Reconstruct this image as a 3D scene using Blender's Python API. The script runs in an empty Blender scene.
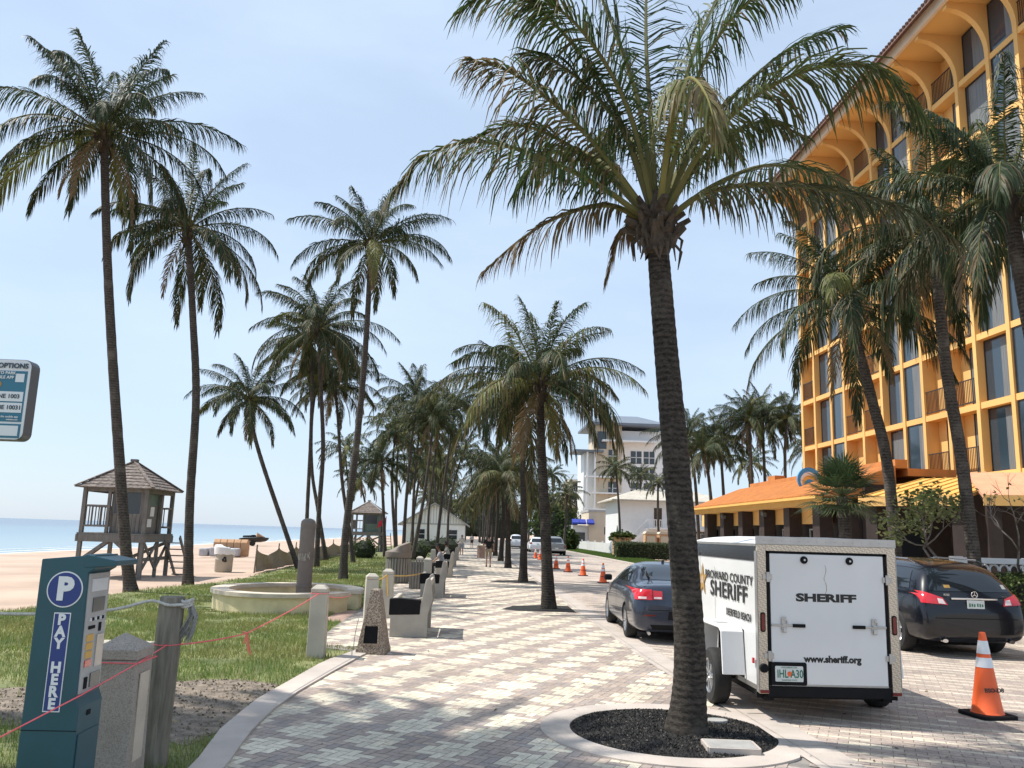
import bpy, bmesh, math, random
from mathutils import Vector, Matrix, noise
from mathutils.bvhtree import BVHTree
R = math.radians
PI = math.pi
V = Vector
scene = bpy.context.scene
COL = scene.collection
rng = random.Random(7)

# ------------------------------------------------------------------ camera
FOC, PITCH, ROLL, YAW, EYE = 830.0, R(10.2), R(1.75), R(2.6), 1.95
_f = V((math.sin(YAW)*math.cos(PITCH), math.cos(YAW)*math.cos(PITCH), math.sin(PITCH)))
_r0 = V((math.cos(YAW), -math.sin(YAW), 0))
_u0 = _r0.cross(_f)
_r = _r0*math.cos(ROLL) + _u0*math.sin(ROLL)
_u = -_r0*math.sin(ROLL) + _u0*math.cos(ROLL)
cam_d = bpy.data.cameras.new('camera'); cam = bpy.data.objects.new('camera', cam_d); COL.objects.link(cam)
m = Matrix((_r, _u, -_f)).transposed().to_4x4(); m.translation = V((0, 0, EYE)); cam.matrix_world = m
cam_d.sensor_width = 36; cam_d.lens = 36*FOC/1024; cam_d.clip_start = 0.1; cam_d.clip_end = 60000
scene.camera = cam

def at(px, py, Y):
    """the point seen at this place in the photograph, at distance Y along the street"""
    d = _f*FOC + _r*(px-512) + _u*(384-py)
    return V((0, 0, EYE)) + d*(Y/d.y)

# ------------------------------------------------------------------ materials
def _nodes(name):
    m = bpy.data.materials.new(name); m.use_nodes = True
    nt = m.node_tree; b = nt.nodes['Principled BSDF']
    return m, nt, b
def mat(name, col, rough=.6, var=.12, scale=6., bump=0., bscale=40., metal=0., spec=.5, coat=0., col2=None, dirt=0., stretch=None, detail=6):
    m, nt, b = _nodes(name); N, L = nt.nodes, nt.links
    b.inputs['Roughness'].default_value = rough; b.inputs['Metallic'].default_value = metal
    b.inputs['Specular IOR Level'].default_value = spec; b.inputs['Coat Weight'].default_value = coat
    b.inputs['Coat Roughness'].default_value = .05
    tc = N.new('ShaderNodeTexCoord'); src = tc.outputs['Object']
    if stretch:
        mp = N.new('ShaderNodeMapping'); mp.inputs['Scale'].default_value = stretch
        L.new(src, mp.inputs['Vector']); src = mp.outputs['Vector']
    nz = N.new('ShaderNodeTexNoise'); nz.inputs['Scale'].default_value = scale; nz.inputs['Detail'].default_value = detail
    L.new(src, nz.inputs['Vector'])
    rp = N.new('ShaderNodeValToRGB')
    c2 = col2 or tuple(min(1, c*(1+var)) for c in col)
    c1 = tuple(c*(1-var) for c in col)
    rp.color_ramp.elements[0].position = .32; rp.color_ramp.elements[1].position = .68
    rp.color_ramp.elements[0].color = (*c1, 1); rp.color_ramp.elements[1].color = (*c2, 1)
    L.new(nz.outputs['Fac'], rp.inputs['Fac'])
    out = rp.outputs['Color']
    if dirt:
        n2 = N.new('ShaderNodeTexNoise'); n2.inputs['Scale'].default_value = scale*.35; n2.inputs['Detail'].default_value = 9; n2.inputs['Roughness'].default_value = .7
        L.new(src, n2.inputs['Vector'])
        r2 = N.new('ShaderNodeValToRGB'); r2.color_ramp.elements[0].position = .5; r2.color_ramp.elements[1].position = .75
        r2.color_ramp.elements[0].color = (0, 0, 0, 1); r2.color_ramp.elements[1].color = (dirt, dirt, dirt, 1)
        L.new(n2.outputs['Fac'], r2.inputs['Fac'])
        mx = N.new('ShaderNodeMixRGB'); mx.inputs['Color2'].default_value = (.09, .075, .055, 1)
        L.new(r2.outputs['Color'], mx.inputs['Fac']); L.new(out, mx.inputs['Color1']); out = mx.outputs['Color']
    L.new(out, b.inputs['Base Color'])
    if bump:
        n3 = N.new('ShaderNodeTexNoise'); n3.inputs['Scale'].default_value = bscale; n3.inputs['Detail'].default_value = 5
        L.new(src, n3.inputs['Vector'])
        bp = N.new('ShaderNodeBump'); bp.inputs['Strength'].default_value = bump; bp.inputs['Distance'].default_value = .02
        L.new(n3.outputs['Fac'], bp.inputs['Height']); L.new(bp.outputs['Normal'], b.inputs['Normal'])
    return m
def speckle(name, col, c2, scale=120., rough=.85, bump=.5, th=.45, bdist=.01):
    """aggregate: a voronoi of coloured grains"""
    m, nt, b = _nodes(name); N, L = nt.nodes, nt.links
    b.inputs['Roughness'].default_value = rough
    tc = N.new('ShaderNodeTexCoord'); vo = N.new('ShaderNodeTexVoronoi'); vo.inputs['Scale'].default_value = scale
    L.new(tc.outputs['Object'], vo.inputs['Vector'])
    sp = N.new('ShaderNodeSeparateColor'); L.new(vo.outputs['Color'], sp.inputs['Color'])
    nz = N.new('ShaderNodeTexNoise'); nz.inputs['Scale'].default_value = 3; nz.inputs['Detail'].default_value = 6; L.new(tc.outputs['Object'], nz.inputs['Vector'])
    rp = N.new('ShaderNodeValToRGB'); rp.color_ramp.elements[0].color = (*col, 1); rp.color_ramp.elements[1].color = (*c2, 1)
    rp.color_ramp.elements[0].position = th-.2; rp.color_ramp.elements[1].position = th+.35
    L.new(sp.outputs[0], rp.inputs['Fac'])
    mx = N.new('ShaderNodeMixRGB'); mx.blend_type = 'MULTIPLY'; mx.inputs['Fac'].default_value = .45
    L.new(rp.outputs['Color'], mx.inputs['Color1']); L.new(nz.outputs['Fac'], mx.inputs['Color2'])
    L.new(mx.outputs['Color'], b.inputs['Base Color'])
    bp = N.new('ShaderNodeBump'); bp.inputs['Strength'].default_value = bump; bp.inputs['Distance'].default_value = bdist
    L.new(vo.outputs['Distance'], bp.inputs['Height']); L.new(bp.outputs['Normal'], b.inputs['Normal'])
    return m
def tinted(name, rough=.85, nv=.25, nscale=9., trans=0., spec=.4, bump=0., bscale=60., big=0.):
    """colour from the mesh's own 'tint' attribute (brick by brick, leaf by leaf), broken up by noise"""
    m, nt, b = _nodes(name); N, L = nt.nodes, nt.links
    b.inputs['Roughness'].default_value = rough; b.inputs['Specular IOR Level'].default_value = spec
    a = N.new('ShaderNodeAttribute'); a.attribute_name = 'tint'
    tc = N.new('ShaderNodeTexCoord')
    nz = N.new('ShaderNodeTexNoise'); nz.inputs['Scale'].default_value = nscale; nz.inputs['Detail'].default_value = 7; nz.inputs['Roughness'].default_value = .65
    L.new(tc.outputs['Object'], nz.inputs['Vector'])
    mr = N.new('ShaderNodeMapRange'); mr.inputs['From Min'].default_value = .3; mr.inputs['From Max'].default_value = .7
    mr.inputs['To Min'].default_value = 1-nv; mr.inputs['To Max'].default_value = 1+nv
    L.new(nz.outputs['Fac'], mr.inputs['Value'])
    mx = N.new('ShaderNodeVectorMath'); mx.operation = 'SCALE'
    L.new(a.outputs['Color'], mx.inputs[0]); L.new(mr.outputs['Result'], mx.inputs['Scale'])
    out = mx.outputs[0]
    if big:
        n2 = N.new('ShaderNodeTexNoise'); n2.inputs['Scale'].default_value = .7; n2.inputs['Detail'].default_value = 8; n2.inputs['Roughness'].default_value = .7
        L.new(tc.outputs['Object'], n2.inputs['Vector'])
        m2 = N.new('ShaderNodeMapRange'); m2.inputs['From Min'].default_value = .35; m2.inputs['From Max'].default_value = .65
        m2.inputs['To Min'].default_value = 1-big; m2.inputs['To Max'].default_value = 1+big*.5
        L.new(n2.outputs['Fac'], m2.inputs['Value'])
        x2 = N.new('ShaderNodeVectorMath'); x2.operation = 'SCALE'
        L.new(out, x2.inputs[0]); L.new(m2.outputs['Result'], x2.inputs['Scale']); out = x2.outputs[0]
    L.new(out, b.inputs['Base Color'])
    if bump:
        n3 = N.new('ShaderNodeTexNoise'); n3.inputs['Scale'].default_value = bscale; L.new(tc.outputs['Object'], n3.inputs['Vector'])
        bp = N.new('ShaderNodeBump'); bp.inputs['Strength'].default_value = bump; bp.inputs['Distance'].default_value = .01
        L.new(n3.outputs['Fac'], bp.inputs['Height']); L.new(bp.outputs['Normal'], b.inputs['Normal'])
    if trans:
        tr = N.new('ShaderNodeBsdfTranslucent'); ms = N.new('ShaderNodeMixShader'); ms.inputs[0].default_value = trans
        L.new(out, tr.inputs['Color']); L.new(b.outputs[0], ms.inputs[1]); L.new(tr.outputs[0], ms.inputs[2])
        L.new(ms.outputs[0], N['Material Output'].inputs['Surface'])
    return m
def trunk_mat(name, c1, c2, rings=9.):
    m, nt, b = _nodes(name); N, L = nt.nodes, nt.links
    b.inputs['Roughness'].default_value = .9; b.inputs['Specular IOR Level'].default_value = .2
    tc = N.new('ShaderNodeTexCoord')
    n1 = N.new('ShaderNodeTexNoise'); n1.inputs['Scale'].default_value = 9; n1.inputs['Detail'].default_value = 8; n1.inputs['Roughness'].default_value = .75
    mp = N.new('ShaderNodeMapping'); mp.inputs['Scale'].default_value = (1.6, 1.6, 3.6)
    L.new(tc.outputs['Object'], mp.inputs['Vector']); L.new(mp.outputs['Vector'], n1.inputs['Vector'])
    wv = N.new('ShaderNodeTexWave'); wv.bands_direction = 'Z'; wv.inputs['Scale'].default_value = rings/6.283*2; wv.inputs['Distortion'].default_value = 5; wv.inputs['Detail'].default_value = 4; wv.inputs['Detail Scale'].default_value = 4; wv.inputs['Detail Roughness'].default_value = .7
    L.new(tc.outputs['Object'], wv.inputs['Vector'])
    ad = N.new('ShaderNodeMath'); ad.operation = 'MULTIPLY_ADD'; ad.inputs[1].default_value = .16
    L.new(wv.outputs['Fac'], ad.inputs[0]); L.new(n1.outputs['Fac'], ad.inputs[2])
    rp = N.new('ShaderNodeValToRGB'); rp.color_ramp.elements[0].position = .42; rp.color_ramp.elements[1].position = .80
    rp.color_ramp.elements[0].color = (*c1, 1); rp.color_ramp.elements[1].color = (*c2, 1)
    L.new(ad.outputs[0], rp.inputs['Fac'])
    n4 = N.new('ShaderNodeTexNoise'); n4.inputs['Scale'].default_value = 1.7; n4.inputs['Detail'].default_value = 9; n4.inputs['Roughness'].default_value = .72
    L.new(tc.outputs['Object'], n4.inputs['Vector'])
    r4 = N.new('ShaderNodeValToRGB'); r4.color_ramp.elements[0].position = .52; r4.color_ramp.elements[1].position = .68
    r4.color_ramp.elements[0].color = (0, 0, 0, 1); r4.color_ramp.elements[1].color = (.55, .55, .55, 1); L.new(n4.outputs['Fac'], r4.inputs['Fac'])
    m4 = N.new('ShaderNodeMixRGB'); m4.inputs['Color2'].default_value = (c2[0]*1.5, c2[1]*1.55, c2[2]*1.5, 1)
    L.new(r4.outputs['Color'], m4.inputs['Fac']); L.new(rp.outputs['Color'], m4.inputs['Color1']); L.new(m4.outputs['Color'], b.inputs['Base Color'])
    bp = N.new('ShaderNodeBump'); bp.inputs['Strength'].default_value = .6; bp.inputs['Distance'].default_value = .022
    L.new(ad.outputs[0], bp.inputs['Height']); L.new(bp.outputs['Normal'], b.inputs['Normal'])
    return m
def glass(name, col=(.02, .025, .03), rough=.04):
    m, nt, b = _nodes(name)
    b.inputs['Base Color'].default_value = (*col, 1); b.inputs['Roughness'].default_value = rough; b.inputs['Specular IOR Level'].default_value = .8
    return m
def diamond(name):
    """bright aluminium tread plate"""
    m, nt, b = _nodes(name); N, L = nt.nodes, nt.links
    b.inputs['Metallic'].default_value = .85; b.inputs['Roughness'].default_value = .38
    tc = N.new('ShaderNodeTexCoord'); mp = N.new('ShaderNodeMapping'); mp.inputs['Rotation'].default_value = (R(45), R(45), R(45)); mp.inputs['Scale'].default_value = (60, 60, 60)
    ck = N.new('ShaderNodeTexChecker'); ck.inputs['Scale'].default_value = 1
    ck.inputs['Color1'].default_value = (.75, .66, .54, 1); ck.inputs['Color2'].default_value = (.5, .43, .34, 1)  # tan reflection put into the metal's own colours
    L.new(tc.outputs['Object'], mp.inputs['Vector']); L.new(mp.outputs['Vector'], ck.inputs['Vector']); L.new(ck.outputs['Color'], b.inputs['Base Color'])
    bp = N.new('ShaderNodeBump'); bp.inputs['Strength'].default_value = .6; bp.inputs['Distance'].default_value = .004
    L.new(ck.outputs['Fac'], bp.inputs['Height']); L.new(bp.outputs['Normal'], b.inputs['Normal'])
    return m

M = {}
M['sand'] = mat('sand', (.43, .315, .24), .95, .12, .35, 1., 2.2, col2=(.52, .39, .30), detail=12)
M['joint'] = mat('joint_sand', (.22, .20, .18), .95, .2, 4.)
M['brick'] = tinted('paver_brick', .8, .2, 30., bump=.2, big=.26)
M['farpave'] = tinted('paver_far', .8, .1, 3.)
M['lawn'] = mat('lawn_soil', (.11, .15, .04), .95, .4, 1.3, .6, 25, col2=(.25, .26, .11), detail=12)
M['dirt'] = mat('dirt', (.15, .118, .088), .98, .3, 7., 1., 22, detail=14, col2=(.28, .23, .18))
M['blade'] = tinted('grass_blade', .6, .1, 3., trans=.35)
M['kerb'] = mat('kerb_concrete', (.47, .41, .36), .85, .12, 1.8, .25, 60, dirt=.22)
M['concrete'] = mat('aged_concrete', (.36, .33, .285), .88, .14, 2.5, .35, 50, dirt=.3)
M['conc_light'] = mat('pale_concrete', (.47, .43, .36), .88, .14, 2.5, .3, 50, dirt=.25)
M['agg'] = speckle('exposed_aggregate', (.20, .15, .11), (.56, .46, .36), 85, .9, .8, .5)
M['agg_fine'] = speckle('fine_aggregate', (.34, .29, .245), (.52, .455, .39), 150, .9, .35, .2)
M['mulch'] = speckle('rubber_mulch', (.010, .010, .010), (.05, .045, .04), 70, .85, 1., .5, .02)
M['trunk'] = trunk_mat('palm_trunk', (.014, .012, .010), (.085, .072, .06), 15)
M['trunk_grey'] = trunk_mat('palm_trunk_grey', (.026, .022, .019), (.13, .113, .098), 13)
M['husk'] = mat('palm_husk', (.065, .05, .036), .95, .5, 12, .8, 30, stretch=(1, 1, .3))
M['leaf'] = tinted('palm_leaflet', .55, .12, 2., trans=.3, spec=.3)
M['bush'] = tinted('bush_leaf', .5, .1, 2., trans=.25)
M['bark'] = mat('grey_bark', (.16, .14, .12), .9, .3, 8, .5, 30)
M['teal'] = mat('teal_enamel', (.018, .080, .105), .42, .10, 3, spec=.45, dirt=.12)
M['navy'] = mat('navy_print', (.02, .045, .20), .5, .05, 3)
M['whitep'] = mat('white_print', (.72, .74, .75), .5, .04, 3)
M['steel'] = mat('brushed_steel', (.55, .55, .54), .35, .08, 5, metal=.8)
M['panel'] = mat('panel_grey', (.42, .42, .41), .45, .06, 8)
M['black'] = mat('black_rubber', (.008, .008, .009), .75, .2, 8, spec=.2)
M['blackg'] = mat('black_gloss', (.008, .008, .009), .15, .1, 8)
M['screen'] = mat('dark_screen', (.10, .11, .11), .2, .1, 8)
M['greypole'] = mat('grey_paint', (.10, .105, .11), .45, .05, 3)
M['signw'] = mat('sign_white', (.66, .70, .72), .5, .03, 3)
M['signteal'] = mat('sign_teal', (.03, .16, .24), .5, .03, 3)
M['signtext'] = mat('sign_text', (.03, .06, .08), .5, .03, 3)
M['gold'] = mat('gold_print', (.38, .22, .06), .5, .15, 20)
M['wood'] = mat('weathered_post', (.20, .18, .14), .9, .35, 9, .8, 20, stretch=(3, 3, .35), dirt=.2)
M['towerwood'] = mat('weathered_tower_wood', (.165, .158, .145), .9, .22, 6, .4, 20, stretch=(2, 2, .5))
M['shingle'] = mat('cedar_shingle', (.16, .13, .115), .95, .55, 7, .9, 18, stretch=(1, 1, 3), col2=(.30, .25, .22))
M['green_dk'] = mat('faded_green_board', (.13, .19, .16), .8, .12, 4)
M['rope'] = mat('frayed_rope', (.55, .53, .48), .95, .2, 40, .6, 90)
M['string'] = mat('pink_string', (.95, .15, .17), .7, .08, 20)
M['tape'] = mat('pink_tape', (.9, .25, .16), .6, .08, 20)
M['yellowwall'] = mat('pale_yellow_stucco', (.72, .61, .36), .85, .1, 2.5, .3, 40, dirt=.3)
M['cap'] = mat('wall_cap', (.58, .50, .40), .85, .12, 3, .3, 40, dirt=.35)
M['brown'] = mat('brown_plastic', (.19, .155, .13), .7, .12, 4, dirt=.15)
M['slat'] = mat('grey_slats', (.23, .21, .18), .8, .2, 6, stretch=(3, 3, .5))
M['white'] = mat('white_paint', (.78, .78, .77), .4, .03, 2, dirt=.04)
M['whitet'] = mat('trailer_white', (.70, .70, .69), .3, .03, 1.5, coat=.3, dirt=.09)
M['alu'] = mat('aluminium', (.46, .45, .43), .35, .08, 8, metal=.8)
M['diamond'] = diamond('tread_plate')
M['print'] = mat('black_print', (.012, .012, .012), .4, .05, 3)
M['tyre'] = mat('tyre_rubber', (.014, .014, .014), .8, .3, 8, .3, 60)
M['rim'] = mat('wheel_alloy', (.55, .56, .58), .3, .05, 4, metal=.85)
M['red'] = mat('red_lens', (.55, .02, .03), .12, .1, 10, coat=.6)
M['redd'] = mat('dark_red_lens', (.16, .015, .012), .15, .1, 10, coat=.5)
M['amber'] = mat('clear_lens', (.75, .62, .60), .12, .1, 10, coat=.5)
M['orange'] = mat('cone_orange', (.85, .13, .03), .5, .06, 3, dirt=.06)
M['reflw'] = mat('cone_collar', (.72, .74, .76), .4, .06, 6)
M['chrome'] = mat('chrome', (.7, .7, .7), .12, .03, 4, metal=1)
M['plate'] = mat('number_plate', (.62, .65, .62), .5, .06, 10)
M['plategreen'] = mat('plate_green', (.03, .16, .10), .5, .06, 10)
M['carblue'] = mat('slate_blue_paint', (.030, .038, .060), .28, .04, 3, metal=.35, coat=.7)
M['carblack'] = mat('black_blue_paint', (.005, .006, .010), .22, .04, 3, metal=.0, coat=.5, spec=.35)
M['carwhite'] = mat('white_car_paint', (.72, .73, .74), .3, .03, 3, coat=.6)
M['cargrey'] = mat('silver_grey_paint', (.26, .27, .28), .32, .04, 3, metal=.3, coat=.6)
M['glass'] = glass('car_glass', (.012, .016, .02))
M['winglass'] = glass('window_glass', (.03, .05, .07), .06)
M['curtain'] = mat('curtain', (.15, .16, .165), .5, .35, 3, stretch=(1, 8, .2))  # dimmed colour, as if seen behind glass
M['stucco'] = mat('yellow_orange_stucco', (.76, .45, .155), .85, .07, .5, .15, 50, stretch=(1, 1, .35), dirt=.10)
M['stucco_lt'] = mat('cream_stucco', (.72, .58, .44), .85, .06, 1.2)
M['roofbrown'] = mat('brown_tile', (.14, .075, .06), .8, .3, 8, .5, 20)
M['railing'] = mat('bronze_railing', (.035, .025, .02), .5, .1, 5)
M['brown_shade'] = mat('dark_brown_shade', (.035, .022, .018), .7, .2, 3)  # brown of piers and columns; also shade put into the entrance walls
M['rooforange'] = mat('orange_tile', (.52, .20, .055), .8, .12, 2, .3, 30)
M['awnyellow'] = mat('yellow_metal_roof', (.70, .42, .11), .6, .06, 2)
M['awnpink'] = mat('salmon_roof', (.66, .33, .20), .7, .08, 2)
M['signblue'] = mat('sign_blue', (.05, .28, .60), .5, .05, 3)
M['houseroof'] = mat('grey_tile_roof', (.36, .35, .34), .85, .12, 3, .4, 14)
M['beige'] = mat('beige_stucco', (.55, .47, .36), .85, .06, 1.)
M['slateroof'] = mat('slate_blue_roof', (.16, .19, .23), .6, .08, 1.)
M['awnblue'] = mat('blue_awning', (.02, .04, .30), .7, .08, 3)
M['dkwin'] = glass('dark_window', (.02, .025, .03), .1)
M['tan'] = mat('tan_canvas', (.50, .30, .17), .85, .1, 3)
M['greyfab'] = mat('grey_cover', (.42, .42, .44), .8, .12, 4)
M['net'] = mat('tan_silt_cloth', (.33, .26, .19), .95, .15, 8)
M['skin'] = mat('skin', (.36, .20, .14), .6, .06, 10)
M['hair'] = mat('dark_hair', (.015, .012, .01), .7, .2, 30)
M['blackcloth'] = mat('black_cloth', (.012, .012, .014), .9, .2, 15)
M['khaki'] = mat('khaki_cloth', (.34, .28, .19), .9, .12, 15)
M['greycloth'] = mat('grey_cloth', (.30, .31, .34), .9, .12, 15)
M['palecloth'] = mat('pale_cloth', (.62, .56, .48), .9, .12, 15)
M['flagred'] = mat('flag_red', (.60, .03, .06), .8, .1, 6)
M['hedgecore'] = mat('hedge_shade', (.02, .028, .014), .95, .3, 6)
M['cap_grey'] = mat('access_cover', (.33, .32, .30), .7, .14, 5, .3, 60, dirt=.15)
M['sanddk'] = mat('footpath_sand', (.45, .34, .25), .95, .12, 2, .4, 12)
M['redbrick'] = mat('red_path', (.36, .24, .19), .9, .2, 4)

# ------------------------------------------------------------------ mesh builder
class MB:
    def __init__(s): s.v = []; s.f = []; s.m = []; s.c = []; s.mi = 0; s.col = None
    def add(s, vs, fs, cols=None):
        o = len(s.v); s.v += [tuple(v) for v in vs]
        s.c += cols if cols else [s.col or (1, 1, 1)]*len(vs)
        for f in fs: s.f.append(tuple(i+o for i in f)); s.m.append(s.mi)
        return s
    def box(s, c, d, rot=0., tilt=None):
        x, y, z = (k/2 for k in d)
        vs = [V((i*x, j*y, k*z)) for k in (-1, 1) for j in (-1, 1) for i in (-1, 1)]
        if tilt is not None: vs = [tilt @ v for v in vs]
        if rot:
            mt = Matrix.Rotation(rot, 3, 'Z'); vs = [mt @ v for v in vs]
        c = V(c); vs = [v+c for v in vs]
        return s.add(vs, [(0, 2, 3, 1), (4, 5, 7, 6), (0, 1, 5, 4), (2, 6, 7, 3), (0, 4, 6, 2), (1, 3, 7, 5)])
    def bb(s, x0, x1, y0, y1, z0, z1): return s.box(((x0+x1)/2, (y0+y1)/2, (z0+z1)/2), (x1-x0, y1-y0, z1-z0))
    def bar(s, a, b, w, h=None):
        a, b = V(a), V(b); h = h or w; t = (b-a); l = t.length; t.normalize()
        up = V((0, 0, 1)) if abs(t.z) < .95 else V((0, 1, 0))
        sd = t.cross(up).normalized(); up = sd.cross(t)
        vs = [p + sd*i*w/2 + up*j*h/2 for p in (a, b) for j in (-1, 1) for i in (-1, 1)]
        return s.add(vs, [(0, 1, 3, 2), (4, 6, 7, 5), (0, 4, 5, 1), (2, 3, 7, 6), (0, 2, 6, 4), (1, 5, 7, 3)])
    def tube(s, pts, rad, n=8, cap=True, flat=1.):
        pts = [V(p) for p in pts]
        if not isinstance(rad, (list, tuple)): rad = [rad]*len(pts)
        vs = []; prev = None
        for i, p in enumerate(pts):
            t = (pts[min(i+1, len(pts)-1)] - pts[max(i-1, 0)]).normalized()
            if prev is None:
                a = V((1, 0, 0)) if abs(t.x) < .8 else V((0, 1, 0)); sd = (a - t*a.dot(t)).normalized()
            else: sd = (prev - t*prev.dot(t)).normalized()
            prev = sd; up = t.cross(sd)
            for k in range(n):
                a = 2*PI*k/n; vs.append(p + sd*math.cos(a)*rad[i] + up*math.sin(a)*rad[i]*flat)
        fs = [(i*n+k, i*n+(k+1) % n, (i+1)*n+(k+1) % n, (i+1)*n+k) for i in range(len(pts)-1) for k in range(n)]
        if cap: fs += [tuple(range(n-1, -1, -1)), tuple((len(pts)-1)*n+k for k in range(n))]
        return s.add(vs, fs)
    def lathe(s, prof, n=24, c=(0, 0, 0), axis='Z', cap=True):
        vs = []
        for r, z in prof:
            for k in range(n):
                a = 2*PI*k/n; p = (r*math.cos(a), r*math.sin(a), z)
                if axis == 'X': p = (z, p[0], p[1])
                if axis == 'Y': p = (p[0], z, p[1])
                vs.append(V(p)+V(c))
        fs = [(i*n+k, i*n+(k+1) % n, (i+1)*n+(k+1) % n, (i+1)*n+k) for i in range(len(prof)-1) for k in range(n)]
        if cap: fs += [tuple(range(n-1, -1, -1)), tuple((len(prof)-1)*n+k for k in range(n))]
        return s.add(vs, fs)
    def prism(s, poly, z0, z1, fn=None):
        """extrude a 2-D outline; fn maps (a, b, h) to space (default x, y, z)"""
        fn = fn or (lambda a, b, h: (a, b, h)); n = len(poly)
        vs = [fn(a, b, z0) for a, b in poly] + [fn(a, b, z1) for a, b in poly]
        fs = [(k, (k+1) % n, n+(k+1) % n, n+k) for k in range(n)] + [tuple(range(n-1, -1, -1)), tuple(range(n, 2*n))]
        return s.add(vs, fs)
    def build(s, name, mats, parent=None, smooth=False, bevel=0., loc=None, attr=False, angle=None):
        me = bpy.data.meshes.new(name)
        me.from_pydata(s.v, [], s.f)
        if not isinstance(mats, (list, tuple)): mats = [mats]
        for mt in mats: me.materials.append(mt)
        if len(mats) > 1: me.polygons.foreach_set('material_index', s.m)
        if attr:
            a = me.color_attributes.new('tint', 'FLOAT_COLOR', 'POINT')
            a.data.foreach_set('color', [k for c in s.c for k in (c[0], c[1], c[2], 1.)])
        if not attr:
            bm = bmesh.new(); bm.from_mesh(me)
            bmesh.ops.recalc_face_normals(bm, faces=bm.faces[:])
            if bevel:
                es = [e for e in bm.edges if len(e.link_faces) == 2 and e.calc_face_angle(0) > R(30)]
                bmesh.ops.bevel(bm, geom=es, offset=bevel, segments=2, affect='EDGES', profile=.5, clamp_overlap=True)
            bm.to_mesh(me); bm.free()
        if smooth:
            me.polygons.foreach_set('use_smooth', [True]*len(me.polygons))
            if angle: me.set_sharp_from_angle(angle=R(angle))
        me.update()
        o = bpy.data.objects.new(name, me); COL.objects.link(o)
        if parent is not None: o.parent = parent
        if loc is not None: o.location = loc
        return o

def thing(name, label, cat, loc=(0, 0, 0), rz=0., group=None):
    o = bpy.data.objects.new(name, None); COL.objects.link(o); o.empty_display_size = .2
    o.location = loc; o.rotation_euler = (0, 0, rz); o['label'] = label; o['category'] = cat
    if group: o['group'] = group
    return o
def tag(o, label, cat, group=None):
    o['label'] = label; o['category'] = cat
    if group: o['group'] = group
    return o
def struct(o): o['kind'] = 'structure'; return o
def stuff(o): o['kind'] = 'stuff'; return o
def copy_tree(o, parent=None):
    c = o.copy(); COL.objects.link(c)
    if parent is not None: c.parent = parent
    for ch in list(o.children): copy_tree(ch, c)
    return c
def dup(o, loc, label, rz=None, scale=None):
    c = copy_tree(o); c.location = loc; c['label'] = label
    if rz is not None: c.rotation_euler = (0, 0, rz)
    if scale: c.scale = scale if isinstance(scale, tuple) else (scale,)*3
    return c
def text(body, size, mt, parent, name='lettering', loc=(0, 0, 0), rot=(PI/2, 0, 0), sx=1., bold=.0, align='CENTER', shear=0., space=1., ext=.002):
    cu = bpy.data.curves.new(name, 'FONT'); cu.body = body; cu.size = size; cu.align_x = align; cu.align_y = 'CENTER'
    cu.extrude = ext; cu.offset = bold; cu.shear = shear; cu.space_character = space; cu.resolution_u = 3
    t = bpy.data.objects.new('tmp', cu); COL.objects.link(t)
    bpy.context.view_layer.update()
    me = bpy.data.meshes.new_from_object(t.evaluated_get(bpy.context.evaluated_depsgraph_get()))
    bpy.data.objects.remove(t); bpy.data.curves.remove(cu)
    me.materials.clear(); me.materials.append(mt); me.name = name
    o = bpy.data.objects.new(name, me); COL.objects.link(o); o.parent = parent
    o.location = loc; o.rotation_euler = rot; o.scale = (sx, 1, 1)
    return o
def catmull(pts, n):
    P = [V(p) for p in pts]; P = [P[0]*2-P[1]] + P + [P[-1]*2-P[-2]]; out = []
    for i in range(n):
        t = i/(n-1)*(len(P)-3); k = min(int(t), len(P)-4); u = t-k
        a, b, c, d = P[k:k+4]
        out.append(.5*((2*b) + (c-a)*u + (2*a-5*b+4*c-d)*u*u + (3*b-a-3*c+d)*u**3))
    return out
def lerp(a, b, t): return a+(b-a)*t
def mixc(a, b, t): return tuple(x+(y-x)*t for x, y in zip(a, b))
def interp(tab, x):
    if x <= tab[0][0]: return tab[0][1]
    for (a, p), (b, q) in zip(tab, tab[1:]):
        if x <= b: return p+(q-p)*(x-a)/(b-a)
    return tab[-1][1]
# ------------------------------------------------------------------ world and sun
SUN_AZ, SUN_EL = R(-77), R(57)          # left of the street, ahead
world = bpy.data.worlds.new('World'); scene.world = world; world.use_nodes = True
wn, wl = world.node_tree.nodes, world.node_tree.links
bg = wn['Background']; sky = wn.new('ShaderNodeTexSky'); sky.sky_type = 'NISHITA'; sky.sun_disc = False
sky.sun_elevation = SUN_EL; sky.sun_rotation = SUN_AZ; sky.air_density = 1.1; sky.dust_density = .6; sky.ozone_density = 2.5; sky.altitude = 0
tc = wn.new('ShaderNodeTexCoord'); mp = wn.new('ShaderNodeMapping'); mp.inputs['Scale'].default_value = (1.1, 1.1, 3.2)
cn = wn.new('ShaderNodeTexNoise'); cn.inputs['Scale'].default_value = 1.6; cn.inputs['Detail'].default_value = 6; cn.inputs['Roughness'].default_value = .55
cr = wn.new('ShaderNodeValToRGB'); cr.color_ramp.elements[0].position = .42; cr.color_ramp.elements[1].position = .78
cr.color_ramp.elements[0].color = (.62, .62, .62, 1); cr.color_ramp.elements[1].color = (.92, .92, .92, 1)
mx = wn.new('ShaderNodeMixRGB'); mx.inputs['Color2'].default_value = (5.6, 6.85, 8.5, 1)
wl.new(tc.outputs['Generated'], mp.inputs['Vector']); wl.new(mp.outputs['Vector'], cn.inputs['Vector']); wl.new(cn.outputs['Fac'], cr.inputs['Fac'])
wl.new(cr.outputs['Color'], mx.inputs['Fac']); wl.new(sky.outputs['Color'], mx.inputs['Color1'])
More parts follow.
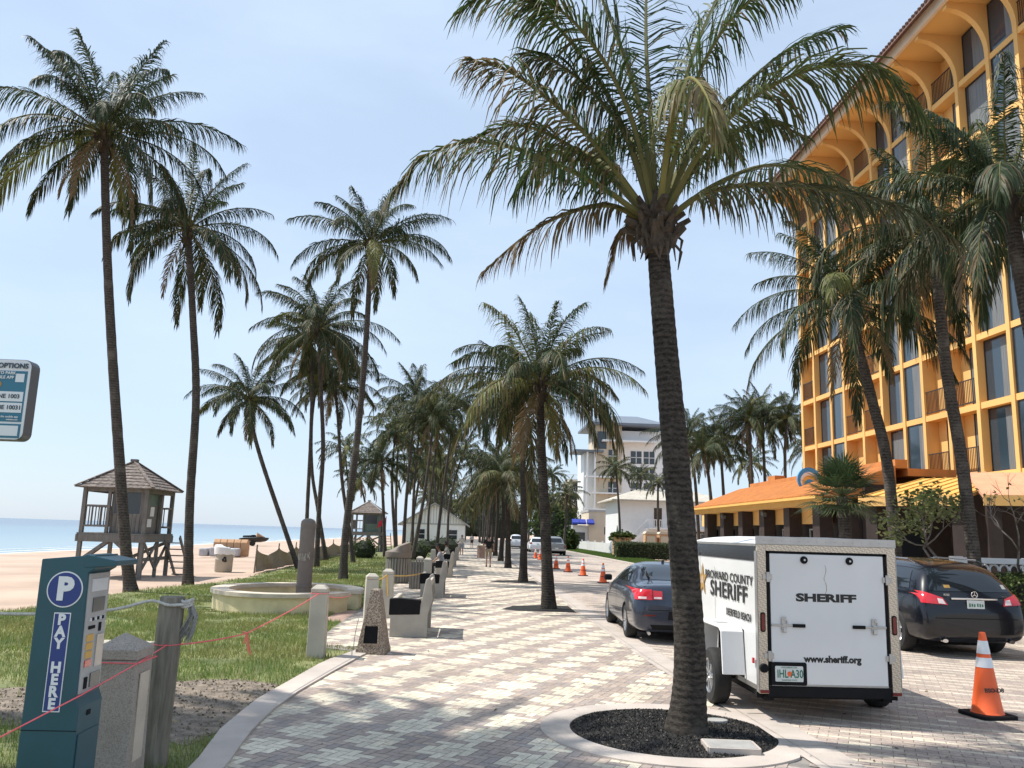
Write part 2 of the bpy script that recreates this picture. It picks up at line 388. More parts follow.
wl.new(mx.outputs['Color'], bg.inputs['Color']); bg.inputs['Strength'].default_value = .1
sd = bpy.data.lights.new('sun', 'SUN'); sd.energy = 4.4; sd.angle = R(.5); sd.color = (1., .95, .87)
so = bpy.data.objects.new('sun', sd); COL.objects.link(so); so.location = (-30, 30, 40)
SUN = V((math.sin(SUN_AZ)*math.cos(SUN_EL), math.cos(SUN_AZ)*math.cos(SUN_EL), math.sin(SUN_EL)))
so.rotation_euler = SUN.to_track_quat('Z', 'Y').to_euler()
vs = scene.view_settings; vs.view_transform = 'Standard'; vs.look = 'None'; vs.gamma = 1; vs.use_curve_mapping = False; vs.exposure = .45

# ------------------------------------------------------------------ ground
def sheet(name, poly, z, mt): return struct(MB().add([(x, y, z) for x, y in poly], [tuple(range(len(poly)))]).build(name, mt))
# sand sheet: beach slopes to the water on the left, runs level to the horizon elsewhere
g = MB(); xs = [-60, -52, -46, -42, -39, -36, -32, -28, -24, -20, -16, -13, -11, -9, -5, 0, 40, 200, 2000, 30000]; ys = [-4000, -200, -60, -20, 0]+[4*k for k in range(1, 40)]+[170, 190, 220, 260, 320, 400, 600, 1200, 4000, 30000]
def sandz(x, y):
    z = -.035
    if x < -13: z -= (min(-13-x, 16))*.012
    if x < -29: z -= (min(-29-x, 40))*.085
    if x < -10 and -20 < y < 200: z += .05*noise.noise((x*.35, y*.35, 0)) + .1*noise.noise((x*.07, y*.07, 4)) - .03
    return z
vv = [(x, y, sandz(x, y)) for y in ys for x in xs]; nx = len(xs)
g.add(vv, [(j*nx+i, j*nx+i+1, (j+1)*nx+i+1, (j+1)*nx+i) for j in range(len(ys)-1) for i in range(nx-1)])
struct(g.build('sand_ground', M['sand'], smooth=True))
# sea
wm, nt, b = _nodes('sea_water'); N, L = nt.nodes, nt.links
b.inputs['Roughness'].default_value = .22; b.inputs['Specular IOR Level'].default_value = .35
tcx = N.new('ShaderNodeTexCoord'); mpp = N.new('ShaderNodeMapping'); mpp.inputs['Scale'].default_value = (.5, .12, 1)
n1 = N.new('ShaderNodeTexNoise'); n1.inputs['Scale'].default_value = .6; n1.inputs['Detail'].default_value = 7
L.new(tcx.outputs['Object'], mpp.inputs['Vector']); L.new(mpp.outputs['Vector'], n1.inputs['Vector'])
bp = N.new('ShaderNodeBump'); bp.inputs['Strength'].default_value = .25; bp.inputs['Distance'].default_value = .25
L.new(n1.outputs['Fac'], bp.inputs['Height']); L.new(bp.outputs['Normal'], b.inputs['Normal'])
sx = N.new('ShaderNodeSeparateXYZ'); L.new(tcx.outputs['Object'], sx.inputs[0])
mr = N.new('ShaderNodeMapRange'); mr.inputs['From Min'].default_value = -36; mr.inputs['From Max'].default_value = -260
L.new(sx.outputs[0], mr.inputs['Value'])
rp = N.new('ShaderNodeValToRGB'); rp.color_ramp.elements[0].color = (.25, .33, .36, 1); rp.color_ramp.elements[1].color = (.09, .14, .21, 1)
e = rp.color_ramp.elements.new(.25); e.color = (.15, .24, .30, 1)
L.new(mr.outputs[0], rp.inputs['Fac']); L.new(rp.outputs[0], b.inputs['Base Color'])
sheet('sea', [(-38.5, -3000), (-38.5, 2000), (-60, 30000), (-30000, 30000), (-30000, -3000)], -1.0, wm)
f = MB()
for k in range(3):
    x0 = -38.7-k*2.6
    pts = []
    for i in range(120):
        y = 30+i*2.2; pts.append((x0+.8*noise.noise((y*.08, k*7, 0))+.35*noise.noise((y*.3, k*7, 3)), y))
    wd = (.55, .28, .22)[k]
    for (a, p), (c, q) in zip(pts, pts[1:]):
        f.add([(a-wd, p, -.985), (a+wd*.6, p, -.985), (c+wd*.6, q, -.985), (c-wd, q, -.985)], [(0, 1, 2, 3)])
stuff(f.build('surf_foam', mat('foam', (.7, .72, .72), .9, .1, 3)))

# lawn, with a worn dirt patch by the corner
EDGE_L = [(0, -10.6), (18.75, -9.9), (20, -9.5), (24, -9.65), (26, -9.5), (28, -8.95), (30, -8.5), (33, -8.35), (36, -8.5), (45, -8.9), (60, -9.6), (100, -9.5), (220, -9.)]
EDGE_O = [(-6, -2.6), (5, -2.12), (7.3, -2.16), (8.5, -2.3), (9.9, -2.32), (10.75, -2.24), (12.8, -2.05), (14.03, -1.74), (14.6, -1.66)]
EDGE_I = [(-6, -2.3), (5, -1.78), (7.3, -1.9), (8.4, -2.0), (9.5, -2.02), (10.5, -1.96), (12., -1.78), (13.5, -1.58), (14.6, -1.38)]
def left_edge(y): return interp(EDGE_O, y) if y < 14.6 else -2.62
lp = [(interp(EDGE_L, y), y) for y in [0, 5, 10, 15]+[18+k*1.5 for k in range(40)]+[90, 120, 170, 220]]
rp_ = [(left_edge(y), y) for y in [0, 5, 7.3, 8.5, 9.9, 10.75, 12.8, 14.03, 14.59, 14.61, 20, 60, 120, 220]]
lw = MB(); lw.add([(x, y, -.006) for x, y in lp+rp_[::-1]], [tuple(range(len(lp)+len(rp_)))])
struct(lw.build('lawn', M['lawn']))
DIRT = [(-5.6, 10.3), (-4.6, 10.75), (-3.9, 11.0), (-3.3, 11.25), (-2.75, 11.3), (-2.3, 11.0), (-2.26, 10.2), (-2.33, 9.3), (-2.3, 8.6), (-2.45, 8.1), (-2.9, 8.25), (-3.4, 8.0), (-4.1, 8.5), (-5.0, 8.9), (-6.2, 9.2), (-8.0, 9.4), (-8.0, 10.2)]
def inpoly(x, y, P):
    c = False
    for (a, b), (d, e) in zip(P, P[1:]+P[:1]):
        if (b > y) != (e > y) and x < (d-a)*(y-b)/(e-b)+a: c = not c
    return c
dp = []
for (a, b_), (c, d) in zip(DIRT, DIRT[1:]+DIRT[:1]):
    for k in range(6):
        t = k/6; x, y = lerp(a, c, t), lerp(b_, d, t); dp.append((x+.09*noise.noise((x*3, y*3, 1)), y+.12*noise.noise((x*3, y*3, 8))))
dp = [(min(x, left_edge(y)-.0), y) for x, y in dp]
sheet('dirt_patch', dp, -.001, M['dirt'])
r2 = random.Random(3); cl_ = MB()
for _ in range(5200):
    x, y = r2.uniform(-6.5, -2.2), r2.uniform(7.9, 11.4)
    if not inpoly(x+.15*noise.noise((x*4, y*4, 0)), y, DIRT) or x > left_edge(y)-.03: continue
    s = .006+.016*r2.random()**3; k = r2.random(); c = (.13, .105, .08) if k < .5 else ((.25, .21, .165) if k < .85 else (.30, .24, .14))
    d = [V((r2.uniform(-1, 1), r2.uniform(-1, 1), r2.uniform(-.3, .3))).normalized()*s*1.3 for _ in range(3)]
    cl_.add([V((x, y, .002))+q for q in d]+[V((x, y, .002+s))], [(0, 1, 2), (0, 1, 3), (1, 2, 3), (0, 2, 3)], [c]*4)
stuff(cl_.build('soil_crumbs', tinted('soil_crumb', .95, .15), attr=True))
gb = MB()
def blades(n, y0, y1, h, w):
    for _ in range(n):
        y = lerp(y0, y1, r2.random()); xl, xr = interp(EDGE_L, y), left_edge(y)
        x = lerp(xl-.1, xr, r2.random())
        if x < -.85*y-2: continue
        nz = noise.noise((x*.9, y*.9, 2))+.6*noise.noise((x*2.7, y*2.7, 5))
        ed = noise.noise((x*2.3, y*2.3, 9))*.35
        if inpoly(x+ed*.6, y+ed, DIRT) and not (noise.noise((x*1.7, y*1.7, 7)) > .33 and r2.random() < .25): continue
        if nz < -.25 and r2.random() < .75: continue
        if x < xl+.6 and r2.random() < .55: continue
        if (x+4.5)**2/3.5+(y-21.55)**2/4.75 < 1: continue
        if x > -3.05 and 18.4 < y < 20.9: continue
        a = r2.random()*6.28; hh = h*(.5+r2.random()*.8)*(1+.5*nz); lean = hh*.7*r2.random(); b2 = r2.random()*6.28
        dx, dy = math.cos(a)*w/2, math.sin(a)*w/2
        dry = r2.random()
        c = (.145, .23, .05) if dry < .55 else ((.225, .295, .08) if dry < .85 else (.42, .37, .19))
        pt = max(0., min(1., .5+1.3*noise.noise((x*.55, y*.55, 11))+.5*noise.noise((x*1.9, y*1.9, 13)))); c = mixc(c, (.30, .27, .10), .62*pt)
        k = .75+.5*r2.random(); c = tuple(q*k for q in c)
        gb.add([(x-dx, y-dy, -.006), (x+dx, y+dy, -.006), (x+math.cos(b2)*lean, y+math.sin(b2)*lean, hh)], [(0, 1, 2)], [c]*3)
blades(42000, 6.8, 12.5, .07, .009); blades(52000, 12.5, 20, .065, .013); blades(40000, 20, 36, .06, .02); blades(14000, 36, 62, .07, .04)
stuff(gb.build('grass_blades', M['blade'], attr=True))

# paving base, bricks one by one
def band(name, tl, tr, ys, z, mt, th=0.):
    b = MB()
    for y0, y1 in zip(ys, ys[1:]):
        p = [(tl(y0), y0), (tr(y0), y0), (tr(y1), y1), (tl(y1), y1)]
        if th: b.prism(p, z-th, z)
        else: b.add([(x, y, z) for x, y in p], [(0, 1, 2, 3)])
    return b
ysl = [-8, 0, 5, 7.3, 8.5, 9.9, 10.75, 12.8, 14.03, 14.6, 14.61, 30, 60, 120, 240]
struct(band('promenade_base', left_edge, lambda y: 3.0, ysl, 0, None).build('promenade_base', M['joint']))
sheet('road_base', [(3.0, -10), (11.7, -10), (11.7, 240), (3.0, 240)], -.002, M['joint'])
LIGHT = [(.66, .59, .46), (.62, .55, .43), (.69, .62, .49)]
DARK = [(.42, .34, .285), (.375, .31, .27), (.455, .37, .305), (.40, .325, .28), (.345, .295, .265)]
bk = MB(); rb = random.Random(11)
def quad(b, pts, z, c): b.add([(x, y, z) for x, y in pts], [(0, 1, 2, 3)], [c]*4)
SK = R(-26); CS, SN = math.cos(SK), math.sin(SK); PP, PQ = .762, .675; PX0, PY0 = .30*CS+12.28*SN, -.30*SN+12.28*CS
def lattice(x, y):
    # x, y in the bricks' own skewed frame: a chequer of pale stepped blocks
    p, q = abs((x-PX0+.5*PP) % PP-.5*PP), abs((y-PY0+.5*PQ) % PQ-.5*PQ)
    return p < .225 and q < .275 and p+q < .405
def brick_c(x, y):
    return rb.choice(LIGHT) if lattice(x, y) else rb.choice(DARK)
W = .1
def herring(x0, x1, y0, y1, w, gap, ok, colf):
    for j in range(int(y0/w)-1, int(y1/w)+2):
        for i in range(int(x0/w)-2, int(x1/w)+2):
            r = (i-j) % 4
            if r == 0: q = (i*w, (i+2)*w, j*w, (j+1)*w)
            elif r == 3: q = (i*w, (i+1)*w, j*w, (j+2)*w)
            else: continue
            cx, cy = (q[0]+q[1])/2, (q[2]+q[3])/2
            wx, wy = cx*CS-cy*SN, cx*SN+cy*CS
            if not ok(wx, wy): continue
            c = colf(cx, cy); k = .93+.14*rb.random(); h = gap/2
            z = .006+.0012*rb.random()
            quad(bk, [(X_*CS-Y_*SN, X_*SN+Y_*CS) for X_, Y_ in ((q[0]+h, q[2]+h), (q[1]-h, q[2]+h), (q[1]-h, q[3]-h), (q[0]+h, q[3]-h))], z, tuple(v*k for v in c))
herring(-18, 2, 3, 33, .096, .006, lambda x, y: left_edge(y)+.1 < x < 2.97 and 5.5 < y < 34, brick_c)
herring(-62, 2, 29, 122, .192, .006, lambda x, y: -2.5 < x < 2.9 and 34.1 < y < 130, brick_c)
struct(bk.build('promenade_pavers', M['brick'], attr=True))
bk = MB()
# road: running bond laid on the skew, pale courses every few rows
dx, dy = V((math.cos(R(-26)), math.sin(R(-26)))), V((math.sin(R(26)), math.cos(R(26))))
def road_rows(y0, y1, l, w):
    for j in range(-int(40/w), int((y1+12)/w)):
        off = .5*(j % 2)
        for i in range(-int(25/l), int(45/l)):
            c = dx*((i+off)*l) + dy*(j*w)
            if not (3.18 < c.x < 11.62 and y0 < c.y <= y1): continue
            t = noise.noise((i*.33, j*.9, 3.3))
            lightb = (j % 3 == 0 and t > -.18) or t > .5
            col = rb.choice(LIGHT) if lightb else rb.choice(DARK)
            col = mixc(col, (.44, .36, .31), .35); k = .92+.16*rb.random(); col = tuple(v*k for v in col)
            a, b2 = dx*(l/2-.003), dy*(w/2-.003)
            quad(bk, [tuple((c-a-b2)), tuple((c+a-b2)), tuple((c+a+b2)), tuple((c-a+b2))], .005+.001*rb.random(), col)
road_rows(5.5, 30, .2, .1); road_rows(30, 130, .6, .3)
struct(bk.build('road_pavers', M['brick'], attr=True))
# concrete edging: curved kerb on the left, flush double band along the parking lane
ysk = [-8+k*.5 for k in range(46)]
kb = MB(); pl = []
for y in ysk:
    if y > 14.6: break
    pl.append((interp(EDGE_O, y), interp(EDGE_I, y), y))
kv = []
for o_, i_, y in pl: kv += [(o_, y, -.05), (o_, y, .035), (i_, y, .03), (i_, y, -.0)]
kb.add(kv, [(4*k+a, 4*k+4+a, 4*k+5+a, 4*k+1+a) for k in range(len(pl)-1) for a in range(3)])
n = 4*(len(pl)-1); kb.add([kv[n], kv[n+1], kv[n+2], kv[n+3]], [(0, 1, 2, 3)])
struct(kb.build('kerb_border', M['kerb']))
bd = MB()
BI = [(-8, 3.35), (8.4, 3.14), (10.9, 3.05), (12.6, 2.95), (14.3, 2.90), (21, 2.88), (32, 2.95), (60, 3.0), (240, 3.0)]
yb = [-8, 0, 6, 8.4, 9.5, 10.9, 12.6, 14.3, 17, 21, 26, 32, 60, 240]
for y0, y1 in zip(yb, yb[1:]):
    for k, (o1, o2) in enumerate(((.0, .10), (.108, .44))):
        yy = y0
        while yy < y1-1e-6:
            y2 = min(yy+(1.2 if y1 <= 60 else 30), y1)
            bd.add([(interp(BI, yy)+o1, yy+.004, .0105), (interp(BI, yy)+o2, yy+.004, .0105), (interp(BI, y2)+o2, y2-.004, .0105), (interp(BI, y2)+o1, y2-.004, .0105)], [(0, 1, 2, 3)]); yy = y2
struct(bd.build('lane_border', M['kerb']))
# far side: kerb, verge, hotel forecourt
kk = MB(); yy = -8
while yy < 230: kk.bb(11.7, 11.9, yy+.005, yy+2.995, -.1, .13); yy += 3
struct(kk.build('far_kerb', M['kerb'], bevel=.012))
sheet('verge', [(11.9, 46), (15.4, 46), (15.4, 230), (11.9, 230)], .09, M['lawn'])
sheet('forecourt', [(11.9, -8), (45, -8), (45, 46), (11.9, 46)], .02, M['concrete'])
vb = MB()
for _ in range(16000):
    x, y = lerp(11.9, 15.4, r2.random()), lerp(46, 135, r2.random()); a = r2.random()*6.28; k = .8+.5*r2.random()
    vb.add([(x-.03, y, .09), (x+.03, y, .09), (x+.05*math.cos(a), y+.05*math.sin(a), .09+.1*k)], [(0, 1, 2)], [(.10*k, .16*k, .035*k)]*3)
stuff(vb.build('verge_grass', M['blade'], attr=True))
# palm bed in front: concrete ring, rubber mulch
def ell(cx, cy, a, b, n=64, rot=0): return [(cx+a*math.cos(2*PI*k/n)*math.cos(rot)-b*math.sin(2*PI*k/n)*math.sin(rot), cy+a*math.cos(2*PI*k/n)*math.sin(rot)+b*math.sin(2*PI*k/n)*math.cos(rot)) for k in range(n)]
def ring_bed(cx, cy, a, b, wid, zt):
    o_, i_ = ell(cx, cy, a, b), ell(cx, cy, a-wid, b-wid); n = len(o_)
    vsr = [(x, y, 0) for x, y in o_]+[(x, y, zt) for x, y in o_]+[(x, y, zt) for x, y in i_]+[(x, y, 0) for x, y in i_]
    rbm = MB().add(vsr, [(r*n+k, r*n+(k+1) % n, (r+1)*n+(k+1) % n, (r+1)*n+k) for r in range(3) for k in range(n)])
    return rbm, i_
rg, inn = ring_bed(2.14, 8.86, 1.34, 1.36, .30, .022)
rg.v = [(min(x, 3.13), y, z) for x, y, z in rg.v]; inn = [(min(x, 3.12), y) for x, y in inn]
struct(rg.build('bed_ring', M['kerb']))
mb = MB(); nn = len(inn); rows = 10; mv = [(2.2, 8.8, .06)]
for r_ in range(1, rows+1):
    for x, y in inn:
        t = r_/rows; xx, yy = lerp(2.2, x, t), lerp(8.8, y, t); mv.append((xx, yy, .012+.05*(1-t)+.012*noise.noise((xx*6, yy*6, 0))))
mb.add(mv, [(0, 1+k, 1+(k+1) % nn) for k in range(nn)]+[(1+(r_-1)*nn+k, 1+r_*nn+k, 1+r_*nn+(k+1) % nn, 1+(r_-1)*nn+(k+1) % nn) for r_ in range(1, rows) for k in range(nn)])
struct(mb.build('mulch_bed', M['mulch']))
ch = MB()
for _ in range(9000):
    t = math.sqrt(r2.random())*.99; a = r2.random()*6.28
    x, y = min(2.14+1.03*t*math.cos(a), 3.1), 8.86+1.05*t*math.sin(a); z = .018+.05*(1-t); s = .006+.012*r2.random(); k = r2.random()
    d = [V((r2.uniform(-1, 1), r2.uniform(-1, 1), r2.uniform(-.2, .6))).normalized()*s for _ in range(3)]
    c = (.012, .011, .01) if k < .7 else ((.05, .045, .04) if k < .93 else (.14, .12, .10))
    ch.add([V((x, y, z))+q for q in d]+[V((x, y, z+s))], [(0, 1, 2), (0, 1, 3), (1, 2, 3), (0, 2, 3)], [c]*4)
stuff(ch.build('mulch_chips', tinted('mulch_chip', .8, .1), attr=True))
cv = thing('access_cover', 'square grey concrete utility cover lying in the mulch by the big palm', 'utility cover', (2.52, 8.13, .05), R(-4))
MB().box((0, 0, 0), (.44, .30, .05)).build('lid', M['cap_grey'], cv, bevel=.008)
cb = MB()
for s_ in (-1, 1): cb.bb(-.235, .235, s_*.165-.012, s_*.165+.012, -.04, .022); cb.bb(s_*.235-.012, s_*.235+.012, -.153, .153, -.04, .022)
cb.build('frame', M['kerb'], cv)
pc = tag(MB().prism(ell(2.72, 9.25, .12, .09, 20), .01, .06).build('access_cover', M['cap_grey'], bevel=.008), 'small round concrete cap at the back edge of the mulch bed', 'utility cover')
for cy in (22.7, 34.9):
    hp = [(-1.35, -.45), (-.9, -.75), (.2, -.8), (.65, -.85), (.65, .9), (-.2, .95), (-1., .5)]
    struct(MB().add([(2.2+x*.95, cy+y*1.1, .013) for x, y in hp], [tuple(range(len(hp)))]).build('palm_bed', M['mulch']))
# sandy path and side path to the planter
sheet('side_path', [(-3.1, 18.4), (-2.62, 18.4), (-2.62, 20.9), (-3.0, 20.9)], -.002, M['redbrick'])

# litter blown on to the paving: slivers of palm leaf, husk crumbs
lt = MB(); rq = random.Random(77)
for _ in range(420):
    y = 6.5+26*rq.random()**1.6; x = rq.uniform(-1.7, 10.5)
    if (x-2.14)**2/1.9+(y-8.86)**2/1.95 < 1 and rq.random() < .3: continue
    a = rq.random()*6.28; l = .015+.10*rq.random()**3; w = .004+.010*rq.random(); d = V((math.cos(a), math.sin(a), 0)); n_ = V((-d.y, d.x, 0)); p = V((x, y, .03 if abs(x-3.2) > .3 else .03))
    if (x-2.14)**2/1.9+(y-8.86)**2/1.95 < 1: p.z = .07
    else: p.z = .0115
    k = rq.random(); c = (.10, .075, .05) if k < .6 else ((.24, .17, .09) if k < .9 else (.05, .05, .045))
    lt.add([p-d*l, p+n_*w+V((0, 0, .004)), p+d*l+V((0, 0, .003)), p-n_*w+V((0, 0, .001))], [(0, 1, 2, 3)], [c]*4)
stuff(lt.build('leaf_litter', tinted('litter', .9, .1), attr=True))
# ------------------------------------------------------------------ palms
GREEN, DKGREEN, YEL, DRY, PALE = (.042, .066, .024), (.026, .042, .017), (.18, .19, .055), (.21, .145, .08), (.11, .135, .055)
def frond(mb, path, n=60, ll=.8, wd=.03, droop=.5, base=GREEN, dry=.1, roll=0., segs=3, rach=.022, rnd=rng, petiole=.14, lift=.25, rc=(.17, .17, .06)):
    K = 22; P = catmull(path, K)
    for i, p in enumerate(P): P[i] = p
    mb.mi = 0
    mb.col = rc; mb.tube(P, [rach*(1.15-.95*i/(K-1)) for i in range(K)], 5, cap=False); mb.col = None
    prevS = None; seedn = rnd.random()*50
    for i in range(n):
        t = petiole + (1-petiole)*i/(n-1)*.995
        k = min(int(t*(K-1)), K-2); u = t*(K-1)-k
        p = P[k].lerp(P[k+1], u); T = (P[k+1]-P[k]).normalized()
        S = T.cross(V((0, 0, 1)))
        if S.length < .25 and prevS is not None: S = (prevS - T*prevS.dot(T))
        S.normalize()
        if prevS is not None and S.dot(prevS) < 0 and abs(T.z) > .5: S = -S
        prevS = S.copy()
        if roll: S = Matrix.Rotation(roll, 3, T) @ S
        Nn = S.cross(T)
        prof = min(1., .45+2.2*(t-petiole)) * (1. if t < .6 else lerp(1., .42, (t-.6)/.4))
        for sd in (-1, 1):
            if rnd.random() < .05+.25*max(0, noise.noise((t*6, seedn, sd*5.))-.25): continue
            gust = noise.noise((t*9+sd*3, seedn, 0)); l = ll*prof*rnd.uniform(.70, 1.15)*(1-.25*max(0, gust)); a = R(lerp(68, 22, t)+rnd.uniform(-10, 10)+18*gust)
            d = (S*sd*math.sin(a) + T*math.cos(a) + Nn*(lift+rnd.uniform(-.12, .12))).normalized()
            q = p.copy(); Wv = (T - d*T.dot(d)); 
            if Wv.length < .05: Wv = Nn.copy()
            Wv.normalize(); Wv = (Wv + Nn*rnd.uniform(-.5, .5)).normalized()
            kk = rnd.uniform(.7, 1.3); c0 = tuple(v*kk for v in base)
            dr = rnd.random() < dry*(.4+1.2*t)
            ct = mixc(c0, DRY, rnd.uniform(.6, 1.)) if dr else (mixc(c0, DRY, .3) if rnd.random() < .12 else c0)
            cb = mixc(c0, DRY, rnd.uniform(.3, .9)) if dr else c0
            vs, cs = [], []
            sg = droop*rnd.uniform(.45, 1.4)
            for s in range(segs+1):
                h = wd*.5*(.6, 1., .8, .12)[s] if segs == 3 else wd*.5*(.8, 1., .12)[s]
                vs += [q-Wv*h, q+Wv*h]; cc = mixc(cb, ct, s/segs); cs += [cc, cc]
                if s < segs:
                    d = (d + V((0, 0, -sg*(s+.9)/segs))).normalized(); q = q + d*(l/segs)
            mb.add(vs, [(2*s, 2*s+1, 2*s+3, 2*s+2) for s in range(segs)], cs)
def arc(az, e0, bend, L, side=0., n=7, sag=1.4):
    """a rachis that leaves the crown at elevation e0 and bows over"""
    p = V((0, 0, 0)); out = [p.copy()]
    for i in range(n):
        t = (i+.5)/n; e = e0-bend*t**sag; az2 = az+side*t
        p = p + V((math.cos(e)*math.cos(az2), math.cos(e)*math.sin(az2), math.sin(e)))*(L/n); out.append(p.copy())
    return out
def crown(seed, nf=22, L=3.2, n=48, ll=.75, wd=.032, segs=3, droop=.5, dry=.12, yellow=.1, wind=.0, low=-25, base=GREEN):
    r = random.Random(seed); mb = MB()
    for i in range(nf):
        u = i/(nf-1); az = i*2.39996+r.uniform(-.45, .45)
        e0 = R(lerp(82, low, u**.95)+r.uniform(-11, 11)); bend = R(lerp(34, 95, u**.5)+r.uniform(-18, 18))
        if u > .85: bend *= .72
        l = L*(.72+.28*min(1, u*2.5))*r.uniform(.85, 1.08)
        col = mixc(base, DKGREEN, r.random()*.7)
        if r.random() < yellow: col = mixc(GREEN, YEL, r.uniform(.4, .9))
        if u < .12: col = mixc(col, PALE, .4)
        dr = dry*(.3+1.6*u*u)
        path = [p+V((math.cos(az), math.sin(az), 0))*.06 for p in arc(az+wind*0, e0, bend, l, side=r.uniform(-.35, .35))]
        frond(mb, path, n, ll*l/L, wd, droop, col, dr, roll=r.uniform(-.45, .45), segs=segs, rach=.022*L/3.2, rnd=r, lift=.08)
        if u > .93 and r.random() < .8:      # old fronds hang dead against the trunk
            frond(mb, arc(az+.6, R(-50), R(38), l*.7), n//2, ll*.6, wd, .7, mixc(GREEN, DRY, .85), .8, segs=segs, rnd=r)
    return mb
def crown_mesh(name, *a, **k):
    o = crown(*a, **k).build(name, M['leaf'], attr=True); me = o.data; bpy.data.objects.remove(o); return me
def trunk_mb(path, r0, r1, flare=.35, seg=60, sides=14, ring=.012, seed=0, fl=.5):
    P = catmull(path, seg); r = random.Random(seed); H = (P[-1]-P[0]).length; rad = []
    for i, p in enumerate(P):
        t = i/(seg-1); h = t*H
        q = lerp(r0, r1, min(1, t*1.15)) * (1+flare*math.exp(-h/fl)) * (1+r.uniform(-1, 1)*ring/r0*.6 + (ring/r0)*(1 if i % 2 else -1)*.5)
        rad.append(q)
    return MB().tube(P, rad, sides)
def husk_mb(r, seed, n=16):
    """split leaf bases, loose fibre cloth and hanging strips round the growing point"""
    rr = random.Random(seed); mb = MB(); K = 14
    prof = [(.95, -.5), (1.15, -.36), (1.38, -.2), (1.45, 0), (1.2, .18), (.8, .4), (.3, .62)]
    vs_ = []
    for k, (q, z) in enumerate(prof):
        for a in range(K):
            an = 2*PI*a/K; w = 1+.28*noise.noise((math.cos(an)*1.7, math.sin(an)*1.7, z*4+seed)); vs_.append((r*q*w*math.cos(an), r*q*w*math.sin(an), z+.04*rr.uniform(-1, 1)))
    mb.add(vs_, [(k*K+a, k*K+(a+1) % K, (k+1)*K+(a+1) % K, (k+1)*K+a) for k in range(len(prof)-1) for a in range(K)]+[tuple((len(prof)-1)*K+a for a in range(K))])
    for i in range(n):
        a = rr.uniform(0, 6.28); z = rr.uniform(-.42, .2); ca, sa = math.cos(a), math.sin(a); out = V((ca, sa, 0)); sd = V((-sa, ca, 0))
        h = rr.uniform(.14, .42); fl = rr.uniform(.15, 1.1); w0 = r*rr.uniform(.3, .62); w1 = w0*rr.uniform(.15, .6); tw = rr.uniform(-.3, .3)
        b0 = out*r*1.15+V((0, 0, z)); m_ = b0+out*r*.5*fl+V((0, 0, h*.6)); tip = b0+out*r*(.5+1.1*fl)+sd*tw*r+V((0, 0, h))
        th = V((ca*.012, sa*.012, -.03))
        rows = [(b0, w0), (m_, w0*.8), (tip, w1)]
        vv = []
        for p, w in rows: vv += [p-sd*w, p+sd*w, p+sd*w*.9+th*2, p-sd*w*.9+th*2]
        mb.add(vv, [(4*q+e, 4*q+(e+1) % 4, 4*q+4+(e+1) % 4, 4*q+4+e) for q in (0, 1) for e in range(4)]+[(3, 2, 1, 0), (8, 9, 10, 11)])
        if rr.random() < .6:
            q = b0+out*.05; l = rr.uniform(.15, .5); mb.tube([q, q+out*.07+V((0, 0, -.3*l)), q+out*.05+sd*rr.uniform(-.06, .06)+V((0, 0, -l))], [.02, .02, .005], 4, flat=.4)
    return mb
def palm(label, pix, Y, cmesh, cscale, r0, r1, group, rz=0., tmat='trunk_grey', flare=.35, base=None, dY=0., husk=True, seg=60, sides=12, cols=None, fl=.5, ring=.005):
    """pix: trunk sighted base to crown in the photo; the palm stands at distance Y, its head dY farther or nearer"""
    n = len(pix); P = [at(x, y, Y+dY*(i/(n-1))**1.5) for i, (x, y) in enumerate(pix)]
    b = P[0].copy(); b.z = 0
    P[0].z = -.06
    t = thing('palm_tree', label, 'palm tree', b, 0, group)
    loc = [p-b for p in P]
    trunk_mb(loc, r0, r1, flare, seg, sides, ring, seed=n, fl=fl).build('trunk', M[tmat], t, smooth=True)
    top = loc[-1]
    if husk: husk_mb(r1*1.05, int(Y*7)).build('husk', M['husk'], t, loc=top)
    if cmesh:
        c = bpy.data.objects.new('crown', cmesh); COL.objects.link(c); c.parent = t
        c.location = top+V((0, 0, .12)); c.rotation_euler = (0, 0, rz); c.scale = (cscale,)*3
    return t, b, top
CM = [crown_mesh('crown_full', 21, 30, 3.8, 112, .88, .030, dry=.08, droop=1.7, low=-18),
      crown_mesh('crown_dense', 5, 31, 3.8, 108, .84, .030, dry=.14, droop=1.6, low=-26),
      crown_mesh('crown_open', 33, 26, 3.8, 112, .86, .030, dry=.10, droop=1.7, low=-14),
      crown_mesh('crown_wide', 47, 31, 3.8, 108, .88, .030, dry=.22, droop=1.6, yellow=.28, low=-22),
      crown_mesh('crown_loose', 78, 28, 3.8, 110, .88, .030, dry=.12, droop=1.8, yellow=.08, low=-30)]
CL = [crown_mesh('crown_small', 60+k, 25, 3.6, 42, .85, .062, segs=2, dry=.16, yellow=(.1, .3, .15)[k], low=-22, droop=1.5) for k in range(3)]
GA, GB, GC = 'coconut palms on the lawn by the beach', 'coconut palms in a row along the promenade', 'coconut palms by the hotel'
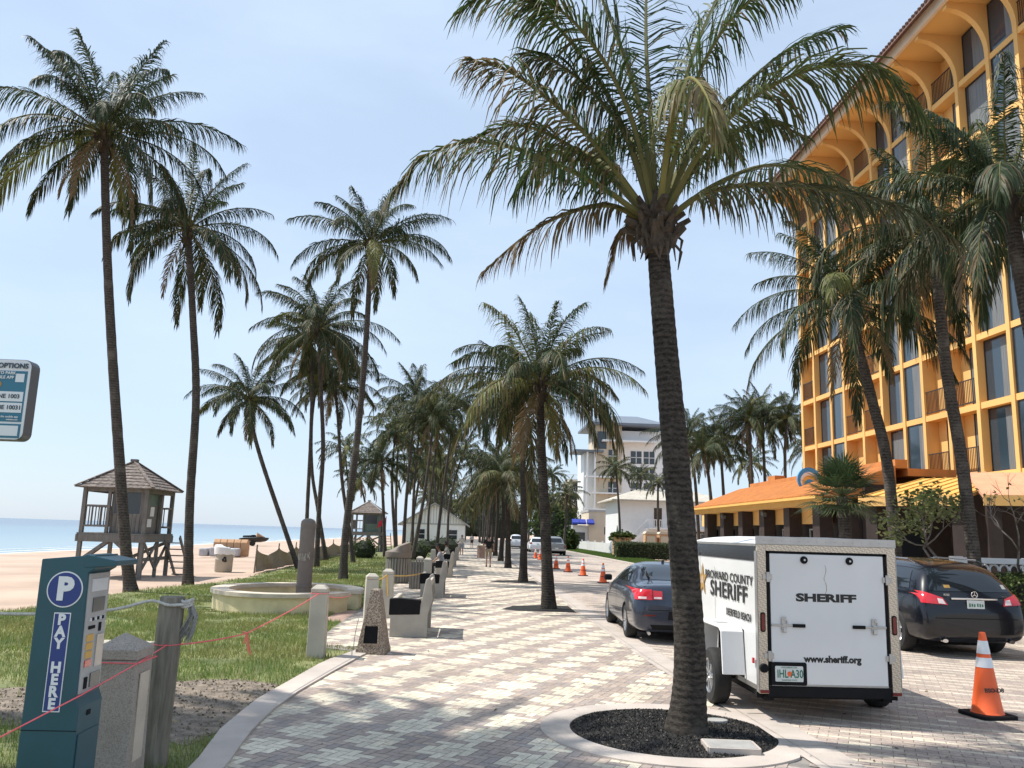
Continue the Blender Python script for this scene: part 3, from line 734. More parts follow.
# the lawn palms on the left
palm('tallest palm at the left edge, behind the lifeguard tower roof, its trunk crossing the tower', [(131, 592), (125, 540), (118, 440), (112, 350), (107, 250), (104, 138)], 24.95, CM[0], 1.08, .17, .12, GA, 2.1, dY=-.8)
palm('slim straight palm with a dark trunk between the tower and the trash barrel', [(188, 585), (190, 500), (196, 400), (193, 320), (188, 232)], 28.4, CM[4], 1.0, .155, .115, GA, .4)
palm('strongly leaning palm with a small head beside the silt fence', [(299, 570), (285, 530), (262, 462), (252, 425), (249, 402)], 40.5, CM[2], .88, .12, .085, GA, 4.)
palm('tall palm rising from behind the brown column, with a broad shaggy head', [(316, 574), (319, 512), (323, 450), (321, 390), (319, 330)], 43., CM[1], 1.15, .13, .095, GA, 2.8)
palm('thin palm standing directly behind the brown column, left of its twin', [(306, 566), (307, 517), (311, 430), (312, 365), (309, 345)], 48., CM[1], .95, .12, .085, GA, 5.1)
palm('palm whose trunk slants from the silt fence up to the right behind the column', [(326, 566), (318, 510), (312, 470), (312, 420), (318, 375)], 52., CM[2], .85, .13, .08, GA, 1.0)
palm('tall curved palm right of the yellow planter, leaning to the right at the top', [(343, 579), (346, 530), (357, 440), (366, 340), (371, 248)], 33.6, CM[2], 1.02, .165, .11, GA, .9)
palm('thin palm bending left just behind the tall curved one', [(353, 566), (350, 535), (342, 480), (338, 420), (335, 388)], 50., CM[3], .95, .13, .08, GA, 3.3)
clus = [((385, 560), (383, 500), (381, 466), 62, .85), ((396, 558), (392, 485), (395, 436), 66, 1.0), ((403, 556), (407, 490), (416, 402), 60, 1.12), ((412, 556), (414, 490), (420, 425), 70, 1.0),
        ((412, 560), (425, 490), (434, 420), 56, .85), ((396, 560), (396, 500), (399, 420), 74, 1.05), ((436, 556), (442, 500), (455, 410), 64, 1.0), ((428, 553), (429, 510), (437, 440), 78, 1.0), ((447, 552), (450, 500), (462, 455), 82, 1.0), ((366, 556), (368, 520), (360, 480), 84, .9), ((350, 553), (352, 530), (345, 450), 88, 1.0)]
lab = ['short palm right of the far lifeguard tower and its red flag', 'palm left of the white beach house with two close trunks below it', 'palm with the largest head in the cluster before the white beach house', 'straight palm against the gable of the white beach house',
       'palm slanting across the white beach house wall to the right', 'dark slim palm at the left corner of the white beach house', 'palm arching to the right past the right end of the beach house', 'thin palm before the dark window of the beach house', 'palm beyond the benches, right of the beach house', 'palm far off, left of the far lifeguard tower', 'palm far off behind the tall curved palm']
for k, (q, l) in enumerate(zip(clus, lab)):
    palm(l, q[:3], q[3], CM[k % 4] if q[3] < 66 else CL[k % 3], q[4], .14, .085, GA, k*1.3, seg=24, sides=8, husk=q[3] < 70)
# the row down the promenade
palm('second palm of the promenade row, with a shaggy full head, before the parked cars', [(549, 610), (545, 520), (541, 440), (540, 388)], 22.7, CM[3], .92, .15, .11, GB, 5.4, tmat='trunk', flare=.6)
palm('third palm of the promenade row, its head half behind the nearer one', [(523, 582), (524, 520), (522, 450), (519, 402)], 34.9, CM[0], 1.02, .15, .11, GB, 2.2, tmat='trunk', flare=.6)
palm('low palm with yellowish arching fronds, fourth of the promenade row', [(508, 569), (508, 520), (506, 480)], 48.5, CM[3], 1.0, .16, .115, GB, .3, tmat='trunk', flare=.5)
fl = ['fifth palm of the promenade row, close behind the low yellowish one', 'sixth palm of the promenade row, beside the walker', 'seventh palm of the promenade row, right of the walker', 'eighth palm of the promenade row, in the far shade']
for k, Y in enumerate((60, 72.5, 85, 98)):
    b = V((2.3, Y, 0)); t = thing('palm_tree', fl[k], 'palm tree', b, 0, GB); h = (6.6, 7.2, 6.4, 8.)[k]
    trunk_mb([(0, 0, -.05), (.1, 0, h*.5), (-.1+.15*k, 0, h)], .17, .11, .4, 24, 8).build('trunk', M['trunk'], t, smooth=True)
    c = bpy.data.objects.new('crown', CL[k % 3]); COL.objects.link(c); c.parent = t; c.location = (-.1+.15*k, 0, h); c.scale = (.98,)*3; c.rotation_euler = (0, 0, k*1.1)
    if k < 2: c.data = CM[(k*2+1) % 4]
# the vista's end: palms on both sides of the far promenade
fr = random.Random(42); side = ['far left of the promenade beyond the benches', 'far along the promenade row', 'far right beyond the parked cars']
far = []
for k in range(16): far.append((-3.2-4.5*fr.random(), 92+k*8+fr.uniform(-3, 3), 7+6*fr.random(), 0))
for k in range(7): far.append((2.3+fr.uniform(-.2, .2), 111+k*13, 7+2.5*fr.random(), 1))
for k in range(8): far.append((11.9+fr.uniform(-.6, 3.), 130+k*11+fr.uniform(-3, 3), 7+5*fr.random(), 2))
for k in range(8): far.append((-2.3+fr.uniform(-3, 1.5), 150+9*k, 5+4*fr.random(), 0))
for k in range(5): far.append((6.+fr.uniform(-2, 5), 215+7*k, 7+6*fr.random(), 2))
for k, (x, y, h, s) in enumerate(far):
    t = thing('palm_tree', 'small palm '+side[s], 'palm tree', (x, y, 0), fr.random()*6, ('distant palms on the seaward side', 'distant palms of the promenade row', 'distant palms on the landward side')[s])
    ln = fr.uniform(-1.2, 1.2)
    trunk_mb([(0, 0, -.05), (ln*.3, 0, h*.5), (ln, 0, h)], .16, .10, .4, 14, 7).build('trunk', M['trunk_grey'], t, smooth=True)
    c = bpy.data.objects.new('crown', CL[k % 3]); COL.objects.link(c); c.parent = t; c.location = (ln, 0, h); c.scale = (fr.uniform(.9, 1.15),)*3; c.rotation_euler = (0, 0, k*1.7)
# landward palms beyond the road
mid = [([(563, 548), (566, 520), (567, 494)], 92, .80, 'palm left of the beige building with blue awnings'), ([(621, 540), (619, 510), (616, 470)], 88, .80, 'palm rising before the white tower, left of the two storey house'),
       ([(659, 548), (658, 510), (658, 484)], 84, .6, 'short palm with a ragged yellow head by the tan cabinets'), ([(700, 520), (695, 480), (688, 440)], 66, 1.0, 'palm just right of the big trunk, above the orange roof end'),
       ([(716, 515), (709, 480), (703, 452)], 62, .8, 'palm with a skirt of dead yellow fronds by the orange roof'), ([(727, 515), (722, 470), (719, 440)], 68, 1.0, 'palm with twin heads left of the open sky gap over the orange roof'),
       ([(755, 510), (751, 460), (749, 422)], 64, .95, 'left palm of the trio over the orange roof'), ([(768, 510), (764, 460), (763, 418)], 66, 1.1, 'middle and tallest palm of the trio over the orange roof'),
       ([(786, 510), (785, 460), (787, 420)], 62, .85, 'right palm of the trio, close to the hotel corner'), ([(752, 515), (750, 490), (750, 464)], 76, .85, 'low palm below the trio, over the orange roof'), ([(800, 515), (808, 470), (812, 448)], 72, .9, 'palm half hidden behind the hotel corner'), ([(640, 540), (640, 500), (641, 476)], 100, .7, 'palm before the windows of the white tower')]
for k, (p, Y, s, l) in enumerate(mid): palm(l, p, Y, (CL if Y > 75 else CM)[k % 3], s, .15, .10, 'palms beyond the road', k*1.9, seg=20, sides=8, husk=False)
# by the hotel
palm('palm with hanging dark head before the hotel balconies, trunk bending left', [(898, 553), (888, 470), (872, 400), (858, 345), (852, 308)], 22., crown_mesh('crown_hotel', 91, 25, 3.7, 112, .92, .028, droop=1.8, dry=.1, low=-18), 1.0, .155, .12, GC, .4, flare=.15, dY=-1.)
palm('grey green headed palm standing in front of the white pierced wall', [(978, 560), (963, 470), (948, 380), (940, 310), (934, 240)], 20., crown_mesh('crown_hotel', 92, 25, 3.8, 112, .92, .028, droop=1.8, dry=.12, low=-20), 1.0, .155, .12, GC, 2.6, flare=.15, dY=-1.2)
palm('palm head hanging in at the right edge, its trunk out of the picture', [(1092, 640), (1060, 480), (1032, 330), (1014, 235), (1006, 200)], 14., crown_mesh('crown_hotel', 93, 26, 3.2, 110, .9, .027, droop=1.8, dry=.1, low=-30), 1.0, .17, .13, GC, 1.2, flare=.15)

# one more lawn palm, left of the picture, whose crown shades the paving
sp_ = thing('palm_tree', 'lawn palm standing left of the parking sign, shading the near paving', 'palm tree', (-10.4, 9.9, 0), 0, GA)
trunk_mb([(0, 0, -.05), (.25, 0, 6), (.5, .1, 13.9)], .17, .12, .4, 40, 12).build('trunk', M['trunk_grey'], sp_, smooth=True)
c = bpy.data.objects.new('crown', CM[1]); COL.objects.link(c); c.parent = sp_; c.location = (.5, .1, 14.); c.scale = (.9,)*3
dup(sp_, (-9.9, 8.2, 0), 'second lawn palm left of the parking sign, added unseen to deepen the shade', 2.2)  # out of view, added for denser shade on the paving
dup(sp_, (-9.6, 10.4, 0), 'third lawn palm left of the parking sign, added unseen to fill out the shade', 4.4)  # also out of view, added for fuller shade cover
# the big palm in front, frond by frond
t, b0, top = palm('large nearest palm, its dark trunk in the round mulch bed beside the trailer', [(686, 737), (690, 660), (684, 560), (676, 460), (666, 350), (659, 262), (657, 232)], 8.73, None, 1, .168, .118, GB, tmat='trunk', flare=.62, seg=120, sides=24, husk=False, fl=.26, ring=.004)
hk = husk_mb(.135, 5, 30).build('husk', M['husk'], t, loc=top+V((0, 0, .06))); hk.scale = (1, 1, .72)
rr = random.Random(8)
TOP = b0+top
def bigfrond(px, n=62, ll=.8, droop=.5, base=GREEN, dry=.15, roll=0., wd=.030, rc=(.19, .18, .06), petiole=.16, lift=.2):
    if base == GREEN: base = (.058, .094, .028)
    elif base == DKGREEN: base = (.042, .070, .024)
    P = [at(x, y, Y) for x, y, Y in px]; P[0] = TOP+V((0, 0, .05))+(P[1]-TOP).normalized()*.12
    mb = MB(); frond(mb, [p-b0 for p in P], int(n*1.75), ll*1.12, wd*.85, .5+droop*1.7, base, dry, roll, 3, .034, rr, petiole, lift, rc)
    return mb.build('frond', M['leaf'], t, attr=True)
Yb = 8.73
bigfrond([(650, 212, Yb), (600, 186, 8.6), (540, 157, 8.4), (478, 141, 8.2), (425, 156, 8.05), (393, 192, 7.95)], 70, .78, .75, GREEN, .3)
bigfrond([(648, 216, Yb), (608, 205, 8.9), (560, 216, 9.05), (520, 240, 9.1), (483, 272, 9.1)], 50, .55, .75, mixc(GREEN, DRY, .35), .75)
bigfrond([(648, 205, Yb), (600, 150, 8.5), (555, 105, 8.4), (510, 72, 8.3), (470, 60, 8.25)], 60, .72, .6, GREEN, .6)
bigfrond([(652, 195, Yb), (620, 120, 8.9), (585, 60, 9.0), (545, 15, 9.1), (500, -12, 9.1), (462, 10, 9.1)], 64, .8, .45, GREEN, .12)
bigfrond([(654, 190, Yb), (640, 110, 8.9), (618, 40, 9.0), (590, -30, 9.1), (565, -80, 9.1)], 60, .78, .25, mixc(GREEN, PALE, .25), .05)
bigfrond([(656, 190, Yb), (650, 110, 9.1), (646, 40, 9.4), (648, -30, 9.7), (660, -80, 10.)], 60, .75, .3, DKGREEN, .05)
bigfrond([(660, 200, Yb), (668, 140, 8.2), (677, 95, 7.7), (690, 78, 7.2), (706, 95, 6.85), (716, 130, 6.65)], 64, .62, .9, mixc(GREEN, YEL, .75), .45, rc=(.30, .27, .09))
bigfrond([(660, 195, Yb), (675, 120, 8.8), (695, 50, 8.9), (722, -10, 9.0), (760, -60, 9.0)], 60, .75, .3, mixc(GREEN, PALE, .3), .05)
bigfrond([(664, 200, Yb), (700, 135, 8.9), (745, 85, 9.1), (795, 45, 9.3), (842, 28, 9.4)], 60, .62, .35, DKGREEN, .08)
bigfrond([(666, 205, Yb), (705, 145, 8.4), (755, 96, 8.1), (815, 68, 7.9), (875, 70, 7.7), (925, 118, 7.55)], 78, .78, .7, mixc(GREEN, YEL, .3), .06, roll=-.25)
bigfrond([(668, 215, Yb), (705, 193, 8.5), (765, 184, 8.3), (830, 190, 8.1), (895, 205, 7.95), (955, 240, 7.8)], 72, .72, .8, mixc(GREEN, DRY, .15), .25)
bigfrond([(668, 215, Yb), (715, 185, 9.1), (770, 165, 9.5), (825, 175, 9.8), (860, 205, 10.)], 56, .7, .7, DKGREEN, .2)
bigfrond([(646, 210, Yb), (610, 170, 9.4), (575, 150, 10.), (540, 160, 10.5), (515, 195, 10.8)], 54, .7, .7, DKGREEN, .2)
bigfrond([(655, 200, Yb), (640, 160, 9.5), (625, 130, 10.3), (612, 130, 11.), (600, 160, 11.5)], 50, .7, .7, DKGREEN, .15)
bigfrond([(664, 205, Yb), (680, 165, 9.5), (700, 130, 10.3), (722, 130, 11.), (740, 160, 11.5)], 50, .7, .7, DKGREEN, .15)
bigfrond([(668, 212, Yb), (690, 175, 8.9), (722, 140, 9.0), (762, 122, 9.1), (800, 135, 9.2)], 56, .6, .6, GREEN, .3)
bigfrond([(650, 215, Yb), (635, 220, 8.9), (618, 240, 9.), (606, 280, 9.)], 36, .35, .9, mixc(GREEN, DRY, .9), .9)
bigfrond([(652, 200, Yb), (628, 140, 8.7), (595, 95, 8.8), (560, 65, 8.9), (530, 55, 9.)], 56, .7, .5, DKGREEN, .2)

bigfrond([(654, 200, Yb), (632, 120, 8.5), (600, 55, 8.4), (560, 10, 8.3), (520, 0, 8.25)], 64, .8, .4, GREEN, .15)
bigfrond([(660, 200, Yb), (682, 130, 8.6), (705, 60, 8.5), (745, 5, 8.4), (800, -25, 8.4)], 64, .8, .4, GREEN, .08)
bigfrond([(648, 208, Yb), (605, 172, 8.9), (560, 140, 9.), (515, 125, 9.1), (470, 140, 9.1)], 60, .7, .7, GREEN, .25)
# fan palmetto and the small leafy tree by the SUV
pb = at(846, 560, 24); pb.z = 0
pm = thing('palmetto', 'short fan palm with stiff dark fronds before the orange restaurant roof, behind the trailer', 'fan palm', pb)
htop = at(845, 497, 24).z
trunk_mb([(0, 0, -.05), (.02, 0, htop*.5), (-.05, 0, htop)], .2, .16, .1, 30, 10).build('trunk', M['trunk_grey'], pm, smooth=True)
fm = MB(); rf = random.Random(4)
for i in range(44):
    u = i/43; az = i*2.4; e = R(lerp(80, -35, u)); d = V((math.cos(e)*math.cos(az), math.cos(e)*math.sin(az), math.sin(e)))
    pe = d*lerp(.45, .75, rf.random()); sd = d.cross(V((0, 0, 1))).normalized(); up = sd.cross(d)
    fm.col = (.12, .13, .05); fm.tube([V((0, 0, 0)), pe], .012, 4); fm.col = None
    for k in range(19):
        a = R(-82+164*k/18); dd = (d*math.cos(a)+sd*math.sin(a)+up*.15).normalized(); l = .80*(.65+.35*math.cos(a))*rf.uniform(.9, 1.1)
        w = dd.cross(up).normalized()*.021; kk = rf.uniform(.7, 1.4); c = tuple(v*kk for v in (.055, .085, .035))
        p1 = pe+dd*l*.6; p2 = pe+dd*l+V((0, 0, -.1*rf.random()-.05))
        fm.add([pe-w*.4, pe+w*.4, p1+w, p1-w, p2+w*.1, p2-w*.1], [(0, 1, 2, 3), (3, 2, 4, 5)], [c]*6)
fm.build('crown', M['leaf'], pm, attr=True, loc=(-.05, 0, htop))

def branchy(seed, base, L, depth, mb, tips, d=None, r=.05, spread=.6):
    rr = random.Random(seed)
    def rec(p, d, l, r, k):
        q = p+d*l; m_ = (p+q)/2+V((rr.uniform(-1, 1), rr.uniform(-1, 1), rr.uniform(-1, 1)))*l*.08
        mb.tube([p, m_, q], [r, r*.85, r*.7], 6)
        if k == 0: tips.append(q); return
        if k <= 1: tips.append(q)
        for _ in range(rr.choice((2, 3))):
            dd = (d+V((rr.uniform(-1, 1), rr.uniform(-1, 1), rr.uniform(-.5, .8)))*spread).normalized(); rec(q, dd, l*rr.uniform(.65, .85), r*.62, k-1)
    rec(V(base), d or V((0, 0, 1)), L, r, depth)
def leafclump(mb, c, rad, n, size, cols, rr):
    for _ in range(n):
        p = c+V((rr.gauss(0, 1), rr.gauss(0, 1), rr.gauss(0, .8)))*rad*.55
        d = V((rr.uniform(-1, 1), rr.uniform(-1, 1), rr.uniform(-.8, .5))).normalized(); s = d.cross(V((rr.random(), rr.random(), 1))).normalized(); l = size*rr.uniform(.6, 1.2)
        k = rr.uniform(.7, 1.3); c_ = tuple(v*k for v in rr.choice(cols))
        mb.add([p, p+d*l*.5+s*l*.3, p+d*l, p+d*l*.5-s*l*.3], [(0, 1, 2, 3)], [c_]*4)
sb = at(946, 560, 20.3); sb.z = 0
st = thing('small_tree', 'small open tree with round pale leaves between the two hotel palm trunks', 'small tree', sb)
bm_ = MB(); tips = []; branchy(12, (0, 0, 0), 1.25, 4, bm_, tips, r=.06, spread=1.25)
bm_.build('trunk', M['bark'], st, smooth=True)
lm = MB(); rl = random.Random(2)
for p in tips: leafclump(lm, p+V((0, 0, -.05)), .27, 26, .15, [(.14, .17, .06), (.09, .125, .045), (.20, .22, .10)], rl)
lm.build('crown', M['bush'], st, attr=True)
sb = at(1020, 600, 20.); sb.z = 0
st = thing('bare_tree', 'nearly bare grey branched tree at the right edge before the salmon roof', 'bare tree', sb)
bm_ = MB(); tips = []; branchy(31, (0, 0, 0), 1.2, 5, bm_, tips, d=V((.1, 0, 1)).normalized(), r=.06, spread=.8)
bm_.build('trunk', M['bark'], st, smooth=True)
lm = MB()
for p in tips[::9]: leafclump(lm, p, .12, 4, .12, [(.14, .17, .06)], rl)
lm.build('crown', M['bush'], st, attr=True)
def bush(label, cat, x, y, z, rx, ry, rz_, n, size, seed, group=None, cols=((.06, .095, .03), (.04, .065, .025), (.10, .13, .045)), name='shrub', boxy=False, loc_rz=0.):
    rr = random.Random(seed); o = thing(name, label, cat, (x, y, z), loc_rz, group); mb = MB()
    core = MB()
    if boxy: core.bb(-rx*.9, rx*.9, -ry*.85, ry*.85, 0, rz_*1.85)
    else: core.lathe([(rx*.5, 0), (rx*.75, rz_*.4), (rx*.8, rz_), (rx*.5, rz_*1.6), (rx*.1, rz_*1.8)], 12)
    core.build('shade_core', M['hedgecore'], o)  # solid dark core, its colour standing in for shade inside the leaves
    for _ in range(n):
        if boxy:
            p = V((rr.uniform(-rx, rx), rr.uniform(-ry, ry), rr.uniform(0, 2*rz_))); f = rr.choice((0, 1, 2, 2))
            if f == 0: p.x = math.copysign(rx, p.x)
            elif f == 1: p.y = math.copysign(ry, p.y)
            else: p.z = 2*rz_
            p += V((rr.gauss(0, .05), rr.gauss(0, .05), rr.gauss(0, .05)))
        else:
            u = V((rr.gauss(0, 1), rr.gauss(0, 1), rr.gauss(0, 1))).normalized(); h = 1+.35*noise.noise(u*2.1+V((seed, 0, 0)))
            p = V((u.x*rx*h, u.y*ry*h, rz_+u.z*rz_*h))*1.; p = V((p.x, p.y, max(p.z, 0)))
            p = V((0, 0, rz_))+(p-V((0, 0, rz_)))*rr.uniform(.75, 1.)
        leafclump(mb, p, size*.7, 2, size, cols, rr)
    mb.build('foliage', M['bush'], o, attr=True); return o
# clipped hedge across the road and far shrubs
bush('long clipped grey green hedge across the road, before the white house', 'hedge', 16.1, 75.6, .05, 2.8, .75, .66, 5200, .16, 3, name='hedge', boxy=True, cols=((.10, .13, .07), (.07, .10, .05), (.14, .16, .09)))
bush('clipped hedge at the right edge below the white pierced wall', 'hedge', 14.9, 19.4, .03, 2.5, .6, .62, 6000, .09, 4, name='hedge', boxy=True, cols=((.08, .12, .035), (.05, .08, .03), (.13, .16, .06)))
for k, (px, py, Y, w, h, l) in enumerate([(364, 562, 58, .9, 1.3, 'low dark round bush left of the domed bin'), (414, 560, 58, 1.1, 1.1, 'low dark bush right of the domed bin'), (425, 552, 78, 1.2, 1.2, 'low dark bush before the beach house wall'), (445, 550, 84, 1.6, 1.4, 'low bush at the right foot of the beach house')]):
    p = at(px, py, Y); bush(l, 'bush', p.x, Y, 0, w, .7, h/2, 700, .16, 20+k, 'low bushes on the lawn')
for k, (x, y, w, h, l) in enumerate([(11.6, 122, 2.9, 5.2, 'round dark green tree beyond the white cars, left of the blue awnings'), (12.7, 108, 1.0, 2.6, 'small dark shrub before the white picket fence'), (8.5, 190, 5, 8, 'dense green tree closing the road far ahead'), (0.5, 235, 6, 7, 'dense green tree at the far end of the promenade'), (-7, 200, 5, 6, 'dense green tree far off beyond the beach house'), (16, 150, 3.5, 7, 'dark green tree before the stepped balconies'), (5., 230, 5, 9, 'tall dense tree at the far end between road and promenade')]):
    o = bush(l, 'tree', x, y, .8 if k != 1 else 0, w, w*.8, h/2, 1500, .55 if y > 100 else .2, 40+k, 'broadleaf trees in the distance', name='broadleaf_tree')
    trunk_mb([(0, 0, -.9), (.05, 0, 1), (0, .1, 2)], .25, .18, .3, 8, 8).build('trunk', M['bark'], o)
# ------------------------------------------------------------------ pay station
ps = thing('pay_station', 'teal metal parking pay station with a round blue P sign', 'pay station', (-2.545, 5.73, 0))
# local: x -.17...17, y -.17...17; the user front looks to +x
body = MB()
body.prism([(-.172, 0), (.165, 0), (.165, .80), (.140, .86), (.125, 1.62), (.165, 1.645), (.165, 1.735), (-.172, 1.70)], -.17, .17, lambda a, b, h: (a, h, b))
body.build('cabinet', M['teal'], ps, bevel=.006)
MB().prism([(.10, 1.652), (.30, 1.668), (.30, 1.70), (.10, 1.737)], -.175, .175, lambda a, b, h: (a, h, b)).build('visor', M['teal'], ps, bevel=.005)
MB().bb(-.174, .168, -.1725, -.1705, .663, .667).build('seam', M['black'], ps)
MB().bb(.1655, .172, -.145, .145, .12, .64).build('door', M['teal'], ps, bevel=.004)
fp = MB(); tl = Matrix.Rotation(R(-1), 3, 'Y')
fp.prism([(.128, .875), (.1465, .875), (.135, 1.615), (.121, 1.615)], -.15, .15, lambda a, b, h: (a, h, b)); fpo = fp.build('front_panel', M['panel'], ps, bevel=.003)
def fbox(name, y0, y1, z0, z1, mt, dx=0.): 
    x = lerp(.1465, .135, (z0-.875)/.74)+dx
    return MB().bb(x-.002, x+.006, y0, y1, z0, z1).build(name, mt, fpo)
fbox('notice', -.11, .11, 1.50, 1.58, M['whitep']); fbox('screen', -.08, .09, 1.37, 1.46, M['screen']); fbox('slot', -.11, -.02, 1.265, 1.285, M['black']); fbox('slot', .04, .07, 1.24, 1.295, M['black'])
for k in range(6): fbox('button', -.10+.036*k, -.08+.036*k, 1.315, 1.335, M['black' if k % 2 else 'whitep'])
for k in range(4): fbox('instruction_label', -.12, -.03, 1.19-.052*k, 1.232-.052*k, M['awnyellow'] if k < 3 else M['red'])
fbox('card_reader', .02, .12, 1.02, 1.22, M['steel']); fbox('ticket_tray', -.10, -.06, .90, .97, M['black']); fbox('keypad', -.02, .12, .90, .985, M['screen'], .001)
MB().bb(.165, .17, -.05, .0, .735, .765).build('lock', M['black'], ps)
def disc(r, n=40): return [(r*math.cos(2*PI*k/n), r*math.sin(2*PI*k/n)) for k in range(n)]
def onface(poly, cx, cz, y0, y1): return MB().prism([(cx+a, cz+b) for a, b in poly], y0, y1, lambda a, b, h: (a, h, b))
sg = onface(disc(.112), -.005, 1.515, -.1735, -.1705).build('parking_sign', M['whitep'], ps)
onface(disc(.104), -.005, 1.515, -.1755, -.174).build('disc', M['navy'], sg)
text('P', .19, M['whitep'], sg, 'lettering', (-.003, -.1765, 1.513), bold=.010)
pl_ = MB().bb(-.052, .052, -.1735, -.1705, .775, 1.372).build('pay_here_plate', M['whitep'], ps)
MB().bb(-.046, .046, -.1755, -.1738, .782, 1.365).build('field', M['navy'], pl_)
for k, c in enumerate('PAY HERE'):
    if c != ' ': text(c, .088, M['whitep'], pl_, 'lettering', (0, -.1762, 1.327-.0722*k), bold=.004, sx=1.0)
# machine foot
MB().bb(-.2, .2, -.2, .2, -.04, .02).build('foot', M['concrete'], ps, bevel=.01)

# ------------------------------------------------------------------ parking sign at the left edge
sn = thing('parking_sign', 'white and teal parking options sign cut by the left edge', 'sign', (-3.52, 6.0, 0))
def rrect(w, h, r, n=5): return [(sx*(w/2-r)+r*math.cos(a), sy*(h/2-r)+r*math.sin(a)) for sx, sy, a0 in ((1, 1, 0), (-1, 1, 90), (-1, -1, 180), (1, -1, 270)) for a in [R(a0+90*k/n) for k in range(n+1)]]
zc = 2.78
bx = MB().prism([(a, zc+b) for a, b in rrect(.70, .58, .055)], .002, .115, lambda a, b, h: (a, h, b)).build('box', M['greypole'], sn, bevel=.004)
MB().prism([(a, zc+b) for a, b in rrect(.69, .57, .05)], -.006, .0015, lambda a, b, h: (a, h, b)).build('face', M['signw'], sn)
def srect(name, x0, x1, z0, z1, mt, y=-.009): return MB().bb(x0, x1, y, y+.0025, z0, z1).build(name, mt, sn)
srect('band', -.31, .328, 2.845, 2.985, M['signteal']); srect('band', -.31, .328, 2.62, 2.845-.0, M['signteal'])
srect('field', -.30, .318, 2.765, 2.835, M['signw'], -.0115); srect('field', -.30, .318, 2.685, 2.755, M['signw'], -.0115)
srect('band', -.31, .328, 2.505, 2.605, M['signteal']); srect('field', -.318, .313, 2.52, 2.592, M['signw'], -.0115)
srect('code_square', .25, .31, 2.905, 2.965, M['signw'], -.0115)
MB().prism([(.135+a, 2.885+b) for a, b in disc(.024)], -.012, -.0095, lambda a, b, h: (a, h, b)).build('emblem', M['gold'], sn)
for s, z, w, mt, b, xx in (('OPTIONS', 3.02, .050, 'signtext', .0016, .295), ('TO PARK', 2.968, .030, 'whitep', .0006, .215), ('MOBILE APP', 2.936, .030, 'whitep', .0006, .205), ('ZONE 1003', 2.80, .042, 'signtext', .0008, .262), ('ZONE 10031', 2.72, .042, 'signtext', .0008, .282), ('on the mobile app', 2.655, .02, 'whitep', .0003, .27), ('website.com', 2.635, .016, 'whitep', .0003, .27), ('.com', 2.556, .03, 'signtext', .0006, .12)):
    text(s, w, M[mt], sn, 'lettering', (xx+.035, -.0135, z), bold=b, align='RIGHT', ext=.001)
MB().tube([(0, .06, -.1), (0, .06, 2.5)], .035, 12).build('pole', M['greypole'], sn, smooth=True)

# ------------------------------------------------------------------ bollards, post, string
def pyr_post(w0, w1, h, cap, capw):
    mb = MB(); a, b = w0/2, w1/2
    for (r0, z0), (r1, z1) in (((a, -.05), (b, h)),):
        mb.add([(i*r0, j*r0, z0) for i, j in ((-1, -1), (1, -1), (1, 1), (-1, 1))]+[(i*r1, j*r1, z1) for i, j in ((-1, -1), (1, -1), (1, 1), (-1, 1))], [(0, 1, 5, 4), (1, 2, 6, 5), (2, 3, 7, 6), (3, 0, 4, 7), (3, 2, 1, 0), (4, 5, 6, 7)])
    return mb
b1 = thing('bollard', 'wide aggregate concrete bollard right behind the pay station', 'bollard', (-2.60, 6.75, 0))
pyr_post(.36, .325, .93, 0, 0).build('shaft', M['agg_fine'], b1, bevel=.01)
cp = MB(); q = .168; cp.add([(i*q, j*q, .933) for i, j in ((-1, -1), (1, -1), (1, 1), (-1, 1))]+[(i*q, j*q, 1.005) for i, j in ((-1, -1), (1, -1), (1, 1), (-1, 1))]+[(0, 0, 1.115)], [(0, 1, 5, 4), (1, 2, 6, 5), (2, 3, 7, 6), (3, 0, 4, 7), (3, 2, 1, 0), (4, 5, 8), (5, 6, 8), (6, 7, 8), (7, 4, 8)])
cp.build('cap', M['agg_fine'], b1, bevel=.006)
MB().bb(.171, .178, -.09, .09, .2, .83).build('side_panel', M['cap'], b1)
b2 = thing('bollard', 'pale concrete bollard tied with pink string at the lawn edge, before the planter', 'bollard', (-2.27, 13.38, 0), 0, 'concrete bollards along the lawn edge'); b2.scale = (.88, .88, 1)
pyr_post(.30, .28, .96, 0, 0).build('shaft', M['conc_light'], b2, bevel=.012)
cp = MB(); q = .138; cp.add([(i*q, j*q, .963) for i, j in ((-1, -1), (1, -1), (1, 1), (-1, 1))]+[(i*q, j*q, 1.02) for i, j in ((-1, -1), (1, -1), (1, 1), (-1, 1))]+[(i*.07, j*.07, 1.075) for i, j in ((-1, -1), (1, -1), (1, 1), (-1, 1))], [(0, 1, 5, 4), (1, 2, 6, 5), (2, 3, 7, 6), (3, 0, 4, 7), (3, 2, 1, 0), (4, 5, 9, 8), (5, 6, 10, 9), (6, 7, 11, 10), (7, 4, 8, 11), (8, 9, 10, 11)])
cp.build('cap', M['conc_light'], b2, bevel=.008)
MB().bb(.143, .15, -.05, .05, .45, .8).build('side_panel', M['cap'], b2)
for (px, Y, l) in ((371, 17.2, 'pale concrete bollard just behind the aggregate ash urn'), (387, 19.4, 'concrete bollard between the ash urn and the domed bin'), (418, 29.5, 'left bollard of the pair wound with pink tape beyond the second bench'), (426, 28.2, 'right bollard of the pair wound with pink tape beyond the second bench'), (431, 42., 'small far bollard beyond the second bench by the seated person')):
    p = at(px, 600, Y); dup(b2, (p.x, Y, 0), l, 0 if Y != 17.2 else R(12))
po = thing('wooden_post', 'round weathered wooden post holding the end of a rope', 'post', (-2.50, 7.36, 0))
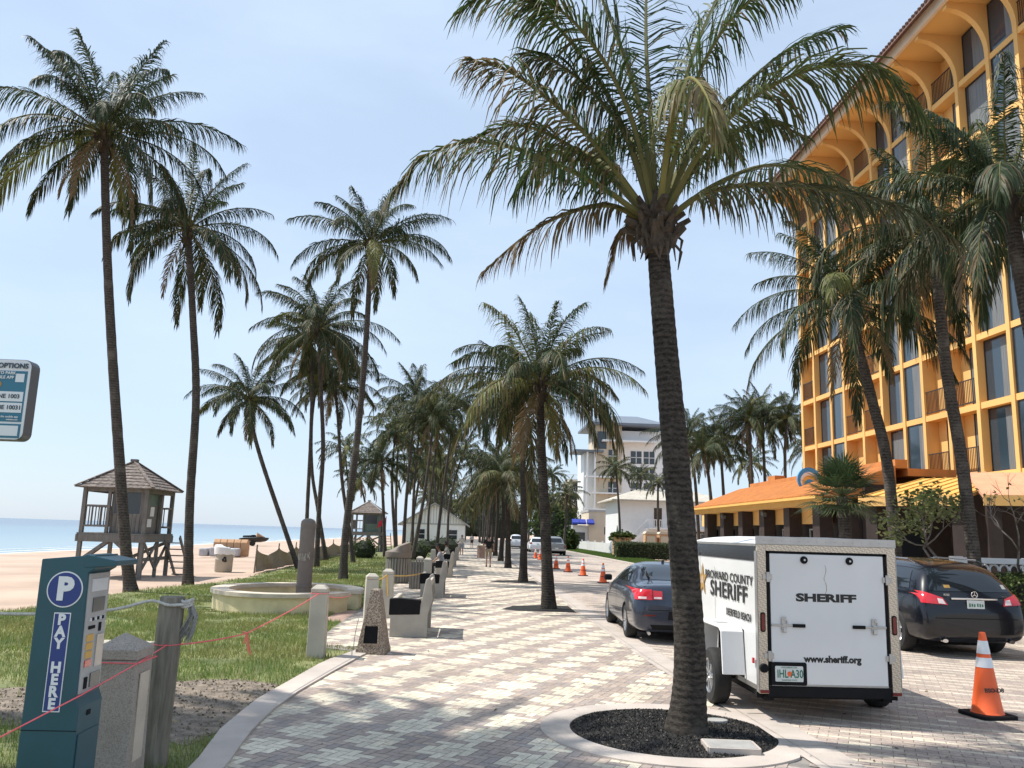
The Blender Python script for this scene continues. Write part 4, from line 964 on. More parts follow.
MB().tube([(-.01, 0, -.1), (0, 0, .4), (.015, 0, .9), (.02, 0, 1.325), (.02, 0, 1.34)], [.112, .108, .104, .101, .094], 20).build('log', M['wood'], po, smooth=True, angle=50)
rp1 = MB(); pts = [at(-40, 613, 7.0), at(40, 614, 7.1), at(110, 610, 7.2), at(150, 601, 7.30)]
e0 = V((-2.44, 7.36, 0))
rpth = catmull(pts+[V((-2.48, 7.245, 1.28)), V((-2.38, 7.28, 1.28)), V((-2.355, 7.38, 1.27))], 40)
rope = thing('rope', 'off white rope strung from the left to the wooden post, its frayed end hanging', 'rope', V((-2.50, 7.36, 1.3)))
o_ = rope.location.copy()
MB().tube([p-o_ for p in rpth], .0125, 8).build('cord', M['rope'], rope, smooth=True)
kn = MB(); rk = random.Random(5)
for k in range(3): kn.tube([V((.14+.05*math.cos(a), .0+.05*math.sin(a), .01-.02*k+.012*math.cos(2*a))) for a in [i*PI/5 for i in range(11)]], .014, 6)
kn.build('knot', M['rope'], rope, smooth=True)
ts = MB()
for k in range(46):
    a, b = rk.uniform(-.045, .045), rk.uniform(-.04, .04); l = rk.uniform(.24, .36)
    ts.tube([(.17+a*.3, b*.3, 0), (.205+a*.7, b*.6, -l*.4), (.19+a-.02, b, -l*.8), (.165+a*1.2-.03, b*1.2, -l)], [.005, .004, .0035, .002], 4)
ts.build('frayed_tail', mat('frayed_tail', (.30, .29, .27), .95, .25, 60), rope)
# pink mason's line
S0 = at(-40, 758, 5.2); MC = at(79.5, 696, 5.535); B1r = V((-2.425, 6.57, .915)); Pst = V((-2.46, 7.255, .955)); Kn = at(247, 633, 10.0); B2 = V((-2.27, 13.245, .95)); Pl = at(352, 595, 20.5)
ln = thing('string', 'bright pink string stretched from the pay station past the post to the lawn bollards', 'string', (0, 0, 0))
def sag(a, b, s, n=10): return [a.lerp(b, k/n)+V((0, 0, -s*4*(k/n)*(1-k/n))) for k in range(n+1)]
sm = MB()
for a, b, s in ((S0, MC, .0), (MC, B1r, .0), (B1r, Pst, .0), (Pst, Kn, .02), (Kn, B2, .02), (B2, Pl, .06)): sm.tube(sag(a, b, s), .0045 if b.y < 8 else .007, 5)
q = .186
sm.tube([B1r, V((-2.6-q, 6.57, .915)), V((-2.6-q, 6.75+q, .915)), V((-2.6+q, 6.75+q, .915)), B1r], .0045, 5)
sm.tube([V((-2.485+.109*math.cos(a), 7.36+.109*math.sin(a), .955)) for a in [i*PI/8 for i in range(17)]], .0035, 5)
sm.tube([V((-2.27+i*.131, 13.38+j*.131, .95)) for i, j in ((-1, -1), (1, -1), (1, 1), (-1, 1), (-1, -1))], .004, 5)
sm.build('line', M['string'], ln)
bow = MB()
for a, b in ((V((0, 0, 0)), V((.03, 0, -.20))), (V((0, 0, 0)), V((-.03, .01, -.12))), (V((0, 0, 0)), V((.05, .02, -.24)))):
    bow.bar(a, b, .022, .004)
for s_ in (-1, 1): bow.bar((0, 0, 0), (s_*.05, 0, .015), .03, .012)
bow.build('ribbon_bow', M['tape'], ln, loc=Kn)
tp = thing('tape', 'orange pink tape wound from the bollard pair toward the second bench', 'tape', (0, 0, 0)); tb = MB()
q1, q2, q3 = at(371, 578, 17.05), at(387, 575, 19.25), at(426, 572, 28.0)
for a, b in ((q1, q2), (q2, q3), (at(418, 578, 29.3), q3)): 
    ss = sag(a, b, .06)
    for u, v_ in zip(ss, ss[1:]): tb.bar(u, v_, .006, .03)
tb.bar(q2, q2+V((.04, 0, -.45)), .03, .006)
tb.build('strip', mat('caution_tape', (.80, .50, .12), .6, .15, 12), tp)
# flat stone in the grass
tag(MB().prism([(-.42, -.18), (.35, -.22), (.47, .08), (.1, .2), (-.38, .16)], -.02, .05).build('stone_slab', M['conc_light'], loc=at(126, 630, 14.2)*1+V((0, 0, -at(126, 630, 14.2).z)), bevel=.02), 'flat pale slab lying in the lawn behind the rope', 'slab')

# ------------------------------------------------------------------ ash urn
au = thing('ash_urn', 'tall tapered exposed aggregate ash urn with a square opening', 'ash urn', (-1.46, 13.93, 0), R(-6))
um = MB()
def frust(mb, rs): 
    vs_ = []
    for hx, hy, z, ox in rs: vs_ += [(ox-hx, -hy, z), (ox+hx, -hy, z), (ox+hx, hy, z), (ox-hx, hy, z)]
    n = len(rs); fs_ = [(4*i+k, 4*i+(k+1) % 4, 4*i+4+(k+1) % 4, 4*i+4+k) for i in range(n-1) for k in range(4)]+[(3, 2, 1, 0), tuple(4*(n-1)+k for k in range(4))]
    mb.add(vs_, fs_)
frust(um, [(.235, .235, 0, 0), (.235, .235, .07, 0), (.215, .215, .13, 0), (.075, .10, .98, .0), (.06, .08, 1.0, 0)])
um.build('body', M['agg'], au, bevel=.008)
op = MB(); wv = .115
op.add([(-.13, -.2165, .15), (.12, -.2165, .15), (.105, -.179, .44), (-.115, -.179, .44)], [(0, 1, 2, 3)]); op.build('opening', M['black'], au)
fr_ = MB(); yA, yB = -.222, -.181
fr_.bar((-.135, yA, .155), (-.125, yB, .45), .025, .03); fr_.bar((.118, yA, .155), (.112, yB, .45), .025, .03); fr_.bar((-.135, yA, .158), (.118, yA, .158), .03, .025); fr_.bar((-.12, yB, .447), (.108, yB, .447), .03, .025)
fr_.build('opening_rim', M['agg'], au)

# ------------------------------------------------------------------ planter and brown column
plx, ply = -4.42, 21.55
pw = thing('planter_wall', 'low pale yellow oval planter wall with a worn stone cap', 'planter', (plx, ply, 0))
def arcwall(rx, ry, w, a0, a1, z0, z1, n=56):
    vs_, fs_ = [], []
    for k in range(n+1):
        a = lerp(R(a0), R(a1), k/n)
        for r_, z in ((0, z0), (0, z1), (w, z1), (w, z0)): vs_.append(((rx-r_)*math.cos(a), (ry-r_)*math.sin(a), z))
    for k in range(n): fs_ += [(4*k+i, 4*k+(i+1) % 4, 4*k+4+(i+1) % 4, 4*k+4+i) for i in range(4)]
    fs_ += [(0, 1, 2, 3), (4*n+3, 4*n+2, 4*n+1, 4*n)]
    return MB().add(vs_, fs_)
for a0, a1 in ((-8, 333),):
    arcwall(1.78, 2.1, .30, a0, a1, -.05, .36).build('wall', M['yellowwall'], pw, smooth=True, angle=40)
    arcwall(1.84, 2.16, .42, a0-1, a1+1, .362, .45).build('cap', M['cap'], pw, smooth=True, angle=40)
sheetp = MB().add([(1.5*math.cos(2*PI*k/30), 1.8*math.sin(2*PI*k/30), .12) for k in range(30)], [tuple(range(30))]); sheetp.build('soil', M['sanddk'], pw)
cl = thing('column', 'brown round topped plastic column standing in the yellow planter, scribbled with graffiti', 'column', (-4.27, 22.6, .1))
MB().lathe([(.20, 0), (.20, .3), (.21, .305), (.21, .36), (.195, .365), (.195, 1.2), (.205, 1.205), (.205, 1.26), (.195, 1.265), (.195, 1.93), (.185, 2.0), (.14, 2.05), (.06, 2.08)], 28).build('shell', M['brown'], cl, smooth=True, angle=45)
gf = MB(); rg_ = random.Random(9)
for k in range(5):
    a0 = R(-150+22*k); z = 1.0+rg_.uniform(-.02, .05); pts_ = []
    for i in range(7): aa = a0+rg_.uniform(-.22, .22); pts_.append(V((.199*math.cos(aa), .199*math.sin(aa), z+rg_.uniform(-.02, .2))))
    gf.tube(pts_, .009, 4)
gf.build('graffiti', M['conc_light'], cl)

# ------------------------------------------------------------------ domed bin, benches
db = thing('litter_bin', 'round slatted litter bin with a slanted brown dome top, on the lawn', 'litter bin', (-2.62, 32., 0))
bb_ = MB().lathe([(.42, 0), (.42, .92)], 28).build('drum', M['brown'], db, smooth=True, angle=40)
sl = MB()
for k in range(26): a = 2*PI*k/26; sl.box((.45*math.cos(a), .45*math.sin(a), .48), (.03, .075, .86), a)
sl.build('slats', M['slat'], db)
MB().lathe([(.49, .93), (.50, .96), (.49, 1.14), (.47, 1.15)], 28).build('rim', M['brown'], db, smooth=True, angle=40)
dm = MB(); n = 28; vs_ = [(.47*math.cos(2*PI*k/n), .47*math.sin(2*PI*k/n), 1.152) for k in range(n)]
ring2 = [(.36*math.cos(2*PI*k/n)+.08, .42*math.sin(2*PI*k/n), 1.36+.14*math.cos(2*PI*k/n)) for k in range(n)]
ring3 = [(.12*math.cos(2*PI*k/n)+.2, .2*math.sin(2*PI*k/n), 1.47+.05*math.cos(2*PI*k/n)) for k in range(n)]
dm.add(vs_+ring2+ring3, [(r_*n+k, r_*n+(k+1) % n, (r_+1)*n+(k+1) % n, (r_+1)*n+k) for r_ in (0, 1) for k in range(n)]+[tuple(range(2*n, 3*n))])
dm.build('dome', M['brown'], db, smooth=True, angle=50)

def bench(label, x, y, L=1.75, rz=0.):
    b = thing('bench', label, 'bench', (x, y, 0), rz, 'concrete benches along the promenade facing the sea')
    # local: end at y=0, runs to y=L; seat looks to -x; back on +x
    for y0 in (0, L-.16):
        e = MB(); e.prism([(-.36, 0), (.33, 0), (.33, .42), (.41, .70), (.36, 1.04), (.33, 1.09), (.27, 1.05), (.20, .62), (-.36, .47)], y0, y0+.16, lambda a, b_, h: (a, h, b_))
        e.build('end_block', M['concrete'], b, bevel=.012)
    MB().bb(-.33, .24, .162, L-.162, .36, .45).build('seat', M['concrete'], b, bevel=.01)
    bk_ = MB()
    for k in range(4): 
        z = .56+.135*k; bk_.bar((.245+.03*k, .162, z), (.245+.03*k, L-.162, z), .05, .115)
    bk_.build('backrest', M['conc_light'], b, bevel=.008)
    cvr = MB(); cvr.prism([(-.385, .40), (-.385, .69), (-.2, .705), (.17, .68), (.195, .66), (.185, .42)], -.012, .20, lambda a, b_, h: (a, h, b_)); 
    cvr.build('black_cover', M['black'], b, bevel=.012)
    MB().bb(-.36, -.26, .3, L-.2, .452, .69).build('arm_rail', M['conc_light'], b, bevel=.02)
    return b
bn = bench('nearest concrete bench with a black cover on its end, behind the ash urn', -1.04, 15.95)
for x, y, l in ((-1.02, 25.4, 'second concrete bench along the promenade, by the domed bin'), (-1.0, 36.5, 'third concrete bench, beside the seated person in grey'), (-1.0, 47.5, 'fourth concrete bench, small and in shade'), (-1., 58.5, 'fifth and farthest concrete bench')):
    dup(bn, (x, y, 0), l)
sp = thing('slatted_bin', 'square slatted bin behind the second bench', 'litter bin', (-1.6, 29.2, 0)); sp_ = MB()
for k in range(8): sp_.bb(-.36+.095*k, -.36+.095*k+.06, -.33, -.30, .02, .98)
for k in range(8): sp_.bb(.33, .36, -.30+.08*k, -.30+.08*k+.055, .02, .98)
sp_.build('slats', M['slat'], sp); MB().bb(-.30, .30, -.29, .29, 0, .9).build('box', M['brown'], sp)
fb = thing('litter_bin', 'small reddish brown bin far along the promenade left of the walker', 'litter bin', (at(481, 556, 66).x, 66, 0))
MB().lathe([(.3, 0), (.33, .9)], 16).build('drum', M['redbrick'], fb); MB().lathe([(.36, .9), (.36, .98), (.2, 1.08)], 16).build('lid', M['cap'], fb)

# ------------------------------------------------------------------ people
def skinmesh(joints, edges, radii, sub=2):
    me = bpy.data.meshes.new('tmp'); me.from_pydata([tuple(j) for j in joints], edges, [])
    o = bpy.data.objects.new('tmp', me); COL.objects.link(o)
    md = o.modifiers.new('s', 'SKIN'); 
    for k, v_ in enumerate(me.skin_vertices[0].data):
        rr_ = radii[k]; v_.radius = rr_ if isinstance(rr_, tuple) else (rr_, rr_); v_.use_root = (k == 0)
    s2 = o.modifiers.new('u', 'SUBSURF'); s2.levels = sub; s2.render_levels = sub
    dg = bpy.context.evaluated_depsgraph_get(); dg.update()
    out = bpy.data.meshes.new_from_object(o.evaluated_get(dg)); bpy.data.objects.remove(o)
    out.polygons.foreach_set('use_smooth', [True]*len(out.polygons)); return out
def meshobj(me, name, mt, parent):
    me.name = name; me.materials.clear(); me.materials.append(mt); o = bpy.data.objects.new(name, me); COL.objects.link(o); o.parent = parent; return o
def head(parent, c, facing, hairlen=.0, hat=None):
    """skull with face features and hair"""
    h = MB(); h.lathe([(.02, -.115), (.055, -.1), (.075, -.05), (.083, .0), (.082, .05), (.06, .095), (.02, .115)], 18)
    o = h.build('head', M['skin'], parent, smooth=True); o.location = c; o.rotation_euler = (0, 0, facing); o.scale = (.92, 1.1, 1)
    MB().lathe([(.012, -.03), (.014, 0), (.004, .03)], 8, (0, -.085, -.015)).build('nose', M['skin'], o)
    e = MB()
    for s in (-1, 1): e.lathe([(.004, -.006), (.011, 0), (.004, .006)], 8, (s*.03, -.076, .01))
    e.build('eyes', M['hair'], o); MB().bb(-.025, .025, -.083, -.074, -.058, -.05).build('mouth', M['redd'], o)
    er = MB()
    for s in (-1, 1): er.lathe([(.006, -.03), (.018, 0), (.006, .03)], 8, (s*.084, .0, 0))
    er.build('ears', M['skin'], o)
    hb = MB(); hb.lathe([(.080, -.05-hairlen), (.094, .0), (.092, .06), (.066, .107), (.02, .128)], 18, (0, .016, 0)); hb.build('hair', M['hair'], o, smooth=True)
    if hat:
        MB().lathe([(.19, .045), (.19, .055), (.105, .06), (.10, .12), (.08, .15), (.03, .155)], 20).build('hat', hat, o, smooth=True, angle=50)
    return o
def hand(mb, p, d):
    d = d.normalized(); s = d.cross(V((0, 0, 1))); s = s.normalized() if s.length > .1 else V((1, 0, 0))
    for k, l in enumerate((.085, .095, .09, .07)):
        q = p+s*(k-1.5)*.02+d*.07; mb.tube([p+s*(k-1.5)*.012, q, q+d*l*.5+V((0, -.01, 0)), q+d*l+V((0, -.02, 0))], [.016, .012, .010, .006], 6)
    mb.tube([p+s*.02, p+s*.055+d*.04, p+s*.06+d*.08], [.014, .011, .007], 6)
def walker(label, loc, rz, shirt, pants, h=1.67, shoes='blackcloth', group=None, hat=None, phone=True):
    t = thing('person', label, 'person', loc, rz, group); k = h/1.75
    # walks toward +y; back to the street camera
    J = dict(pel=(0, 0, .93), sp=(0, .01, 1.15), ch=(0, 0, 1.36), nk=(0, .01, 1.5), hd=(0, .02, 1.56),
             lh=(-.10, 0, .90), lk=(-.10, .10, .50), la=(-.10, .02, .09), lt=(-.11, .16, .04), rh=(.10, 0, .90), rk=(.10, .04, .49), ra=(.10, -.14, .11), rt=(.11, -.02, .03),
             ls=(-.19, 0, 1.42), le=(-.31, -.02, 1.17), lw=(-.24, .20, 1.2), rs=(.19, 0, 1.42), re=(.27, -.06, 1.15), rw=(.27, .08, .95))
    nm = list(J); P = [V(J[n])*k for n in nm]; ix = {n: i for i, n in enumerate(nm)}
    E_ = [(ix[a], ix[b]) for a, b in (('pel', 'sp'), ('sp', 'ch'), ('ch', 'nk'), ('nk', 'hd'), ('pel', 'lh'), ('lh', 'lk'), ('lk', 'la'), ('la', 'lt'), ('pel', 'rh'), ('rh', 'rk'), ('rk', 'ra'), ('ra', 'rt'), ('ch', 'ls'), ('ls', 'le'), ('le', 'lw'), ('ch', 'rs'), ('rs', 're'), ('re', 'rw'))]
    rad = dict(pel=(.14, .10), sp=(.135, .10), ch=(.15, .11), nk=.055, hd=.055, lh=.085, lk=.055, la=.038, lt=.03, rh=.085, rk=.055, ra=.038, rt=.03, ls=.06, le=.042, lw=.03, rs=.06, re=.042, rw=.03)
    body_ = meshobj(skinmesh(P, E_, [rad[n] if isinstance(rad[n], tuple) else rad[n] for n in nm]), 'body', M['skin'], t)
    hm = MB(); hand(hm, P[ix['lw']], (P[ix['lw']]-P[ix['le']])); hand(hm, P[ix['rw']], (P[ix['rw']]-P[ix['re']])); hm.build('hands', M['skin'], t, smooth=True)
    def part(name, js, es, f, mt):
        Q = [V(J[n])*k if isinstance(n, str) else V(n)*k for n in js]; meshobj(skinmesh(Q, es, f), name, mt, t)
    part('shirt', ['pel', 'sp', 'ch', 'ls', (-.27, -.01, 1.25), 'rs', (.245, -.04, 1.25)], [(0, 1), (1, 2), (2, 3), (3, 4), (2, 5), (5, 6)], [(.175, .135), (.165, .13), (.185, .14), .085, .07, .085, .07], M[shirt])
    part('shorts', ['pel', 'lh', (-.10, .07, .56), 'rh', (.10, .03, .56)], [(0, 1), (1, 2), (0, 3), (3, 4)], [(.165, .125), .115, .09, .115, .09], M[pants])
    sh = MB()
    for a in ('l', 'r'): 
        p, q = V(J[a+'a'])*k, V(J[a+'t'])*k; sh.tube([p+V((0, -.07, -.05)), p+V((0, 0, -.045)), q+V((0, .0, 0)), q+V((0, .06, .0))], [.035, .05, .045, .02], 10)
    sh.build('shoes', M[shoes], t, smooth=True)
    head(t, V((0, .03, 1.66))*k, PI, .03, hat)
    return t
walker('person in black shirt and tan shorts walking away along the promenade', (1.17, 49., 0), 0, 'blackcloth', 'khaki', 1.84)
w2 = walker('far small person in pale shirt walking between the benches', (-.6, 74, 0), PI, 'palecloth', 'greycloth')
walker('far small person in dark top at the end of the promenade', (.4, 110, 0), .5, 'greycloth', 'blackcloth')
def sitter(label, loc, rz, shirt, pants, hat=None):
    t = thing('person', label, 'person', loc, rz)
    # sits facing -x... local -y is the way they look
    J = dict(pel=(0, 0, .56), sp=(0, -.06, .78), ch=(0, -.14, 1.0), nk=(0, -.17, 1.14), hd=(0, -.19, 1.2), lh=(-.1, -.04, .55), lk=(-.13, -.46, .56), la=(-.13, -.45, .09), lt=(-.13, -.58, .05), rh=(.1, -.04, .55), rk=(.13, -.46, .56), ra=(.13, -.42, .09), rt=(.13, -.55, .05),
             ls=(-.19, -.14, 1.05), le=(-.27, -.26, .82), lw=(-.16, -.44, .68), rs=(.19, -.14, 1.05), re=(.27, -.26, .82), rw=(.16, -.44, .68))
    nm = list(J); P = [V(J[n]) for n in nm]; ix = {n: i for i, n in enumerate(nm)}
    E_ = [(ix[a], ix[b]) for a, b in (('pel', 'sp'), ('sp', 'ch'), ('ch', 'nk'), ('nk', 'hd'), ('pel', 'lh'), ('lh', 'lk'), ('lk', 'la'), ('la', 'lt'), ('pel', 'rh'), ('rh', 'rk'), ('rk', 'ra'), ('ra', 'rt'), ('ch', 'ls'), ('ls', 'le'), ('le', 'lw'), ('ch', 'rs'), ('rs', 're'), ('re', 'rw'))]
    rad = dict(pel=(.14, .11), sp=(.135, .10), ch=(.15, .11), nk=.055, hd=.055, lh=.085, lk=.06, la=.038, lt=.03, rh=.085, rk=.06, ra=.038, rt=.03, ls=.06, le=.042, lw=.03, rs=.06, re=.042, rw=.03)
    meshobj(skinmesh(P, E_, [rad[n] for n in nm]), 'body', M['skin'], t)
    hm = MB(); hand(hm, P[ix['lw']], (P[ix['lw']]-P[ix['le']])); hand(hm, P[ix['rw']], (P[ix['rw']]-P[ix['re']])); hm.build('hands', M['skin'], t, smooth=True)
    def part(name, js, es, f, mt): meshobj(skinmesh([V(J[n]) if isinstance(n, str) else V(n) for n in js], es, f), name, mt, t)
    part('shirt', ['pel', 'sp', 'ch', 'ls', (-.255, -.23, .88), 'rs', (.255, -.23, .88)], [(0, 1), (1, 2), (2, 3), (3, 4), (2, 5), (5, 6)], [(.175, .14), (.17, .135), (.185, .14), .085, .07, .085, .07], M[shirt])
    part('trousers', ['pel', 'lh', 'lk', 'la', 'rh', 'rk', 'ra'], [(0, 1), (1, 2), (2, 3), (0, 4), (4, 5), (5, 6)], [(.165, .13), .11, .085, .065, .11, .085, .065], M[pants])
    sh = MB()
    for a in ('l', 'r'):
        p, q = V(J[a+'a']), V(J[a+'t']); sh.tube([p+V((0, .06, -.045)), p+V((0, 0, -.04)), q, q+V((0, -.06, 0))], [.035, .05, .045, .02], 10)
    sh.build('shoes', M['blackcloth'], t, smooth=True)
    head(t, V((0, -.22, 1.32)), 0, .03, hat)
    return t
sitter('person in grey top and dark hat sitting on the third bench', (-1.1, 37.4, -.05), R(-90), 'greycloth', 'blackcloth', M['blackcloth'])
sitter('far person in pale top sitting on the fourth bench', (-1.1, 48.3, -.05), R(-90), 'palecloth', 'khaki')

# ------------------------------------------------------------------ lifeguard towers
def lifeguard(label, loc, rz=0., far=False):
    t = thing('lifeguard_tower', label, 'lifeguard tower', loc, rz, 'lifeguard towers on the sand')
    W_, D_ = 2.45, 2.9; fz = 1.55; ez = 3.22; wd = M['towerwood']
    for x in (0, W_):
        for y in (0, D_): MB().bar((x, y, -.6), (x, y, ez), .15).build('post', wd, t, bevel=.01)
    for x, y in ((W_*.52, D_), (W_, D_*.55), (W_*.4, 0)): MB().bar((x, y, -.6 if y else fz), (x, y, ez), .12).build('post', wd, t)
    MB().bb(-.12, W_+.12, -.12, D_+.12, fz-.06, fz).build('floor', wd, t)
    jo = MB()
    for y in (-.1, D_+.1): jo.bb(-.15, W_+.15, y-.03, y+.03, fz-.32, fz-.062)
    for x in (-.1, W_+.1): jo.bb(x-.03, x+.03, -.15, D_+.15, fz-.30, fz-.064)
    jo.build('beams', wd, t); jo = MB()
    for x in (0, W_): jo.bb(x-.05, x+.05, 0, D_, ez-.18, ez-.005)
    for y in (0, D_): jo.bb(0, W_, y-.045, y+.045, ez-.17, ez-.008)
    jo.build('top_plate', wd, t)
    br = MB()
    for a, b in (((0, -.02, .5), (1.2, -.02, fz-.2)), ((W_, -.02, .45), (W_-1.2, -.02, fz-.2)), ((W_+.02, 0, .2), (W_+.02, D_*.55, fz-.25)), ((W_+.02, D_*.55, .2), (W_+.02, 0, fz-.25)), ((W_+.02, D_*.55, .3), (W_+.02, D_, fz-.2)), ((0, D_, .2), (W_, D_, fz-.3)), ((0, 0, .45), (0, D_, fz-.3)), ((W_, 0, .62), (W_, D_, .62))):
        br.bar(a, b, .055, .13)
    br.build('braces', wd, t)
    cx0 = W_*.42; cab = MB()
    cab.bb(cx0, W_-.1, .12, .16, fz+.001, fz+.72); cab.bb(cx0, cx0+.12, .12, .16, fz+.72, ez-.18); cab.bb(W_-.28, W_-.1, .12, .16, fz+.72, ez-.18)
    cab.bb(cx0, cx0+.04, .162, D_*.75, fz+.001, ez-.18); cab.bb(cx0+.042, W_-.1, D_*.75-.04, D_*.75, fz+.001, ez-.18)
    cab.bb(W_-.14, W_-.1, .162, D_*.75-.042, fz+.001, fz+1.05)
    cabo = cab.build('cabin', wd, t)
    gr = MB()
    for k in range(8): x = cx0+.08+k*.155; gr.bb(x, x+.012, .112, .118, fz+.03, fz+.70)
    gr.build('board_gaps', M['railing'], cabo)
    MB().bb(cx0+.122, W_-.282, .13, .145, fz+.722, ez-.182).build('window', M['dkwin'], t)
    MB().bb(W_-.13, W_-.115, .162, D_*.75-.042, fz+1.052, ez-.182).build('shutter', M['green_dk'], t)
    MB().bb(W_-.098, W_-.085, .45, .95, fz+.25, fz+.55).build('notice', M['whitep'], t); MB().bb(W_-.098, W_-.085, .75, 1.15, fz+.65, fz+1.0).build('notice', M['whitep'], t)
    rl_ = MB()
    def rail(a, b):
        a, b = V(a), V(b); n = max(2, int((b-a).length/.28))
        for z in (.25, .98): rl_.bar(a+V((0, 0, z)), b+V((0, 0, z)), .04, .07)
        for k in range(1, n): p = a.lerp(b, k/n); rl_.bar(p+V((0, 0, .25)), p+V((0, 0, .98)), .035)
    rail((0, -.02, fz), (cx0, -.02, fz)); rail((-.02, 0, fz), (-.02, D_, fz)); rail((0, D_+.02, fz), (W_, D_+.02, fz)); rail((W_+.02, D_*.75, fz), (W_+.02, D_, fz))
    rl_.build('railing', wd, t)
    ov = .32; ap = V((W_/2, D_/2, 4.28)); rf_ = MB(); cr_ = [(-ov, -ov), (W_+ov, -ov), (W_+ov, D_+ov), (-ov, D_+ov)]
    # shingled courses, each lapping the one below
    n = 9; ezr = ez-.04
    for i in range(n):
        t0, t1 = i/n, (i+1)/n+.03; t1 = min(t1, .985)
        for k in range(4):
            a, b = V((*cr_[k], ezr)), V((*cr_[(k+1) % 4], ezr)); up = .035
            p = [a.lerp(ap, t0)+V((0, 0, up)), b.lerp(ap, t0)+V((0, 0, up)), b.lerp(ap, t1), a.lerp(ap, t1)]
            q_ = [v_-V((0, 0, .03)) for v_ in p]; rf_.add(p+q_, [(0, 1, 2, 3), (7, 6, 5, 4), (0, 4, 5, 1), (1, 5, 6, 2), (3, 2, 6, 7), (0, 3, 7, 4)])
    rfo = rf_.build('roof', M['shingle'], t)
    hp_ = MB()
    for k in range(4): a = V((*cr_[k], ezr+.06)); hp_.bar(a, ap+V((0, 0, .03)), .14, .04)
    hp_.build('hip_caps', M['shingle'] if not far else M['houseroof'], rfo); MB().box((W_/2, D_/2, 4.32), (.26, .26, .09)).build('finial', wd, rfo)
    st_ = MB()
    for k in range(6): z = fz-.06-(k+1)*.25; st_.bb(W_+.1+k*.0, W_+.8, D_-.9+.0+k*.28, D_-.65+k*.28, z-.04, z)
    for x in (W_+.12, W_+.78): st_.bar((x, D_-.9, fz-.1), (x, D_+.9, -.1), .05, .16)
    st_.build('stairs', wd, t)
    return t
lifeguard('near weathered lifeguard tower with a shingled hip roof', (-13.95, 31.1, 0)).scale = (.9, .9, .985)
ft = lifeguard('small far lifeguard tower with a red flag beside it', (-10.35, 75, .15), 0, True)
for o in ft.children:
    if o.name.startswith(('cabin', 'shutter')): o.data = o.data.copy(); o.data.materials[0] = M['green_dk']
fl_ = thing('flag', 'red flag on a leaning pole by the far lifeguard tower', 'flag', (-7.35, 74.6, .1)); MB().tube([(0, 0, -.2), (0, 0, 3.0)], .03, 6).build('pole', M['greypole'], fl_)
fg = MB(); fg.add([(0, 0, 2.9), (.0, 0, 2.35), (-.35, .08, 2.2), (-.75, -.06, 1.95), (-.62, -.06, 2.5), (-.3, .08, 2.75), (0, .03, 2.9), (.0, .03, 2.35), (-.35, .11, 2.2), (-.75, -.03, 1.95), (-.62, -.03, 2.5), (-.3, .11, 2.75)], [(0, 1, 2, 5), (5, 2, 3, 4), (6, 11, 8, 7), (11, 10, 9, 8)]); fg.build('cloth', M['flagred'], fl_)

# ------------------------------------------------------------------ beach things
br_ = thing('trash_barrel', 'tan trash barrel with a recycling mark and a white bag over its rim', 'trash barrel', (-10.43, 36.9, -.03))
MB().lathe([(.34, 0), (.36, .03), (.37, .5), (.38, .52), (.37, .54), (.38, .9), (.40, .93)], 28).build('drum', mat('tan_drum', (.42, .38, .31), .7, .08, 3, dirt=.1), br_, smooth=True, angle=40)
bg_ = MB(); n = 30; rb_ = random.Random(6); pr = [(.425, .72), (.44, .9), (.43, .97), (.34, 1.02), (.28, .95), (.25, .8)]
vs_ = [((r_+rb_.uniform(-.015, .015))*math.cos(2*PI*k/n), (r_+rb_.uniform(-.015, .015))*math.sin(2*PI*k/n), z+.12*math.cos(2*PI*k/n+2.4)*(z > .8)+rb_.uniform(-.03, .03)) for r_, z in pr for k in range(n)]
bg_.add(vs_, [(i*n+k, i*n+(k+1) % n, (i+1)*n+(k+1) % n, (i+1)*n+k) for i in range(len(pr)-1) for k in range(n)]); bg_.build('bag', M['white'], br_, smooth=True)
rc_ = MB()
for k in range(3):
    a = R(90+120*k); b = R(90+120*(k+1)); f1 = lambda an, r_: V((.12+r_*math.cos(an)*.8, -.378, .52+r_*math.sin(an)*1.))
    p, q = f1(a, .13), f1(b, .13); rc_.bar(p.lerp(q, .12), p.lerp(q, .62), .02, .045); m2 = p.lerp(q, .6); dq = (q-p).normalized(); nn_ = V((-dq.z, 0, dq.x))
    rc_.prism([(m2.x+nn_.x*.06, m2.z+nn_.z*.06), (m2.x-nn_.x*.06, m2.z-nn_.z*.06), (m2.x+dq.x*.1, m2.z+dq.z*.1)], -.388, -.368, lambda a_, b_, h: (a_, h, b_))
rc_.build('recycling_mark', M['print'], br_)
ca = thing('folded_cabanas', 'row of folded orange tan beach cabanas stored on the sand', 'beach cabanas', (-15.2, 55, -.05), R(4))
for k in range(5):
    c_ = MB(); rr_ = .46; x = -1.0+.42*k
    c_.prism([(-.40, 0.02), (.40, 0.02), (.48, .5), (.42, .85), (.2, 1.08), (-.2, 1.1), (-.42, .9), (-.46, .5)], x, x+.40, lambda a, b, h: (h, a, b)); c_.build('canopy', M['tan'], ca, bevel=.03)
cu_ = thing('lounger_stack', 'heap of pale grey covered loungers in front of the orange cabanas', 'loungers', (-15.6, 54.0, -.05)); 
for k in range(4): MB().box((-.9+.62*k, .04*(k % 2), .28+.03*(k % 2)), (.56, .7, .5+.08*(k % 3)), .1*(k % 2)-.05).build('cover', M['greyfab'], cu_, bevel=.09)
MB().box((.9, .9, .3), (.55, .6, .6), .5).build('cover', M['greyfab'], cu_, bevel=.12)
jk = thing('jet_ski', 'dark jet ski on a wheeled beach dolly near the water', 'jet ski', (-22.6, 90, -.15), R(20))
